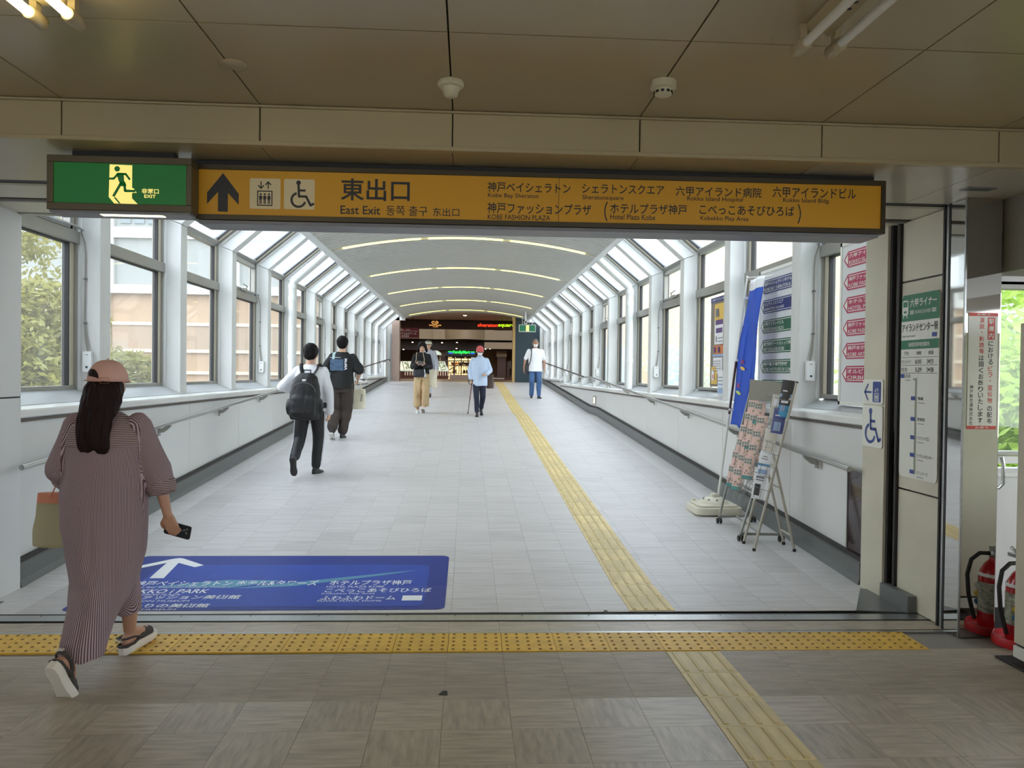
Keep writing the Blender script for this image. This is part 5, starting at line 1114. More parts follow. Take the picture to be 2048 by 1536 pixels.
# sign lettering on the brown header
sq_ = thing('shop_lettering', 'red and green glowing letters on the brown header of the hall', 'sign', (0, 35.95, 0)); q = lambda px, py: at(px, py, 35.95)
mr_ = mat('letters_red_lit', rgb(255, 70, 40), .4, emit=1.3, ecol=rgb(255, 60, 30)); ml_ = mat('letters_lime_lit', rgb(190, 240, 40), .4, emit=1.2, ecol=rgb(180, 235, 30))
g = G2(); g.text('sheraton', q(955.5, 650).x, q(955, 653.3).z, .155, q(995.5, 650).x - q(955.5, 650).x, .02); g.lay('red_letters', mr_, sq_, (0, 0, 0), (1, 0, 0), (0, 0, 1), .01)
g = G2(); g.text('square', q(996.5, 650).x, q(996.5, 655.2).z, .16, q(1029, 650).x - q(996.5, 650).x, .02); g.lay('lime_letters', ml_, sq_, (0, 0, 0), (1, 0, 0), (0, 0, 1), .01)
em = thing('emblem', 'glowing oval emblem with small lettering left on the brown header', 'sign', (0, 35.95, 0)); mo_ = mat('letters_amber_lit', rgb(250, 190, 110), .4, emit=.8, ecol=rgb(250, 180, 95))
g = G2(); c = q(870, 645); g.v = []; g.f = []
for k in range(20):
    a0, a1 = 2 * pi * k / 20, 2 * pi * (k + 1) / 20
    if k in (4, 5): continue
    g.poly([(c.x + .16 * cos(a0), c.z + .085 * sin(a0)), (c.x + .125 * cos(a0), c.z + .06 * sin(a0)), (c.x + .125 * cos(a1), c.z + .06 * sin(a1)), (c.x + .16 * cos(a1), c.z + .085 * sin(a1))])
g.stroke([(c.x - .06, c.z + .01), (c.x, c.z + .03), (c.x + .05, c.z - .01), (c.x + .09, c.z + .02)], .02)
g.text('PORTOPIA HOTEL', q(858.5, 650).x, q(858, 651.5).z, .06, .56, .02) if False else g.text('ROKKO ISLAND', q(858.5, 650).x, q(858, 651.6).z, .06, .56, .02); g.text('KOBE', q(866, 654).x, q(866, 654.4).z, .04, .24, .01); g.lay('lettering', mo_, em, (0, 0, 0), (1, 0, 0), (0, 0, 1), .01)
ms = thing('hanging_sign', 'maroon hanging board with white writing left of the hall entrance', 'sign', (0, 33, 0)); q = lambda px, py: at(px, py, 33); a = q(790, 677); c = q(838.5, 656)
b = MB(); b.box(a.x, c.x, 0, .06, a.z, c.z); b.build('panel', mat('sign_maroon', rgb(120, 38, 46), .5), ms); b = MB(); b.box(a.x + .4, a.x + .43, .02, .05, c.z, 3.98); b.box(c.x - .3, c.x - .27, .02, .05, c.z, 3.98); b.build('hanger', m_mdk, ms)
g = G2(); g.text('ホテル&タワーズ', q(797.5, 666).x, q(797, 669).z, .1, q(833, 666).x - q(797.5, 666).x, .015); g.text('7-3355', q(797.5, 672).x, q(797, 674).z, .09, q(818, 666).x - q(797.5, 666).x, .015); g.text('着」etc.', q(799, 660).x, q(799, 660.5).z, .07, .46, .012); g.rect(q(798, 660).x, q(836, 660).x, q(800, 662).z, q(800, 661.4).z); g.rect(q(798, 660).x, q(836, 660).x, q(800, 676).z, q(800, 675.4).z)
g.lay('lettering', m_wht, ms, (0, 0, 0), (1, 0, 0), (0, 0, 1), .01)
# lit display counters
m_case = mat('display_lit', rgb(196, 212, 200), .4, emit=.10, ecol=rgb(220, 240, 225)); m_food = mat('display_food', rgb(120, 130, 70), .6)
for i, (p0, p1, lab) in enumerate(((798, 832, 'lit glass display counter at the left of the shopping hall'), (864, 894, 'lit produce counter behind the woman with the phone'))):
    t = thing('display_counter', lab, 'counter', (0, 41, 0)); a, c = at(p0, 740, 41), at(p1, 722, 41)
    b = MB(); b.add([(a.x, 0, a.z), (c.x + .1, 0, a.z), (c.x - .15, 1.1, c.z), (a.x, 1.1, c.z), (a.x, 0, a.z - .06), (c.x + .1, 0, a.z - .06), (c.x - .15, 1.1, a.z - .06), (a.x, 1.1, a.z - .06)], [(0, 1, 2, 3), (4, 7, 6, 5), (0, 4, 5, 1), (1, 5, 6, 2), (2, 6, 7, 3), (3, 7, 4, 0)]); b.build('top', m_case, t)
    b = MB(); b.box(a.x, c.x + .05, .05, 1.1, ZM, a.z - .06); b.build('body', m_mbr, t)
    b = MB(); rn = random.Random(i)
    for k in range(14): u = a.x + .05 + rn.random() * (c.x - a.x - .15); v = rn.random(); zz_ = a.z + (c.z - a.z) * v; b.ell((u, v * 1.0 + .05, zz_ + .02), (.06, .05, .03), n=8, k=5)
    tag(b.build('produce', m_food, t), kind='stuff')
    b = MB()
    for k in range(6): u = a.x + .3 + k * .13; b.box(u, u + .05, .0, .04, ZM + .18, ZM + .42)
    b.build('white_tag', m_mce, t)
    b = MB()
    for k in range(4): u = a.x + (c.x - a.x) * k / 3.2; b.tube([(u, 0, a.z + .01), (u - .2, 1.05, c.z + .01)], .012, 5)
    b.build('divider', m_mdk, t)
ln = thing('stall_canopy', 'small white lit canopy over the produce counter', 'canopy', at(871, 710, 42)); b = MB(); b.lathe([(.34, 0), (.3, .12), (.15, .22), (.02, .25)], n=16); b.build('dome', m_case, ln, smooth=True); b = MB(); b.box(-.26, -.23, 0, .03, -1.2, 0); b.box(.23, .26, 0, .03, -1.2, 0); b.build('post', m_mtan, ln)
es = thing('escalator', 'dark escalator head with glass sides right of the cane user', 'escalator', (0, 40, ZM)); b = MB()
for x in (.75, 2.2): b.box(x, x + .04, 0, 3, .15, .95)
b.build('glass_side', mat('dark_glass', rgb(48, 44, 42), .1, spec=.8), es)
b = MB()
for x in (.77, 2.22): b.tube([(x, 0, .3), (x, -.2, .6), (x, 0, .97), (x, 3, .97)], .035, 8)
b.build('handrail', m_black, es, smooth=True); b = MB(); b.box(.6, 2.5, -.2, 3, 0, .14); b.build('base', m_mbr, es); b = MB(); b.box(1.0, 1.9, -.22, 0, .05, .10); b.build('comb_light', m_mce, es)
rl = thing('railing', 'dark ornate railing with diagonal stair below the green shop sign', 'railing', (0, 41.5, ZM)); b = MB(); b.tube([(-1.5, 0, .2), (-.2, 0, .95)], .03, 6); b.tube([(-1.2, 0, .98), (.5, 0, 1.0)], .03, 6); b.tube([(-1.2, 0, .1), (.5, 0, .1)], .02, 6)
for k in range(13): x = -1.15 + k * .135; b.tube([(x, 0, .1), (x, 0, 1.0)], .014, 5)
b.build('bars', m_mdk, rl)
b = MB()
for k in range(4): b.tube([(-.9 + .35 * k + .13 * cos(a_), -.02, .55 + .25 * sin(a_)) for a_ in np.linspace(0, 2 * pi, 13)[:-1]], .02, 5, closed=True)
b.build('scroll', m_gold, rl)
b = MB(); b.box(-.9, .25, -2.5, -2.2, 0, .24); t = thing('bench', 'low stone bench in front of the dark railing', 'bench', (0, 41.5, ZM)); b.build('seat', m_rose, t); b = MB(); b.box(-.8, -.6, -2.48, -2.22, -.0, .02); b.build('foot', m_mdk, t)
# far exit light and camera
ex2 = thing('exit_sign', 'small green exit sign hanging at the far right end of the corridor', 'sign', (0, 27.6, 0)); q = lambda px, py: at(px, py, 27.6); a, c = q(1038, 663.5), q(1071.5, 649.5)
b = MB(); b.box(a.x, c.x, 0, .12, a.z, c.z); b.build('frame', m_signw, ex2); b = MB(); b.box(a.x + .02, c.x - .02, -.006, 0, a.z + .02, c.z - .02); b.build('face', mat('exit_green_far', rgb(28, 110, 76), .4, emit=.15), ex2)
b = MB(); b.box(a.x + .25, a.x + .36, -.01, -.006, a.z + .025, c.z - .025); b.build('pictogram', m_exit, ex2); b = MB()
for x in (a.x + .12, c.x - .12): b.tube([(x, .06, c.z), (x, .06, 3.62)], .01, 6)
b.build('hanger', m_signw, ex2)
sc_ = thing('security_camera', 'white security camera under the vault in front of the far exit sign', 'camera', (0, 26.9, 0)); p = at(1051, 645, 26.9); b = MB(); b.tube([(p.x, 0, 3.7), (p.x, 0, p.z + .06)], .03, 8); b.build('mount', m_white, sc_); b = MB(); b.rbox(p.x - .05, p.x + .05, -.16, .14, p.z - .05, p.z + .05, .02); b.build('body', m_white, sc_); b = MB(); b.tube([(p.x, -.2, p.z), (p.x, -.15, p.z)], .035, 10); b.build('lens', m_black, sc_)
for x, y, zz_, pw in ((-4, 33, 3.9, 30), (2, 33, 3.9, 30), (-2, 40, 3.3, 40), (3, 41, 3.3, 30), (0, 46, 6.5, 60), (-4, 45, 6.5, 60)): area('hall_lamp', (x, y, zz_), (1.2, 1.2), pw, (1, .78, .55))
# ------------------------------------------------------------------ people
TMP = bpy.data.scenes.new('tmp')
def fuse(name, mb, vox, m, parent, it=4, wr=0, ws=(6, 6, 2.5), fn=None):
    """one continuous skin over overlapping closed shapes"""
    me = mb.mesh(name, m); o = bpy.data.objects.new(name, me); TMP.collection.objects.link(o)
    md = o.modifiers.new('r', 'REMESH'); md.mode = 'VOXEL'; md.voxel_size = vox
    if it: sm = o.modifiers.new('s', 'SMOOTH'); sm.iterations = it; sm.factor = .6
    vl = TMP.view_layers[0]; vl.update(); r = bpy.data.meshes.new_from_object(o.evaluated_get(vl.depsgraph)); bpy.data.objects.remove(o); bpy.data.meshes.remove(me)
    if wr or fn:
        n = len(r.vertices); co = np.empty(n * 3); r.vertices.foreach_get('co', co); co = co.reshape(-1, 3); no = np.empty(n * 3); r.vertices.foreach_get('normal', no); no = no.reshape(-1, 3)
        if wr:
            d = np.array([noise.noise(Vector((c[0] * ws[0], c[1] * ws[1], c[2] * ws[2]))) + .45 * noise.noise(Vector((c[0] * ws[0] * 2.3 + 5, c[1] * ws[1] * 2.3, c[2] * ws[2] * 2.3))) for c in co]); co = co + no * (d * wr)[:, None]
        if fn: co = fn(co, no)
        r.vertices.foreach_set('co', co.ravel())
    r.polygons.foreach_set('use_smooth', [True] * len(r.polygons)); r.name = name
    if not r.materials: r.materials.append(m)
    r.update(); return link(name, r, parent)
def ik(a, c, l1, l2, pole):
    d = c - a; L = d.length; dr_ = d / L; L = min(L, l1 + l2 - .002); x = (l1 * l1 - l2 * l2 + L * L) / (2 * L); h = sqrt(max(0, l1 * l1 - x * x)); pv = pole - dr_ * pole.dot(dr_); pv.normalize(); return a + dr_ * x + pv * h, a + dr_ * L
m_skin = mat('skin', rgb(206, 164, 138), .5, var=((12, 12, 12), .06, 3)); m_skin2 = mat('skin_tan', rgb(176, 126, 98), .5, var=((12, 12, 12), .06, 3))
m_hair = mat('hair_black', rgb(22, 18, 20), .62, spec=.15, bump=((60, 60, 8), .5)); m_hairg = mat('hair_grey', rgb(112, 104, 98), .7, spec=.15, bump=((60, 60, 8), .4)); m_eye = mat('eye_dark', rgb(30, 22, 20), .3); m_lips = mat('lips', rgb(170, 96, 88), .5); m_mask = mat('mask_white', rgb(226, 226, 228), .7, bump=((20, 20, 80), .1))
def hand(b, w, d, pn, side, sc=1.0, curl=.5, spread=0.0):
    """w wrist, d pointing direction, pn palm normal (fingers curl towards it), side: towards the thumb"""
    d = Vector(d).normalized(); pn = Vector(pn); pn = (pn - d * pn.dot(d)).normalized(); sd = Vector(side); sd = (sd - d * sd.dot(d) - pn * sd.dot(pn)).normalized()
    ls = (.068, .076, .071, .056)
    for i in range(4):
        off = (.0285 - .019 * i) * sc; k0 = w + d * .012 * sc + sd * off * .65; k1 = w + d * (.082 - .004 * abs(i - 1)) * sc + sd * off
        b.cap(k0, .0125 * sc, k1, .0105 * sc, 10); a = curl * .5; p = k1; r = .0092 * sc
        for j, fr in enumerate((.45, .32, .26)):
            dd = (d * cos(a) + pn * sin(a)); q = p + dd * ls[i] * fr * sc; b.cap(p, r, q, r * .9, 8); p = q; r *= .92; a += curl * .85
    t0 = w + d * .022 * sc + sd * .024 * sc; t1 = t0 + (sd * .75 + d * .65 + pn * .25).normalized() * .036 * sc; t2 = t1 + (sd * .25 + d * .85 + pn * .45).normalized() * .028 * sc; t3 = t2 + (d * .8 + pn * .6 - sd * .1).normalized() * .022 * sc
    b.cap(t0, .014 * sc, t1, .0115 * sc, 10); b.cap(t1, .0112 * sc, t2, .0098 * sc, 8); b.cap(t2, .0098 * sc, t3, .008 * sc, 8)
class Man:
    def __init__(s, name, label, loc, H, fwd, group=None):
        s.H = H; s.f = fwd; s.root = thing('person', label, 'person', loc, group=group); s.leg = {}; s.arm = {}; s.foot = .62
    def V(s, x, f, z): return Vector((x, f * s.f, z))
    def pose(s, legs, arms, head=(0, 0), lean=0, hip=None, shw=.108, hx=.0):
        H = s.H; s.hipz = hip or .515 * H; s.lean = lean; s.shz = .812 * H; s.hx = hx
        def up(z): t = max(0, (z - s.hipz)) ; return s.V(hx, lean * t, z)
        s.up = up
        for sd in (-1, 1):
            ax, af, az, toe = legs[sd]; a = s.V(hx + sd * .052 * H, 0, s.hipz); c = s.V(ax, af, az); k, c2 = ik(a, c, .245 * H, .24 * H, s.V(sd * .08, 1, .0)); s.leg[sd] = (a, k, c2, toe)
        for sd in (-1, 1):
            if sd not in arms: continue
            q = arms[sd]; sh = up(s.shz) + Vector((sd * shw * H, 0, 0)); c = s.V(*q[0]); e, c2 = ik(sh, c, .172 * H, .148 * H, s.V(*(q[4] if len(q) > 4 else (sd * .6, -1, -.3)))); s.arm[sd] = (sh, e, c2, q)
        s.hc = up(.925 * H); s.hm = Matrix.Rotation(head[0], 4, 'Z') @ Matrix.Rotation(-head[1] * s.f, 4, 'X')
    def hp(s, x, f, z):                       # point on the head, relative to the skull centre, in units of H
        return s.hc + s.hm @ (s.V(x, f, z) * s.H)
    def body(s, vox=.008, skin=None, curl=.5, handsc=1.0):
        H = s.H; b = MB(); b_l = s.up
        b.ell(s.hp(0, -.006, .016), (.0475 * H, .057 * H, .058 * H), s.hm); b.ell(s.hp(0, .012, -.022), (.038 * H, .042 * H, .040 * H), s.hm); b.ell(s.hp(0, .030, -.045), (.02 * H, .018 * H, .014 * H), s.hm)
        b.cap(s.hp(0, .05, .004), .006 * H, s.hp(0, .061, -.012), .009 * H, 8); b.ell(s.hp(0, .047, -.033), (.014 * H, .008 * H, .007 * H), s.hm, 10, 6)
        for sd in (-1, 1): b.ell(s.hp(sd * .048, -.004, -.006), (.006 * H, .013 * H, .019 * H), s.hm, 10, 6); b.ell(s.hp(sd * .019, .046, .012), (.011 * H, .006 * H, .004 * H), s.hm, 8, 5)
        b.cap(b_l(.80 * H), .036 * H, s.hp(0, -.012, -.03), .032 * H)
        rg = [(.47, .07, .05), (.51, .098, .068), (.55, .096, .066), (.61, .08, .056), (.68, .09, .062), (.75, .105, .066), (.80, .105, .055), (.83, .06, .042)]
        b.loft([(b_l(z * H), rx * H, ry * H) for z, rx, ry in rg])
        for sd in (-1, 1):
            a, k, c, toe = s.leg[sd]; b.cap(a, .052 * H, k, .034 * H); b.cap(k, .034 * H, k.lerp(c, .35), .034 * H); b.cap(k.lerp(c, .3), .034 * H, c, .02 * H)
            t, n = s.frame(toe); fs_ = s.foot; hl = c - n * .026 * H - t * .018 * H; b.cap(hl, .021 * H * fs_, c + t * .085 * H * fs_ - n * .03 * H, .016 * H * fs_); b.cap(c, .019 * H, c + t * .055 * H * fs_ - n * .024 * H, .019 * H * fs_)
            if sd in s.arm:
                sh, e, w, q = s.arm[sd]; b.cap(sh + Vector((-sd * .008 * H, 0, -.012 * H)), .025 * H, e, .021 * H); b.cap(e, .0215 * H, e.lerp(w, .3), .021 * H); b.cap(e.lerp(w, .25), .021 * H, w, .0145 * H); hand(b, w, s.V(*q[1]), s.V(*q[2]), s.V(*q[3]), handsc * H / 1.68, q[5] if len(q) > 5 else curl)
        return fuse('body', b, vox, skin or m_skin, s.root, 2)
    def frame(s, toe):                        # toe=(yaw, pitch down, roll)
        t = s.V(sin(toe[0]) * cos(toe[1]), cos(toe[0]) * cos(toe[1]), -sin(toe[1])); r = t.cross(Vector((0, 0, 1))).normalized(); n = r.cross(t).normalized(); return t, n
    def shoe(s, sd, mu, ms, L=.155, hs=.022, extra=None):
        a, k, c, toe = s.leg[sd]; t, n = s.frame(toe); r = t.cross(n).normalized(); H = s.H; O = c - n * .045 * H - t * .042 * H
        M = Matrix(((r.x, t.x, n.x, O.x), (r.y, t.y, n.y, O.y), (r.z, t.z, n.z, O.z), (0, 0, 0, 1))); L = L * H
        out = [(-.018, 0), (.018, 0), (.022, .15), (.019, .35), (.021, .55), (.027, .72), (.026, .85), (.017, .97), (0, 1.0), (-.015, .96), (-.023, .84), (-.024, .70), (-.020, .5), (-.019, .3), (-.022, .13)]
        so = empty('shoe'); so.parent = s.root
        b = MB(); b.prism([(x * H * 1.0, y * L) for x, y in out], -hs, .006, 'z', M); b.build('sole', ms, so, bevel=.004, smooth=True)
        b = MB(); W = .02 * H; mk = lambda x, y, z: M @ Vector((x, y, z))
        b.cap(mk(0, L * .18, .018), W * 1.05, mk(0, L * .22, .050 * H), W * .98); b.cap(mk(0, L * .10, .022), W * .85, mk(0, L * .13, .04 * H), W * .8); b.cap(mk(0, L * .16, .04 * H), W * .9, mk(0, L * .5, .022 * H), W * .95); b.cap(mk(0, L * .14, .014), W * 1.0, mk(0, L * .6, .014), W * 1.1); b.cap(mk(0, L * .55, .015), W * 1.12, mk(0, L * .84, .010), W * .95)
        fuse('upper', b, .006, mu, so, 2)
        return so, M, L
    def top(s, m, rg=None, infl=.012, sl=(.045, .038, .034), length=1.0, vox=.009, wr=.010, name='shirt', hem=.50, extra=None, cuff=None):
        H = s.H; b = MB(); rr = rg or [(hem, .108, .082), (.56, .103, .077), (.64, .098, .070), (.72, .106, .072), (.78, .112, .068), (.81, .10, .056), (.835, .06, .044), (.85, .042, .038)]
        b.loft([(s.up(z * H), rx * H + infl, ry * H + infl) for z, rx, ry in rr])
        for sd, (sh, e, w, q) in s.arm.items():
            b.cap(sh + Vector((-sd * .010 * H, 0, -.016 * H)), sl[0] * H, e if length >= .5 else sh.lerp(e, length * 2), sl[1] * H)
            if length > .5: b.cap(e, sl[1] * H, e.lerp(w, (length - .5) * 2), sl[2] * H)
        if extra: extra(b)
        o = fuse(name, b, vox, m, s.root, 4, wr)
        return o
    def trousers(s, m, r=(.062, .045, .036), end=.93, vox=.009, wr=.008, name='trousers', flat=1.0):
        H = s.H; b = MB(); b.loft([(s.up(.455 * H), .095 * H, .068 * H), (s.up(.50 * H), .108 * H, .080 * H), (s.up(.55 * H), .100 * H, .072 * H), (s.up(.60 * H), .088 * H, .064 * H)])
        for sd in (-1, 1):
            a, k, c, toe = s.leg[sd]; q = k.lerp(c, end); b.cap(a + Vector((0, 0, -.01)), r[0] * H, k, r[1] * H, 14); b.cap(k, r[1] * H, q - (q - k).normalized() * r[2] * H * .75, r[2] * H, 14)
        return fuse(name, b, vox, m, s.root, 3, wr, (9, 9, 4))
    def face(s, mask=False, lips=True):
        b = MB()
        for sd in (-1, 1):
            b = MB(); b.ell(s.hp(sd * .018, .0495, .004), (.0075 * s.H, .004 * s.H, .0035 * s.H), s.hm, 10, 6); b.build('eye', m_eye, s.root, smooth=True)
            b = MB(); b.cap(s.hp(sd * .009, .053, .018), .0018 * s.H, s.hp(sd * .028, .047, .019), .0014 * s.H, 6); b.build('eyebrow', m_eye, s.root)
        if mask:
            b = MB(); b.ell(s.hp(0, .030, -.028), (.037 * s.H, .034 * s.H, .030 * s.H), s.hm); b.cap(s.hp(0, .055, -.012), .010 * s.H, s.hp(0, .052, -.032), .016 * s.H); fuse('mask', b, .006, m_mask, s.root, 3)
            b = MB()
            for sd in (-1, 1): b.tube([s.hp(sd * .034, .035, -.018), s.hp(sd * .049, .01, .004), s.hp(sd * .05, -.006, .012)], .0016 * s.H, 5)
            b.build('mask_loop', m_mask, s.root)
        elif lips:
            b = MB(); b.ell(s.hp(0, .0555, -.033), (.013 * s.H, .004 * s.H, .0045 * s.H), s.hm, 10, 6); b.build('lips', m_lips, s.root, smooth=True)
    def short_hair(s, m, full=1.0, fringe=True):
        H = s.H; b = MB(); b.ell(s.hp(0, -.014, .026), (.054 * H * full, .060 * H * full, .056 * H * full), s.hm); b.ell(s.hp(0, -.034, -.004), (.047 * H * full, .036 * H, .046 * H), s.hm); 
        if fringe: b.ell(s.hp(0, .028, .046), (.044 * H, .030 * H, .026 * H), s.hm)
        for sd in (-1, 1): b.cap(s.hp(sd * .046, -.012, .02), .012 * H, s.hp(sd * .046, -.016, -.002), .009 * H)
        return fuse('hair', b, .007, m, s.root, 2, .007, (26, 26, 12))
    def cap_(s, m, brim=1, f=1.0):
        H = s.H; b = MB(); n = 22; vs = []; k = 8
        for i in range(k):
            t = i / (k - 1) * pi / 2 * .985
            for j in range(n):
                a = 2 * pi * j / n; vs.append(s.hp(.0520 * f * cos(a) * cos(t) ** .8, -.004 + .062 * f * sin(a) * cos(t) ** .8, .014 + .062 * f * sin(t)))
        b.add(vs, [(i * n + j, i * n + (j + 1) % n, (i + 1) * n + (j + 1) % n, (i + 1) * n + j) for i in range(k - 1) for j in range(n)] + [tuple(range(n))[::-1], tuple((k - 1) * n + j for j in range(n))]); b.ell(s.hp(0, -.004, .0765 * f), (.004 * H, .004 * H, .002 * H), s.hm, 8, 5)
        cp = b.build('cap', m, s.root, smooth='all')
        if brim:
            b = MB(); pts = [s.hp(.046 * cos(a), .042 + .052 * sin(a), .016 - .010 * sin(a)) for a in np.linspace(0, pi, 12)] + [s.hp(.040 * cos(a), .03 + .022 * sin(a), .020) for a in np.linspace(pi, 0, 6)]
            up_ = s.hm @ Vector((0, 0, .005)); N_ = len(pts); b.add(pts + [p + up_ for p in pts], [tuple(range(N_))[::-1], tuple(range(N_, 2 * N_))] + [(i, (i + 1) % N_, N_ + (i + 1) % N_, N_ + i) for i in range(N_)]); b.build('brim', m, cp)
        return cp
def stripes(name, c0, c1, period, axis, rough=.8):
    m = mat(name, c0, rough); nt = m.node_tree; N = nt.nodes; L = nt.links; b = N['Principled BSDF']; tc = N.new('ShaderNodeTexCoord'); sx = N.new('ShaderNodeSeparateXYZ'); L.new(tc.outputs['Object'], sx.inputs[0])
    def mth(op, a, v=None, b2=None):
        n = N.new('ShaderNodeMath'); n.operation = op; L.new(a, n.inputs[0])
        if v is not None: n.inputs[1].default_value = v
        if b2 is not None: L.new(b2, n.inputs[1])
        return n.outputs[0]
    if axis == 'x': an = N.new('ShaderNodeAttribute'); an.attribute_name = 'weave'; src = an.outputs['Fac']
    else: src = sx.outputs['Z']
    w = mth('SINE', mth('MULTIPLY', src, 2 * pi / period)); mr = N.new('ShaderNodeMapRange'); mr.inputs[1].default_value = -.35; mr.inputs[2].default_value = .45; L.new(w, mr.inputs[0])
    mx = N.new('ShaderNodeMix'); mx.data_type = 'RGBA'; mx.inputs[6].default_value = (*c0, 1); mx.inputs[7].default_value = (*c1, 1); L.new(mr.outputs[0], mx.inputs[0]); L.new(mx.outputs[2], b.inputs['Base Color']); return m
def tote(label, loc, w, h, d, m, mband=None, rz=0, flare=.12, hnd=None, hm=None, sag=.01, cat='bag', text=None, tm=None, cleat=0):
    t = thing('tote_bag', label, cat, loc, rz); b = MB(); hw = w / 2; rows = 9
    rg = []
    for i in range(rows):
        f = i / (rows - 1); ww = hw * (1 - flare * abs(f - .25) * .6); dd = d / 2 * (1.05 - .75 * f); rg.append((Vector((0, 0, -h + h * f)), ww, dd))
    b.loft(rg, 28, 3.2); o = fuse('bag', b, .008, m, t, 3, sag, (7, 7, 5))
    if mband:
        b = MB(); b.loft([(Vector((0, 0, -h * .17)), hw * .985 * (1 - flare * .38), d / 2 * .5), (Vector((0, 0, .004)), hw * .97 * (1 - flare * .42), d / 2 * .40)], 28, 3.2); b.build('band', mband, t, smooth=True)
    if hnd:
        for k, pts in enumerate(hnd): b = MB(); b.tube(pts, .011, 8, flat=.35); b.build('handle', hm or m, t, smooth=True)
    if text:
        g = G2(); g.text(*text[0]); g.lay('lettering', tm, t, (0, -d / 2 * .74 - .01, 0), (1, 0, 0), (0, 0, 1), .006)
    return t
# ---- 1: woman in the striped dress, walking away in the foreground
WX, WY = -1.80, 3.95
w = Man('p', 'woman in pink cap and striped plum dress walking away with phone in hand', (WX, WY, 0), 1.55, 1)
w.pose({-1: (-.035, -.285, .165, (.15, 1.05)), 1: (.0, .285, .105, (.25, -.08))}, {-1: ((-.20, .20, .925), (.0, .9, -.5), (1, 0, 0), (.0, .3, 1), (-.35, -1, -.6), .9), 1: ((.285, .05, .775), (.28, .2, -1), (.0, 1, .2), (-.6, .6, -.2), (.8, -.6, 0), .55)}, head=(0, .05), lean=.04, hip=.80, shw=.105, hx=.0)
w.foot = 1.0; w.body(.0055, mat('skin_warm', rgb(196, 150, 124), .5, var=((12, 12, 12), .06, 3)))
m_dress = stripes('dress_striped', rgb(96, 72, 78), rgb(186, 166, 172), .0070, 'x'); m_yoke = stripes('yoke_striped', rgb(84, 60, 64), rgb(190, 170, 168), .0085, 'z')
b = MB()
b.loft([(w.V(-.01, -.20, .150), .095, .115), (w.V(-.01, -.17, .22), .102, .130), (w.V(-.005, -.10, .34), .120, .145), (w.V(-.0, -.02, .46), .150, .165), (w.V(-.0, 0, .60), .180, .165), (w.V(-.005, 0, .75), .200, .160), (w.V(-.005, 0, .90), .205, .150), (w.V(-.002, 0, 1.02), .198, .140), (w.V(0, .005, 1.13), .195, .125), (w.V(0, .01, 1.21), .180, .100), (w.V(0, .01, 1.26), .13, .075), (w.V(0, .012, 1.295), .07, .055)], 36)
b.loft([(w.V(.0, .22, .235), .085, .10), (w.V(.0, .17, .36), .10, .12), (w.V(.0, .09, .52), .12, .13), (w.V(.0, .03, .75), .12, .12)], 24)
for sd in (-1, 1):
    sh, e, ww, q = w.arm[sd]; b.cap(sh + Vector((-sd * .015, 0, -.018)), .062, e + Vector((-sd * .015, 0, .02)), .070, 16); b.cap(e + Vector((-sd * .01, 0, .02)), .070, e.lerp(ww, .28), .062, 16)
def pleats(co, no):
    z = co[:, 2]; x = co[:, 0]; y = co[:, 1]; k = np.clip((1.15 - z) / .9, 0, 1) * (np.abs(x) < .24)
    fold = np.sin(x * 34 + z * 3.0) * .6 + np.sin(x * 61 - z * 5 + 1.3) * .35 - 1.2 * np.exp(-((x + .01 - .02 * (1.1 - z)) / .012) ** 2)
    back = np.clip(-no[:, 1], 0, 1); dg_ = np.exp(-((x + .05 - (.62 - z) * .42) / .030) ** 2) * np.clip((.78 - z) * 4, 0, 1) * np.clip((z - .2) * 6, 0, 1)
    return co + no * (k * fold * .0075 + dg_ * .016 * back)[:, None]
dress = fuse('dress', b, .0075, m_dress, w.root, 4, .010, (7, 7, 3), pleats)
def weave(o):                              # which thread of the cloth each point lies on
    me = o.data; n = len(me.vertices); co = np.empty(n * 3); me.vertices.foreach_get('co', co); co = co.reshape(-1, 3)
    x, y, z = co.T; a = np.arctan2(x, -y) * .19
    for sd in (-1, 1):
        sh, e, ww, q = w.arm[sd]; S0 = np.array(sh + Vector((-sd * .015, 0, -.018))); E0 = np.array(e); W0 = np.array(ww)
        for p, q2, first in ((S0, E0, True), (E0, W0, False)):
            d = (q2 - p) / np.linalg.norm(q2 - p); rel = co - p; t = rel @ d; perp = rel - t[:, None] * d; u = np.cross(d, (0, 1, 0)); u /= np.linalg.norm(u); v = np.cross(d, u)
            m_ = (np.sign(x) == sd) & (np.linalg.norm(perp, axis=1) < .11) & (np.abs(x) > .185) & (z > .78) & ((z > e.z) if first else (z <= e.z)); a[m_] = (np.arctan2(perp @ u, perp @ v) * .072)[m_]
    me.attributes.new('weave', 'FLOAT', 'POINT').data.foreach_set('value', a.astype(np.float32))
weave(dress)
b = MB(); b.loft([(w.V(0, .004, 1.135), .200, .132), (w.V(0, .008, 1.21), .186, .107), (w.V(0, .01, 1.262), .135, .081), (w.V(0, .012, 1.30), .074, .060)], 36); fuse('yoke', b, .0075, m_yoke, w.root, 3, .006, (7, 7, 3))
for sd in (-1, 1):
    sh, e, ww, q = w.arm[sd]; d = (ww - e).normalized(); c0 = e.lerp(ww, .20); b = MB(); b.tube([c0, c0 + d * .02, c0 + d * .05, c0 + d * .07], [.066, .074, .073, .062], 20); fuse('cuff', b, .007, m_yoke, w.root, 3, .010, (14, 14, 14))
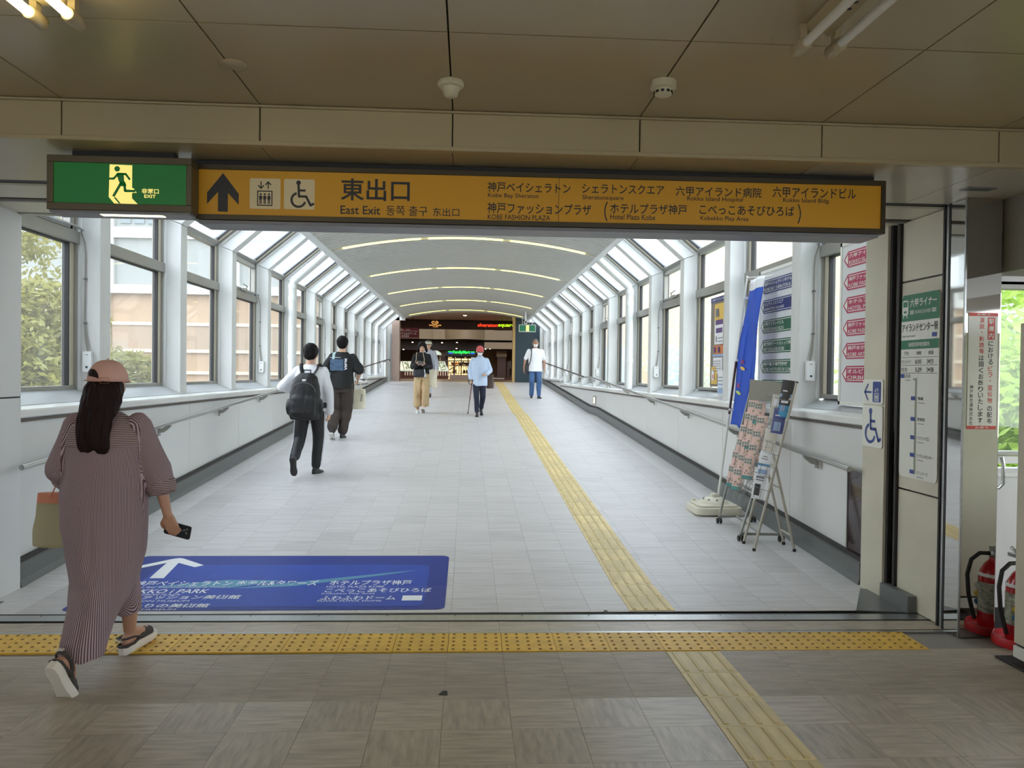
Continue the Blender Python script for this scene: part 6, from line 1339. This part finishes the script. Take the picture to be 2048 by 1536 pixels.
# hair, cap
b = MB(); m_hairb = mat('hair_dark_brown', rgb(34, 18, 18), .6, spec=.18, bump=((90, 90, 3), .6))
b.loft([(w.V(-.045, -.115, 1.115), .02, .012), (w.V(-.04, -.115, 1.14), .045, .022), (w.V(-.028, -.11, 1.20), .062, .032), (w.V(-.01, -.09, 1.28), .088, .045), (w.V(.0, -.045, 1.36), .094, .072), (w.V(0, -.02, 1.43), .086, .082), (w.V(0, -.01, 1.48), .06, .06)], 28)
b.loft([(w.V(.035, -.115, 1.105), .018, .012), (w.V(.03, -.115, 1.13), .042, .022), (w.V(.02, -.11, 1.19), .05, .03), (w.V(.01, -.09, 1.27), .06, .04)], 20)
b.cap(w.V(-.085, -.07, 1.20), .018, w.V(-.085, -.03, 1.34), .02)
fuse('hair', b, .006, m_hairb, w.root, 3, .009, (40, 40, 3))
m_capp = mat('cap_pink', rgb(216, 172, 158), .8, bump=((60, 60, 60), .15)); w.hm = Matrix.Rotation(0, 4, 'Z'); cp = w.cap_(m_capp, 1, 1.13)
H = w.H
b = MB(); g = [(x, z) for x, z in [(.034 * cos(a), .036 * sin(a)) for a in np.linspace(0, pi, 12)]]
pts = []
for rr_ in (1.0,):
    for x, z in g:
        X = -.026 + x * .85; Z = .024 + z * .85; ct = sqrt(max(0, 1 - ((Z - .014) / .070) ** 2)) ** .8; y = -.004 - .0701 * sqrt(max(0, ct * ct - (X / .0588) ** 2)) - .0014; pts.append(w.hp(X, y, Z))
c_ = w.hp(-.028, -.070, .034); n_ = len(pts); b.add(pts + [c_], [(i, (i + 1) % n_, n_) for i in range(n_)]); b.build('opening', m_hairb, cp)
b = MB(); ring = []
for X in np.linspace(-.055, .034, 12): ring.append(w.hp(X, -.004 - .0735 * sqrt(max(0, 1 - (X / .063) ** 2)), .017))
b.tube(ring, .0085, 8, flat=.35); b.build('strap', m_capp, cp)
b = MB(); q = lambda X, Z: w.hp(X, -.007 - .0735 * sqrt(max(0, 1 - (X / .063) ** 2)), Z); b.tube([q(.010, .008), q(.032, .008), q(.032, .026), q(.010, .026)], .0016, 6, closed=True); b.build('buckle', mat('brass', rgb(176, 128, 92), .35, metal=.8), cp)
# sandals
m_sol = mat('sole_white', rgb(232, 226, 214), .6); m_upp = mat('sandal_charcoal', rgb(70, 66, 62), .8, bump=((80, 80, 80), .3))
for sd in (-1, 1):
    a, k, c, toe = w.leg[sd]; t, n = w.frame(toe); r = t.cross(n).normalized(); O = c - n * .072 - t * .062; M = Matrix(((r.x, t.x, n.x, O.x), (r.y, t.y, n.y, O.y), (r.z, t.z, n.z, O.z), (0, 0, 0, 1)))
    so = empty('sandal'); so.parent = w.root; out = [(-.028, .0), (-.015, -.012), (.015, -.012), (.028, 0), (.034, .04), (.030, .09), (.034, .14), (.043, .19), (.041, .225), (.025, .25), (0, .256), (-.024, .248), (-.038, .22), (-.038, .18), (-.030, .13), (-.029, .08), (-.034, .04)]
    b = MB(); n_ = len(out); rgs = [(-.036, .92), (-.028, 1.0), (0, 1.03), (.006, .98)]; vs = [M @ Vector((x * f_, y, z + (.010 * max(0, (y - .17) / .08) if z < 0 else 0))) for z, f_ in rgs for x, y in out]
    b.add(vs, [tuple(range(n_))[::-1], tuple(range(3 * n_, 4 * n_))] + [(i * n_ + j, i * n_ + (j + 1) % n_, (i + 1) * n_ + (j + 1) % n_, (i + 1) * n_ + j) for i in range(3) for j in range(n_)]); b.build('sole', m_sol, so, smooth=True)
    b = MB(); mk = lambda x, y, z: M @ Vector((x, y, z)); b.cap(mk(0, .13, .018), .034, mk(0, .20, .012), .036); b.cap(mk(0, .12, .03), .03, mk(0, .17, .02), .034)
    b.tube([mk(.030, .12, .02), mk(.034, .06, .045), mk(.026, .0, .052), mk(0, -.018, .054), mk(-.026, .0, .052), mk(-.034, .06, .045), mk(-.030, .12, .02)], .014, 8, flat=.35); b.tube([mk(.030, .10, .02), mk(.036, .05, .012), mk(.028, .0, .01), mk(0, -.014, .01), mk(-.028, .0, .01), mk(-.036, .05, .012), mk(-.030, .10, .02)], .008, 8)
    fuse('upper', b, .0055, m_upp, so, 1)
    g = G2(); g.text('UGG', -.021, -.008, .016, .042, .04); g.lay('lettering', m_sol, so, mk(0, -.024, .054), r if w.f > 0 else -r, n, .0045)
# phone in the right hand
sh, e, ww, q = w.arm[1]; pc = ww + w.V(.035, .045, -.088)
ph = thing('phone', 'dark smartphone held low in the right hand of the woman in the dress', 'phone', Vector((WX, WY, 0)) + pc); ph.rotation_euler = (radians(8), radians(14), radians(-6)); b = MB(); b.rbox(-.070, .070, -.004, .004, -.036, .036, .010); b.build('case', m_black, ph, bevel=.001)
b = MB(); b.rbox(-.064, .064, -.0046, -.0038, -.031, .031, .008); b.build('back', mat('phone_back', rgb(44, 52, 60), .15), ph); b = MB()
for x_, z_ in ((.05, .018), (.05, -.002), (.036, .010)): b.tube([(x_, -.0065, z_), (x_, -.004, z_)], .006, 10)
b.build('camera_ring', m_plinth, ph)
m_canv = mat('canvas_olive', rgb(176, 170, 138), .85, bump=((150, 150, 150), .3)); m_coral = mat('canvas_coral', rgb(214, 142, 116), .85)
hz = w.arm[-1][2]; tl = Vector((-.29, .18, .865))
tote('canvas tote with coral rim hanging from the left arm of the woman in the dress', Vector((WX, WY, 0)) + tl, .30, .265, .15, m_canv, m_coral, 0, .22, [[Vector((-.055, -.03, -.01)), Vector((-.03, -.02, .05)), Vector((.005, 0, .085)), Vector((.05, -.01, .05)), Vector((.07, -.03, -.01))], [Vector((-.03, .03, -.01)), Vector((-.015, .02, .05)), Vector((.008, 0.02, .082)), Vector((.06, .02, .05)), Vector((.09, .03, -.01))]], m_coral, text=[('CANVAS' if False else 'BA', .03, -.10, .013, .03, .02)], tm=m_plinth)
# ---- 2: young man with a black backpack
L2 = Vector((-1.95, 9.70, flo(9.7)))
p = Man('p', 'young man in white shirt and black striped track pants wearing a backpack', L2, 1.63, 1)
p.pose({-1: (-.125, -.30, .235, (.0, 1.15)), 1: (.055, .10, .075, (.35, 0))}, {-1: ((-.20, .22, 1.06), (.3, 1, .2), (.3, 0, -1), (1, 0, .3), (-1, -.5, -.5)), 1: ((.235, .02, .76), (-.05, .1, -1), (-.6, .2, 0), (-.1, 1, 0), (.3, -1, 0), .5)}, (0, .12), .03)
p.body(.008); m_shirtw = mat('shirt_white', rgb(226, 226, 230), .85, bump=((30, 30, 30), .15)); m_pblk = mat('track_black', rgb(26, 26, 28), .6); m_stripe = mat('stripe_white', rgb(216, 218, 226), .7)
p.top(m_shirtw, infl=.016, sl=(.042, .042, .036), hem=.49, wr=.020); p.short_hair(m_hair, 1.08)
p.trousers(m_pblk, (.056, .044, .036), 1.0)
b = MB()
for sd in (-1, 1):
    a, k, c, toe = p.leg[sd]
    for dy in (-.018, .0, .018):
        for u, v_, r0, r1 in ((a, k, .056, .044), (k, k.lerp(c, .9), .044, .036)):
            q0 = u + Vector((sd * (r0 * p.H + .004), dy, 0)); q1 = v_ + Vector((sd * (r1 * p.H + .004), dy, 0)); b.tube([q0, q1], .0055, 5)
b.build('side_stripe', m_stripe, p.root)
m_sneak = mat('sneaker_black', rgb(40, 40, 42), .6); m_rubd = mat('sole_dark', rgb(44, 42, 44), .7); m_solw = mat('sole_pale', rgb(216, 216, 210), .6)
p.shoe(-1, m_sneak, m_rubd); p.shoe(1, m_sneak, m_solw)
bk = thing('backpack', 'large black backpack on the young man in the white shirt', 'backpack', L2 + p.up(1.05)); bk.rotation_euler.z = 0
m_bk = mat('backpack_black', rgb(20, 20, 22), .55, bump=((60, 60, 60), .15)); oy = -.075
b = MB(); b.loft([(Vector((-.03, oy - .105, -.345)), .165, .07), (Vector((-.03, oy - .115, -.30)), .185, .105), (Vector((-.03, oy - .115, -.12)), .190, .11), (Vector((-.025, oy - .105, .06)), .170, .10), (Vector((-.02, oy - .095, .17)), .135, .08), (Vector((-.02, oy - .085, .225)), .08, .05)], 28, 2.8)
b.loft([(Vector((-.03, oy - .19, -.31)), .13, .04), (Vector((-.03, oy - .215, -.26)), .15, .045), (Vector((-.03, oy - .205, -.08)), .145, .04), (Vector((-.03, oy - .19, -.03)), .11, .02)], 24, 3)
for sd in (-1, 1): b.ell((-.03 + sd * .195, oy - .10, -.19), (.035, .07, .10))
fuse('bag', b, .009, m_bk, bk, 3, .010, (9, 9, 7))
for sd in (-1, 1):
    b = MB(); b.tube([Vector((sd * .055 - .01, oy - .05, .19)), Vector((sd * .09, oy - .01, .27)), Vector((sd * .105, oy + .06, .335)), Vector((sd * .11, oy + .15, .30)), Vector((sd * .125, oy + .20, .15)), Vector((sd * .165, oy + .14, -.06)), Vector((sd * .19, oy - .03, -.20))], .030, 10, flat=.3); b.build('strap', m_bk, bk, smooth=True)
b = MB(); b.tube([(-.05, oy - .08, .20), (-.05, oy - .07, .26), (.03, oy - .07, .26), (.03, oy - .08, .20)], .009, 8); b.build('grab_handle', m_bk, bk, smooth=True)
b = MB(); b.tube([(-.03 + .150 * cos(a_), oy - .225 + .01 * sin(a_), -.02 + .13 * sin(a_)) for a_ in np.linspace(.15, pi - .15, 14)], .0035, 6); b.build('zip', m_plinth, bk)
b = MB(); b.rbox(-.05, .0, oy - .185, oy - .178, .125, .15, .004); b.build('tag', m_solw, bk)
# ---- 3: man in black tee
L3 = Vector((-2.09, 13.0, flo(13.0)))
p = Man('p', 'man in black printed tee and baggy brown trousers carrying cloth bags', L3, 1.71, 1)
p.pose({-1: (-.13, -.18, .15, (.0, .55)), 1: (.00, .05, .08, (.1, 0))}, {-1: ((-.27, .05, .90), (0, .3, -1), (1, 0, 0), (0, 1, 0), (-.4, -1, 0)), 1: ((.225, .24, 1.00), (-.1, .8, -.5), (-1, 0, -.2), (0, .2, 1), (.5, -1, 0), 1.0)}, (0, .08), .02)
p.body(.008); m_teeb = mat('tee_black', rgb(22, 22, 24), .8, bump=((30, 30, 30), .1)); p.top(m_teeb, infl=.018, sl=(.044, .052, .05), length=.40, hem=.49, wr=.018, name='tee'); p.short_hair(m_hair, 1.05)
p.trousers(mat('cargo_brown', rgb(62, 52, 46), .85, bump=((20, 20, 20), .2)), (.066, .060, .050), 1.0, wr=.018); p.shoe(-1, m_sneak, m_solw); p.shoe(1, m_sneak, m_solw)
g = G2(); H = p.H; zc_ = 1.24; yb = -.118
for i, (u0, u1, v0, v1) in enumerate(((-.16, .06, -.10, .09),)): g.rect(u0, u1, v0, v1)
g.lay('print', mat('print_blue_slate', rgb(66, 92, 120), .6, var=((14, 14, 22), .35, 3)), p.root, (-.02, yb, zc_), (1, 0, 0), (0, .02, 1), .02)
g = G2(); g.text('MoMA', 0, 0, .045, .19, .03, rot=-pi / 2); g.text('modern', -.235, .01, .018, .17, .01); g.lay('lettering', m_stripe, p.root, (.055, yb, zc_ + .10), (1, 0, 0), (0, .02, 1), .02)
b = MB(); sh = p.up(p.shz); b.tube([sh + Vector((-.13, -.095, -.26)), sh + Vector((-.135, -.115, -.10)), sh + Vector((-.13, -.075, .03)), sh + Vector((-.125, .0, .055)), sh + Vector((-.12, .09, .0)), sh + Vector((-.13, .12, -.25))], .024, 8, flat=.25)
bs_ = thing('shoulder_bag', 'pale teal shoulder strap with small bag on the left shoulder of the black-tee man', 'bag', L3); b.build('strap', mat('strap_teal', rgb(168, 192, 194), .8), bs_, smooth=True); b = MB(); b.rbox(-.11, .05, .0, .07, -.09, .09, .02, Matrix.Translation(sh + Vector((-.13, .11, -.36)))); b.build('pouch', mat('strap_teal2', rgb(150, 176, 180), .8), bs_, bevel=.01)
w_ = p.arm[1][2]; m_cream_ = mat('canvas_cream', rgb(226, 218, 194), .85, bump=((100, 100, 100), .2))
tote('cream canvas tote hanging from the right hand of the black-tee man', L3 + w_ + Vector((.0, .06, -.17)), .25, .34, .09, m_cream_, None, 0, .1, [[Vector((-.06, -.02, -.02)), Vector((-.045, -.01, .10)), Vector((-.01, 0, .165)), Vector((.03, 0, .10)), Vector((.06, -.02, -.02))], [Vector((-.06, .02, -.02)), Vector((-.03, .02, .10)), Vector((.0, .01, .16)), Vector((.04, .02, .10)), Vector((.06, .02, -.02))]], m_cream_, text=[('BONBON' if False else 'DOUX', .055, -.09, .03, .12, .02, 'l', -pi / 2 - .15)], tm=m_teeb)
# ---- 4: woman looking at her phone
L4 = Vector((-1.03, 17.5, .6))
p = Man('p', 'woman in black cardigan and wide beige trousers looking down at her phone', L4, 1.62, -1)
p.pose({-1: (-.09, -.05, .08, (.0, 0)), 1: (.05, .16, .12, (.0, -.35))}, {-1: ((-.105, .27, 1.085), (.7, .35, .35), (.3, -.6, .6), (0, .3, 1), (-.5, -.8, -.7), .9), 1: ((.085, .27, 1.07), (-.7, .35, .35), (-.3, -.6, .6), (0, .3, 1), (.5, -.8, -.7), .9)}, (0.0, .42), .03, shw=.10)
p.body(.008); p.face(); m_card = mat('cardigan_black', rgb(24, 22, 24), .9); p.top(m_card, infl=.010, sl=(.039, .038, .032), hem=.54, length=.97, wr=.012, name='cardigan')
b = MB(); b.loft([(p.V(0, .0, .145), .175, .14), (p.V(0, .0, .35), .172, .135), (p.V(0, .02, .60), .182, .150), (p.V(0, .01, .80), .178, .140), (p.V(0, .0, .92), .15, .12), (p.V(0, .0, .97), .135, .105)], 32, 2.6)
for sd in (-1, 1):
    a, k, c, toe = p.leg[sd]; b.cap(a, .095, k, .082); b.cap(k, .082, k.lerp(c, .7), .075)
def crease(co, no): k = np.exp(-((co[:, 0] - .005) / .02) ** 2) * (co[:, 2] < .75); return co - no * (k * .05)[:, None]
fuse('wide_trousers', b, .009, mat('trousers_beige', rgb(186, 160, 120), .85), p.root, 3, .022, (9, 9, 2), crease)
H = p.H; b = MB(); b.ell(p.hp(0, -.012, .024), (.056 * H, .060 * H, .058 * H), p.hm)
for sd in (-1, 1): b.cap(p.hp(sd * .044, -.01, .03), .018 * H, p.hp(sd * .060, -.018, -.075), .018 * H); b.cap(p.hp(sd * .03, .040, .045), .012 * H, p.hp(sd * .050, .022, -.02), .010 * H)
b.cap(p.hp(0, -.04, .02), .045 * H, p.hp(0, -.045, -.06), .035 * H); b.cap(p.hp(.02, .042, .05), .012 * H, p.hp(-.03, .05, .03), .008 * H); fuse('hair', b, .007, mat('hair_soft_black', rgb(30, 22, 22), .6, spec=.18, bump=((60, 60, 6), .5)), p.root, 2, .006, (26, 26, 8))
m_snw = mat('sneaker_white', rgb(226, 228, 228), .5); p.shoe(-1, m_snw, m_solw); p.shoe(1, m_snw, mat('sole_tan', rgb(150, 142, 122), .7))
m_bagb = mat('leather_black', rgb(34, 36, 44), .35)
cb_ = thing('crossbody_bag', 'small black leather bag at the hip of the woman with the phone', 'bag', L4 + p.V(-.05, .175, .915)); b = MB(); b.loft([(Vector((.0, 0, -.10)), .125, .035), (Vector((0, 0, -.07)), .14, .045), (Vector((0, 0, .06)), .13, .035), (Vector((0, 0, .085)), .12, .02)], 24, 3.4); o = fuse('bag', b, .008, m_bagb, cb_, 2, .006); cb_.rotation_euler.y = -.10
m_strp = mat('strap_sand', rgb(176, 160, 132), .7)
b = MB()
for sd in (-1, 1): b.tube([Vector((sd * .12, 0, .07)), Vector((sd * .09 + .05, -.0, .30)), Vector((sd * .080 + .05, -.02, .38)), Vector((sd * .07 + .05, .06, .455))], .008, 6)
b.build('strap', m_strp, cb_); b = MB(); b.tube([(.125, -.03, .06), (.13, -.04, .0), (.125, -.04, -.06)], .010, 6); b.ell((.127, -.04, -.09), (.022, .015, .03)); b.build('charm', m_stripe, cb_)
pz = (p.arm[-1][2] + p.arm[1][2]) / 2; ph = thing('phone', 'phone held in both hands by the woman in the black cardigan', 'phone', L4 + pz + p.V(0, .085, .055)); ph.rotation_euler.x = radians(25); b = MB(); b.rbox(-.068, .068, -.004, .004, -.035, .035, .008); b.build('case', mat('phone_grey', rgb(96, 92, 92), .3), ph)
tote('long white cloth tote on the shoulder of the woman with the phone', L4 + p.V(.235, .02, .985), .22, .40, .09, m_cream_, None, .0, .12, [[Vector((-.07, -.02, -.01)), Vector((-.08, -.04, .15)), Vector((-.09, -.02, .33)), Vector((-.09, .02, .36)), Vector((-.05, .05, .15)), Vector((.0, .04, -.01))]], m_cream_)
# ---- 5: man mostly hidden behind her
L5 = Vector((-1.13, 22.2, flo(22.2)))
p = Man('p', 'man in grey shirt and bucket hat mostly hidden behind the phone woman', L5, 1.62, -1)
p.pose({-1: (-.10, .1, .08, (0, 0)), 1: (.06, -.12, .12, (0, .4))}, {-1: ((-.24, .05, .75), (0, .3, -1), (1, 0, 0), (0, 1, 0)), 1: ((.26, .1, .80), (0, .3, -1), (-1, 0, 0), (0, 1, 0))}, (-.1, .15), .03)
p.body(.010); p.face(); p.top(mat('shirt_grey', rgb(158, 160, 168), .85), infl=.018, sl=(.046, .042, .038), hem=.5); p.trousers(mat('trousers_pale', rgb(206, 212, 222), .8), vox=.011); p.short_hair(m_hairg, .92, False)
p.shoe(-1, m_sneak, m_solw); p.shoe(1, m_sneak, m_solw); H = p.H
b = MB(); b.loft([(p.hp(0, .0, .012), .085 * H, .09 * H), (p.hp(0, 0, .03), .062 * H, .068 * H), (p.hp(0, 0, .07), .055 * H, .06 * H), (p.hp(0, 0, .082), .035 * H, .04 * H)], 24); o = b.build('bucket_hat', mat('hat_grey', rgb(120, 116, 108), .85), p.root, smooth=True)
b = MB(); b.loft([(p.hp(0, 0, .028), .064 * H, .070 * H), (p.hp(0, 0, .048), .0605 * H, .066 * H)], 24); b.build('hat_band', m_cream_, o, smooth=True)
# ---- 6: older person with a red cap and a cane
L6 = Vector((.265, 16.8, flo(16.8)))
p = Man('p', 'older person in red cap, mask and pale blue shirt walking with a cane', L6, 1.52, -1)
p.pose({-1: (-.045, .12, .07, (-.05, 0)), 1: (.045, -.16, .15, (.15, .55))}, {-1: ((-.185, .03, .80), (.15, .3, -1), (1, -.2, 0), (.0, 1, .1), (-.3, -1, -.2), 1.2), 1: ((.155, .17, .915), (-.6, .6, -.1), (-.3, -.3, -1), (-.2, .4, 1), (.45, -1, -.5), 1.5)}, (.05, .22), .09, shw=.105)
p.body(.008); p.face(mask=True); m_shb = mat('shirt_pale_blue', rgb(184, 200, 222), .85, bump=((30, 30, 30), .1)); p.top(m_shb, [(.43, .105, .085), (.50, .108, .085), (.60, .104, .078), (.72, .108, .075), (.78, .110, .07), (.81, .095, .058), (.835, .055, .046), (.85, .042, .04)], .010, (.040, .040, .034), .98, wr=.012)
b = MB(); b.tube([p.up(.84 * p.H) + p.V(.0, .075, .0), p.up(.7 * p.H) + p.V(0, .135, 0), p.up(.5 * p.H) + p.V(.0, .15, 0)], .010, 6, flat=.3); b.build('placket', m_shb, p.root)
b = MB(); b.tube([p.up(.845 * p.H) + p.V(.06 * cos(a_), .015 + .055 * sin(a_), .012 + .0 * sin(a_)) for a_ in np.linspace(-.6, pi + .6, 14)], .012, 8, flat=.6); b.build('collar', m_shb, p.root, smooth=True)
p.trousers(mat('trousers_navy', rgb(28, 32, 52), .8), (.050, .041, .033), 1.02); p.short_hair(m_hairg, .90, False); p.cap_(mat('cap_red', rgb(206, 96, 96), .8), 1, 1.06)
b = MB()
for sd in (-1, 1): b.rbox(sd * .034 - .026, sd * .034 + .026, -.004, .004, -.016, .016, .008, Matrix.Translation(p.hp(0, .062, .003)))
b.tube([p.hp(-.045, .045, .006), p.hp(.045, .045, .006)], .003, 5); b.build('glasses', m_black, p.root)
m_shk = mat('shoe_black', rgb(30, 28, 28), .5); p.shoe(-1, m_shk, m_shk); p.shoe(1, m_shk, m_shk)
hd = p.arm[-1][2] + p.V(.02, .03, -.055); cz = flo(L6.y + .35) - L6.z; tip = Vector((-.245, .35, cz + .012))
cn = thing('cane', 'burgundy walking cane with black handle held by the person in the red cap', 'cane', L6); b = MB(); b.tube([hd + Vector((0, 0, -.03)), hd.lerp(tip, .55)], .0105, 10); b.build('shaft', mat('cane_burgundy', rgb(128, 36, 66), .35), cn, smooth=True)
b = MB(); b.tube([hd.lerp(tip, .55), tip], .008, 10); b.build('lower_shaft', mat('cane_dark', rgb(70, 44, 50), .35, metal=.4), cn, smooth=True); b = MB(); b.tube([hd + Vector((0, .05, .03)), hd + Vector((0, .0, .035)), hd + Vector((0, -.045, .03)), hd + Vector((0, -.06, .02))], .012, 8); b.tube([hd, hd + Vector((0, 0, -.05))], .013, 8); b.build('handle', m_black, cn, smooth=True)
b = MB(); b.tube([tip, tip + Vector((0, 0, .03))], .014, 10); b.build('ferrule', m_black, cn)
b = MB(); b.tube([hd + Vector((-.03 + .045 * cos(a_), 0, -.01 + .05 * sin(a_))) for a_ in np.linspace(0, 2 * pi, 15)[:-1]], .007, 6, closed=True); b.build('wrist_loop', m_black, cn, smooth=True)
tote('soft brown bag hanging at the side of the person in the red cap', L6 + p.V(.235, -.10, .90), .17, .30, .14, mat('leather_brown', rgb(78, 58, 48), .6), None, 0, .5, [[Vector((-.04, 0, -.02)), Vector((-.05, .0, .14)), Vector((-.06, 0, .32)), Vector((-.05, .02, .36)), Vector((.0, .02, .1)), Vector((.04, 0, -.02))]], None)
# ---- 7: man in a white tee
L7 = Vector((1.96, 22.25, flo(22.25)))
p = Man('p', 'masked man in white tee and blue jeans by the right wall', L7, 1.72, -1)
p.pose({-1: (-.10, .02, .08, (-.15, 0)), 1: (.105, .10, .075, (.35, 0))}, {-1: ((-.325, -.02, .87), (-.1, .2, -1), (1, 0, 0), (0, 1, 0), (-.4, -1, 0), .4), 1: ((.265, .05, .86), (.05, .2, -1), (-1, 0, 0), (0, 1, 0), (.4, -1, 0), .4)}, (0, .12), .0, shw=.12)
p.body(.009, m_skin2); p.face(mask=True); p.top(mat('tee_white', rgb(232, 233, 236), .85, bump=((30, 30, 30), .1)), [(.455, .118, .088), (.56, .108, .080), (.64, .106, .074), (.72, .116, .075), (.78, .122, .07), (.81, .105, .058), (.835, .06, .044), (.845, .042, .038)], .014, (.040, .037, .036), .42, name='tee', wr=.008)
p.trousers(mat('jeans_blue', rgb(66, 96, 138), .85, var=((6, 6, 3), .18, 4)), (.056, .045, .038), 1.04, wr=.014)
H = p.H; b = MB(); b.ell(p.hp(0, -.013, .026), (.0515 * H, .058 * H, .056 * H), p.hm)
for sd in (-1, 1): b.cap(p.hp(sd * .046, -.015, .01), .010 * H, p.hp(sd * .048, -.02, -.05), .010 * H)
fuse('hair', b, .008, m_hairg, p.root, 2, .004, (26, 26, 10)); p.shoe(-1, m_sneak, m_solw); p.shoe(1, m_sneak, m_solw)
b = MB(); b.tube([p.arm[1][2] + Vector((.022 * cos(a_), .018 * sin(a_), .01)) for a_ in np.linspace(0, 2 * pi, 13)[:-1]], .006, 6, closed=True); b.build('wristwatch', m_steel, p.root)
sbg = thing('shoulder_bag', 'black shoulder bag with strap on the man in the white tee', 'bag', L7); b = MB(); sh = p.up(p.shz)
b.tube([sh + p.V(-.12, .11, -.05), sh + p.V(-.125, .09, .03), sh + p.V(-.13, .0, .058), sh + p.V(-.14, -.09, 0), sh + p.V(-.20, -.12, -.35)], .016, 8, flat=.3); b.tube([sh + p.V(-.12, .11, -.05), sh + p.V(-.15, .14, -.30), sh + p.V(-.21, .08, -.46)], .016, 8, flat=.3); b.build('strap', m_black, sbg, smooth=True)
b = MB(); b.loft([(p.V(-.22, -.04, .70), .03, .09), (p.V(-.225, -.04, .76), .04, .13), (p.V(-.22, -.04, .98), .035, .12), (p.V(-.215, -.04, 1.02), .02, .10)], 20, 3); fuse('bag', b, .010, m_bagb, sbg, 2)
bpy.data.scenes.remove(TMP)
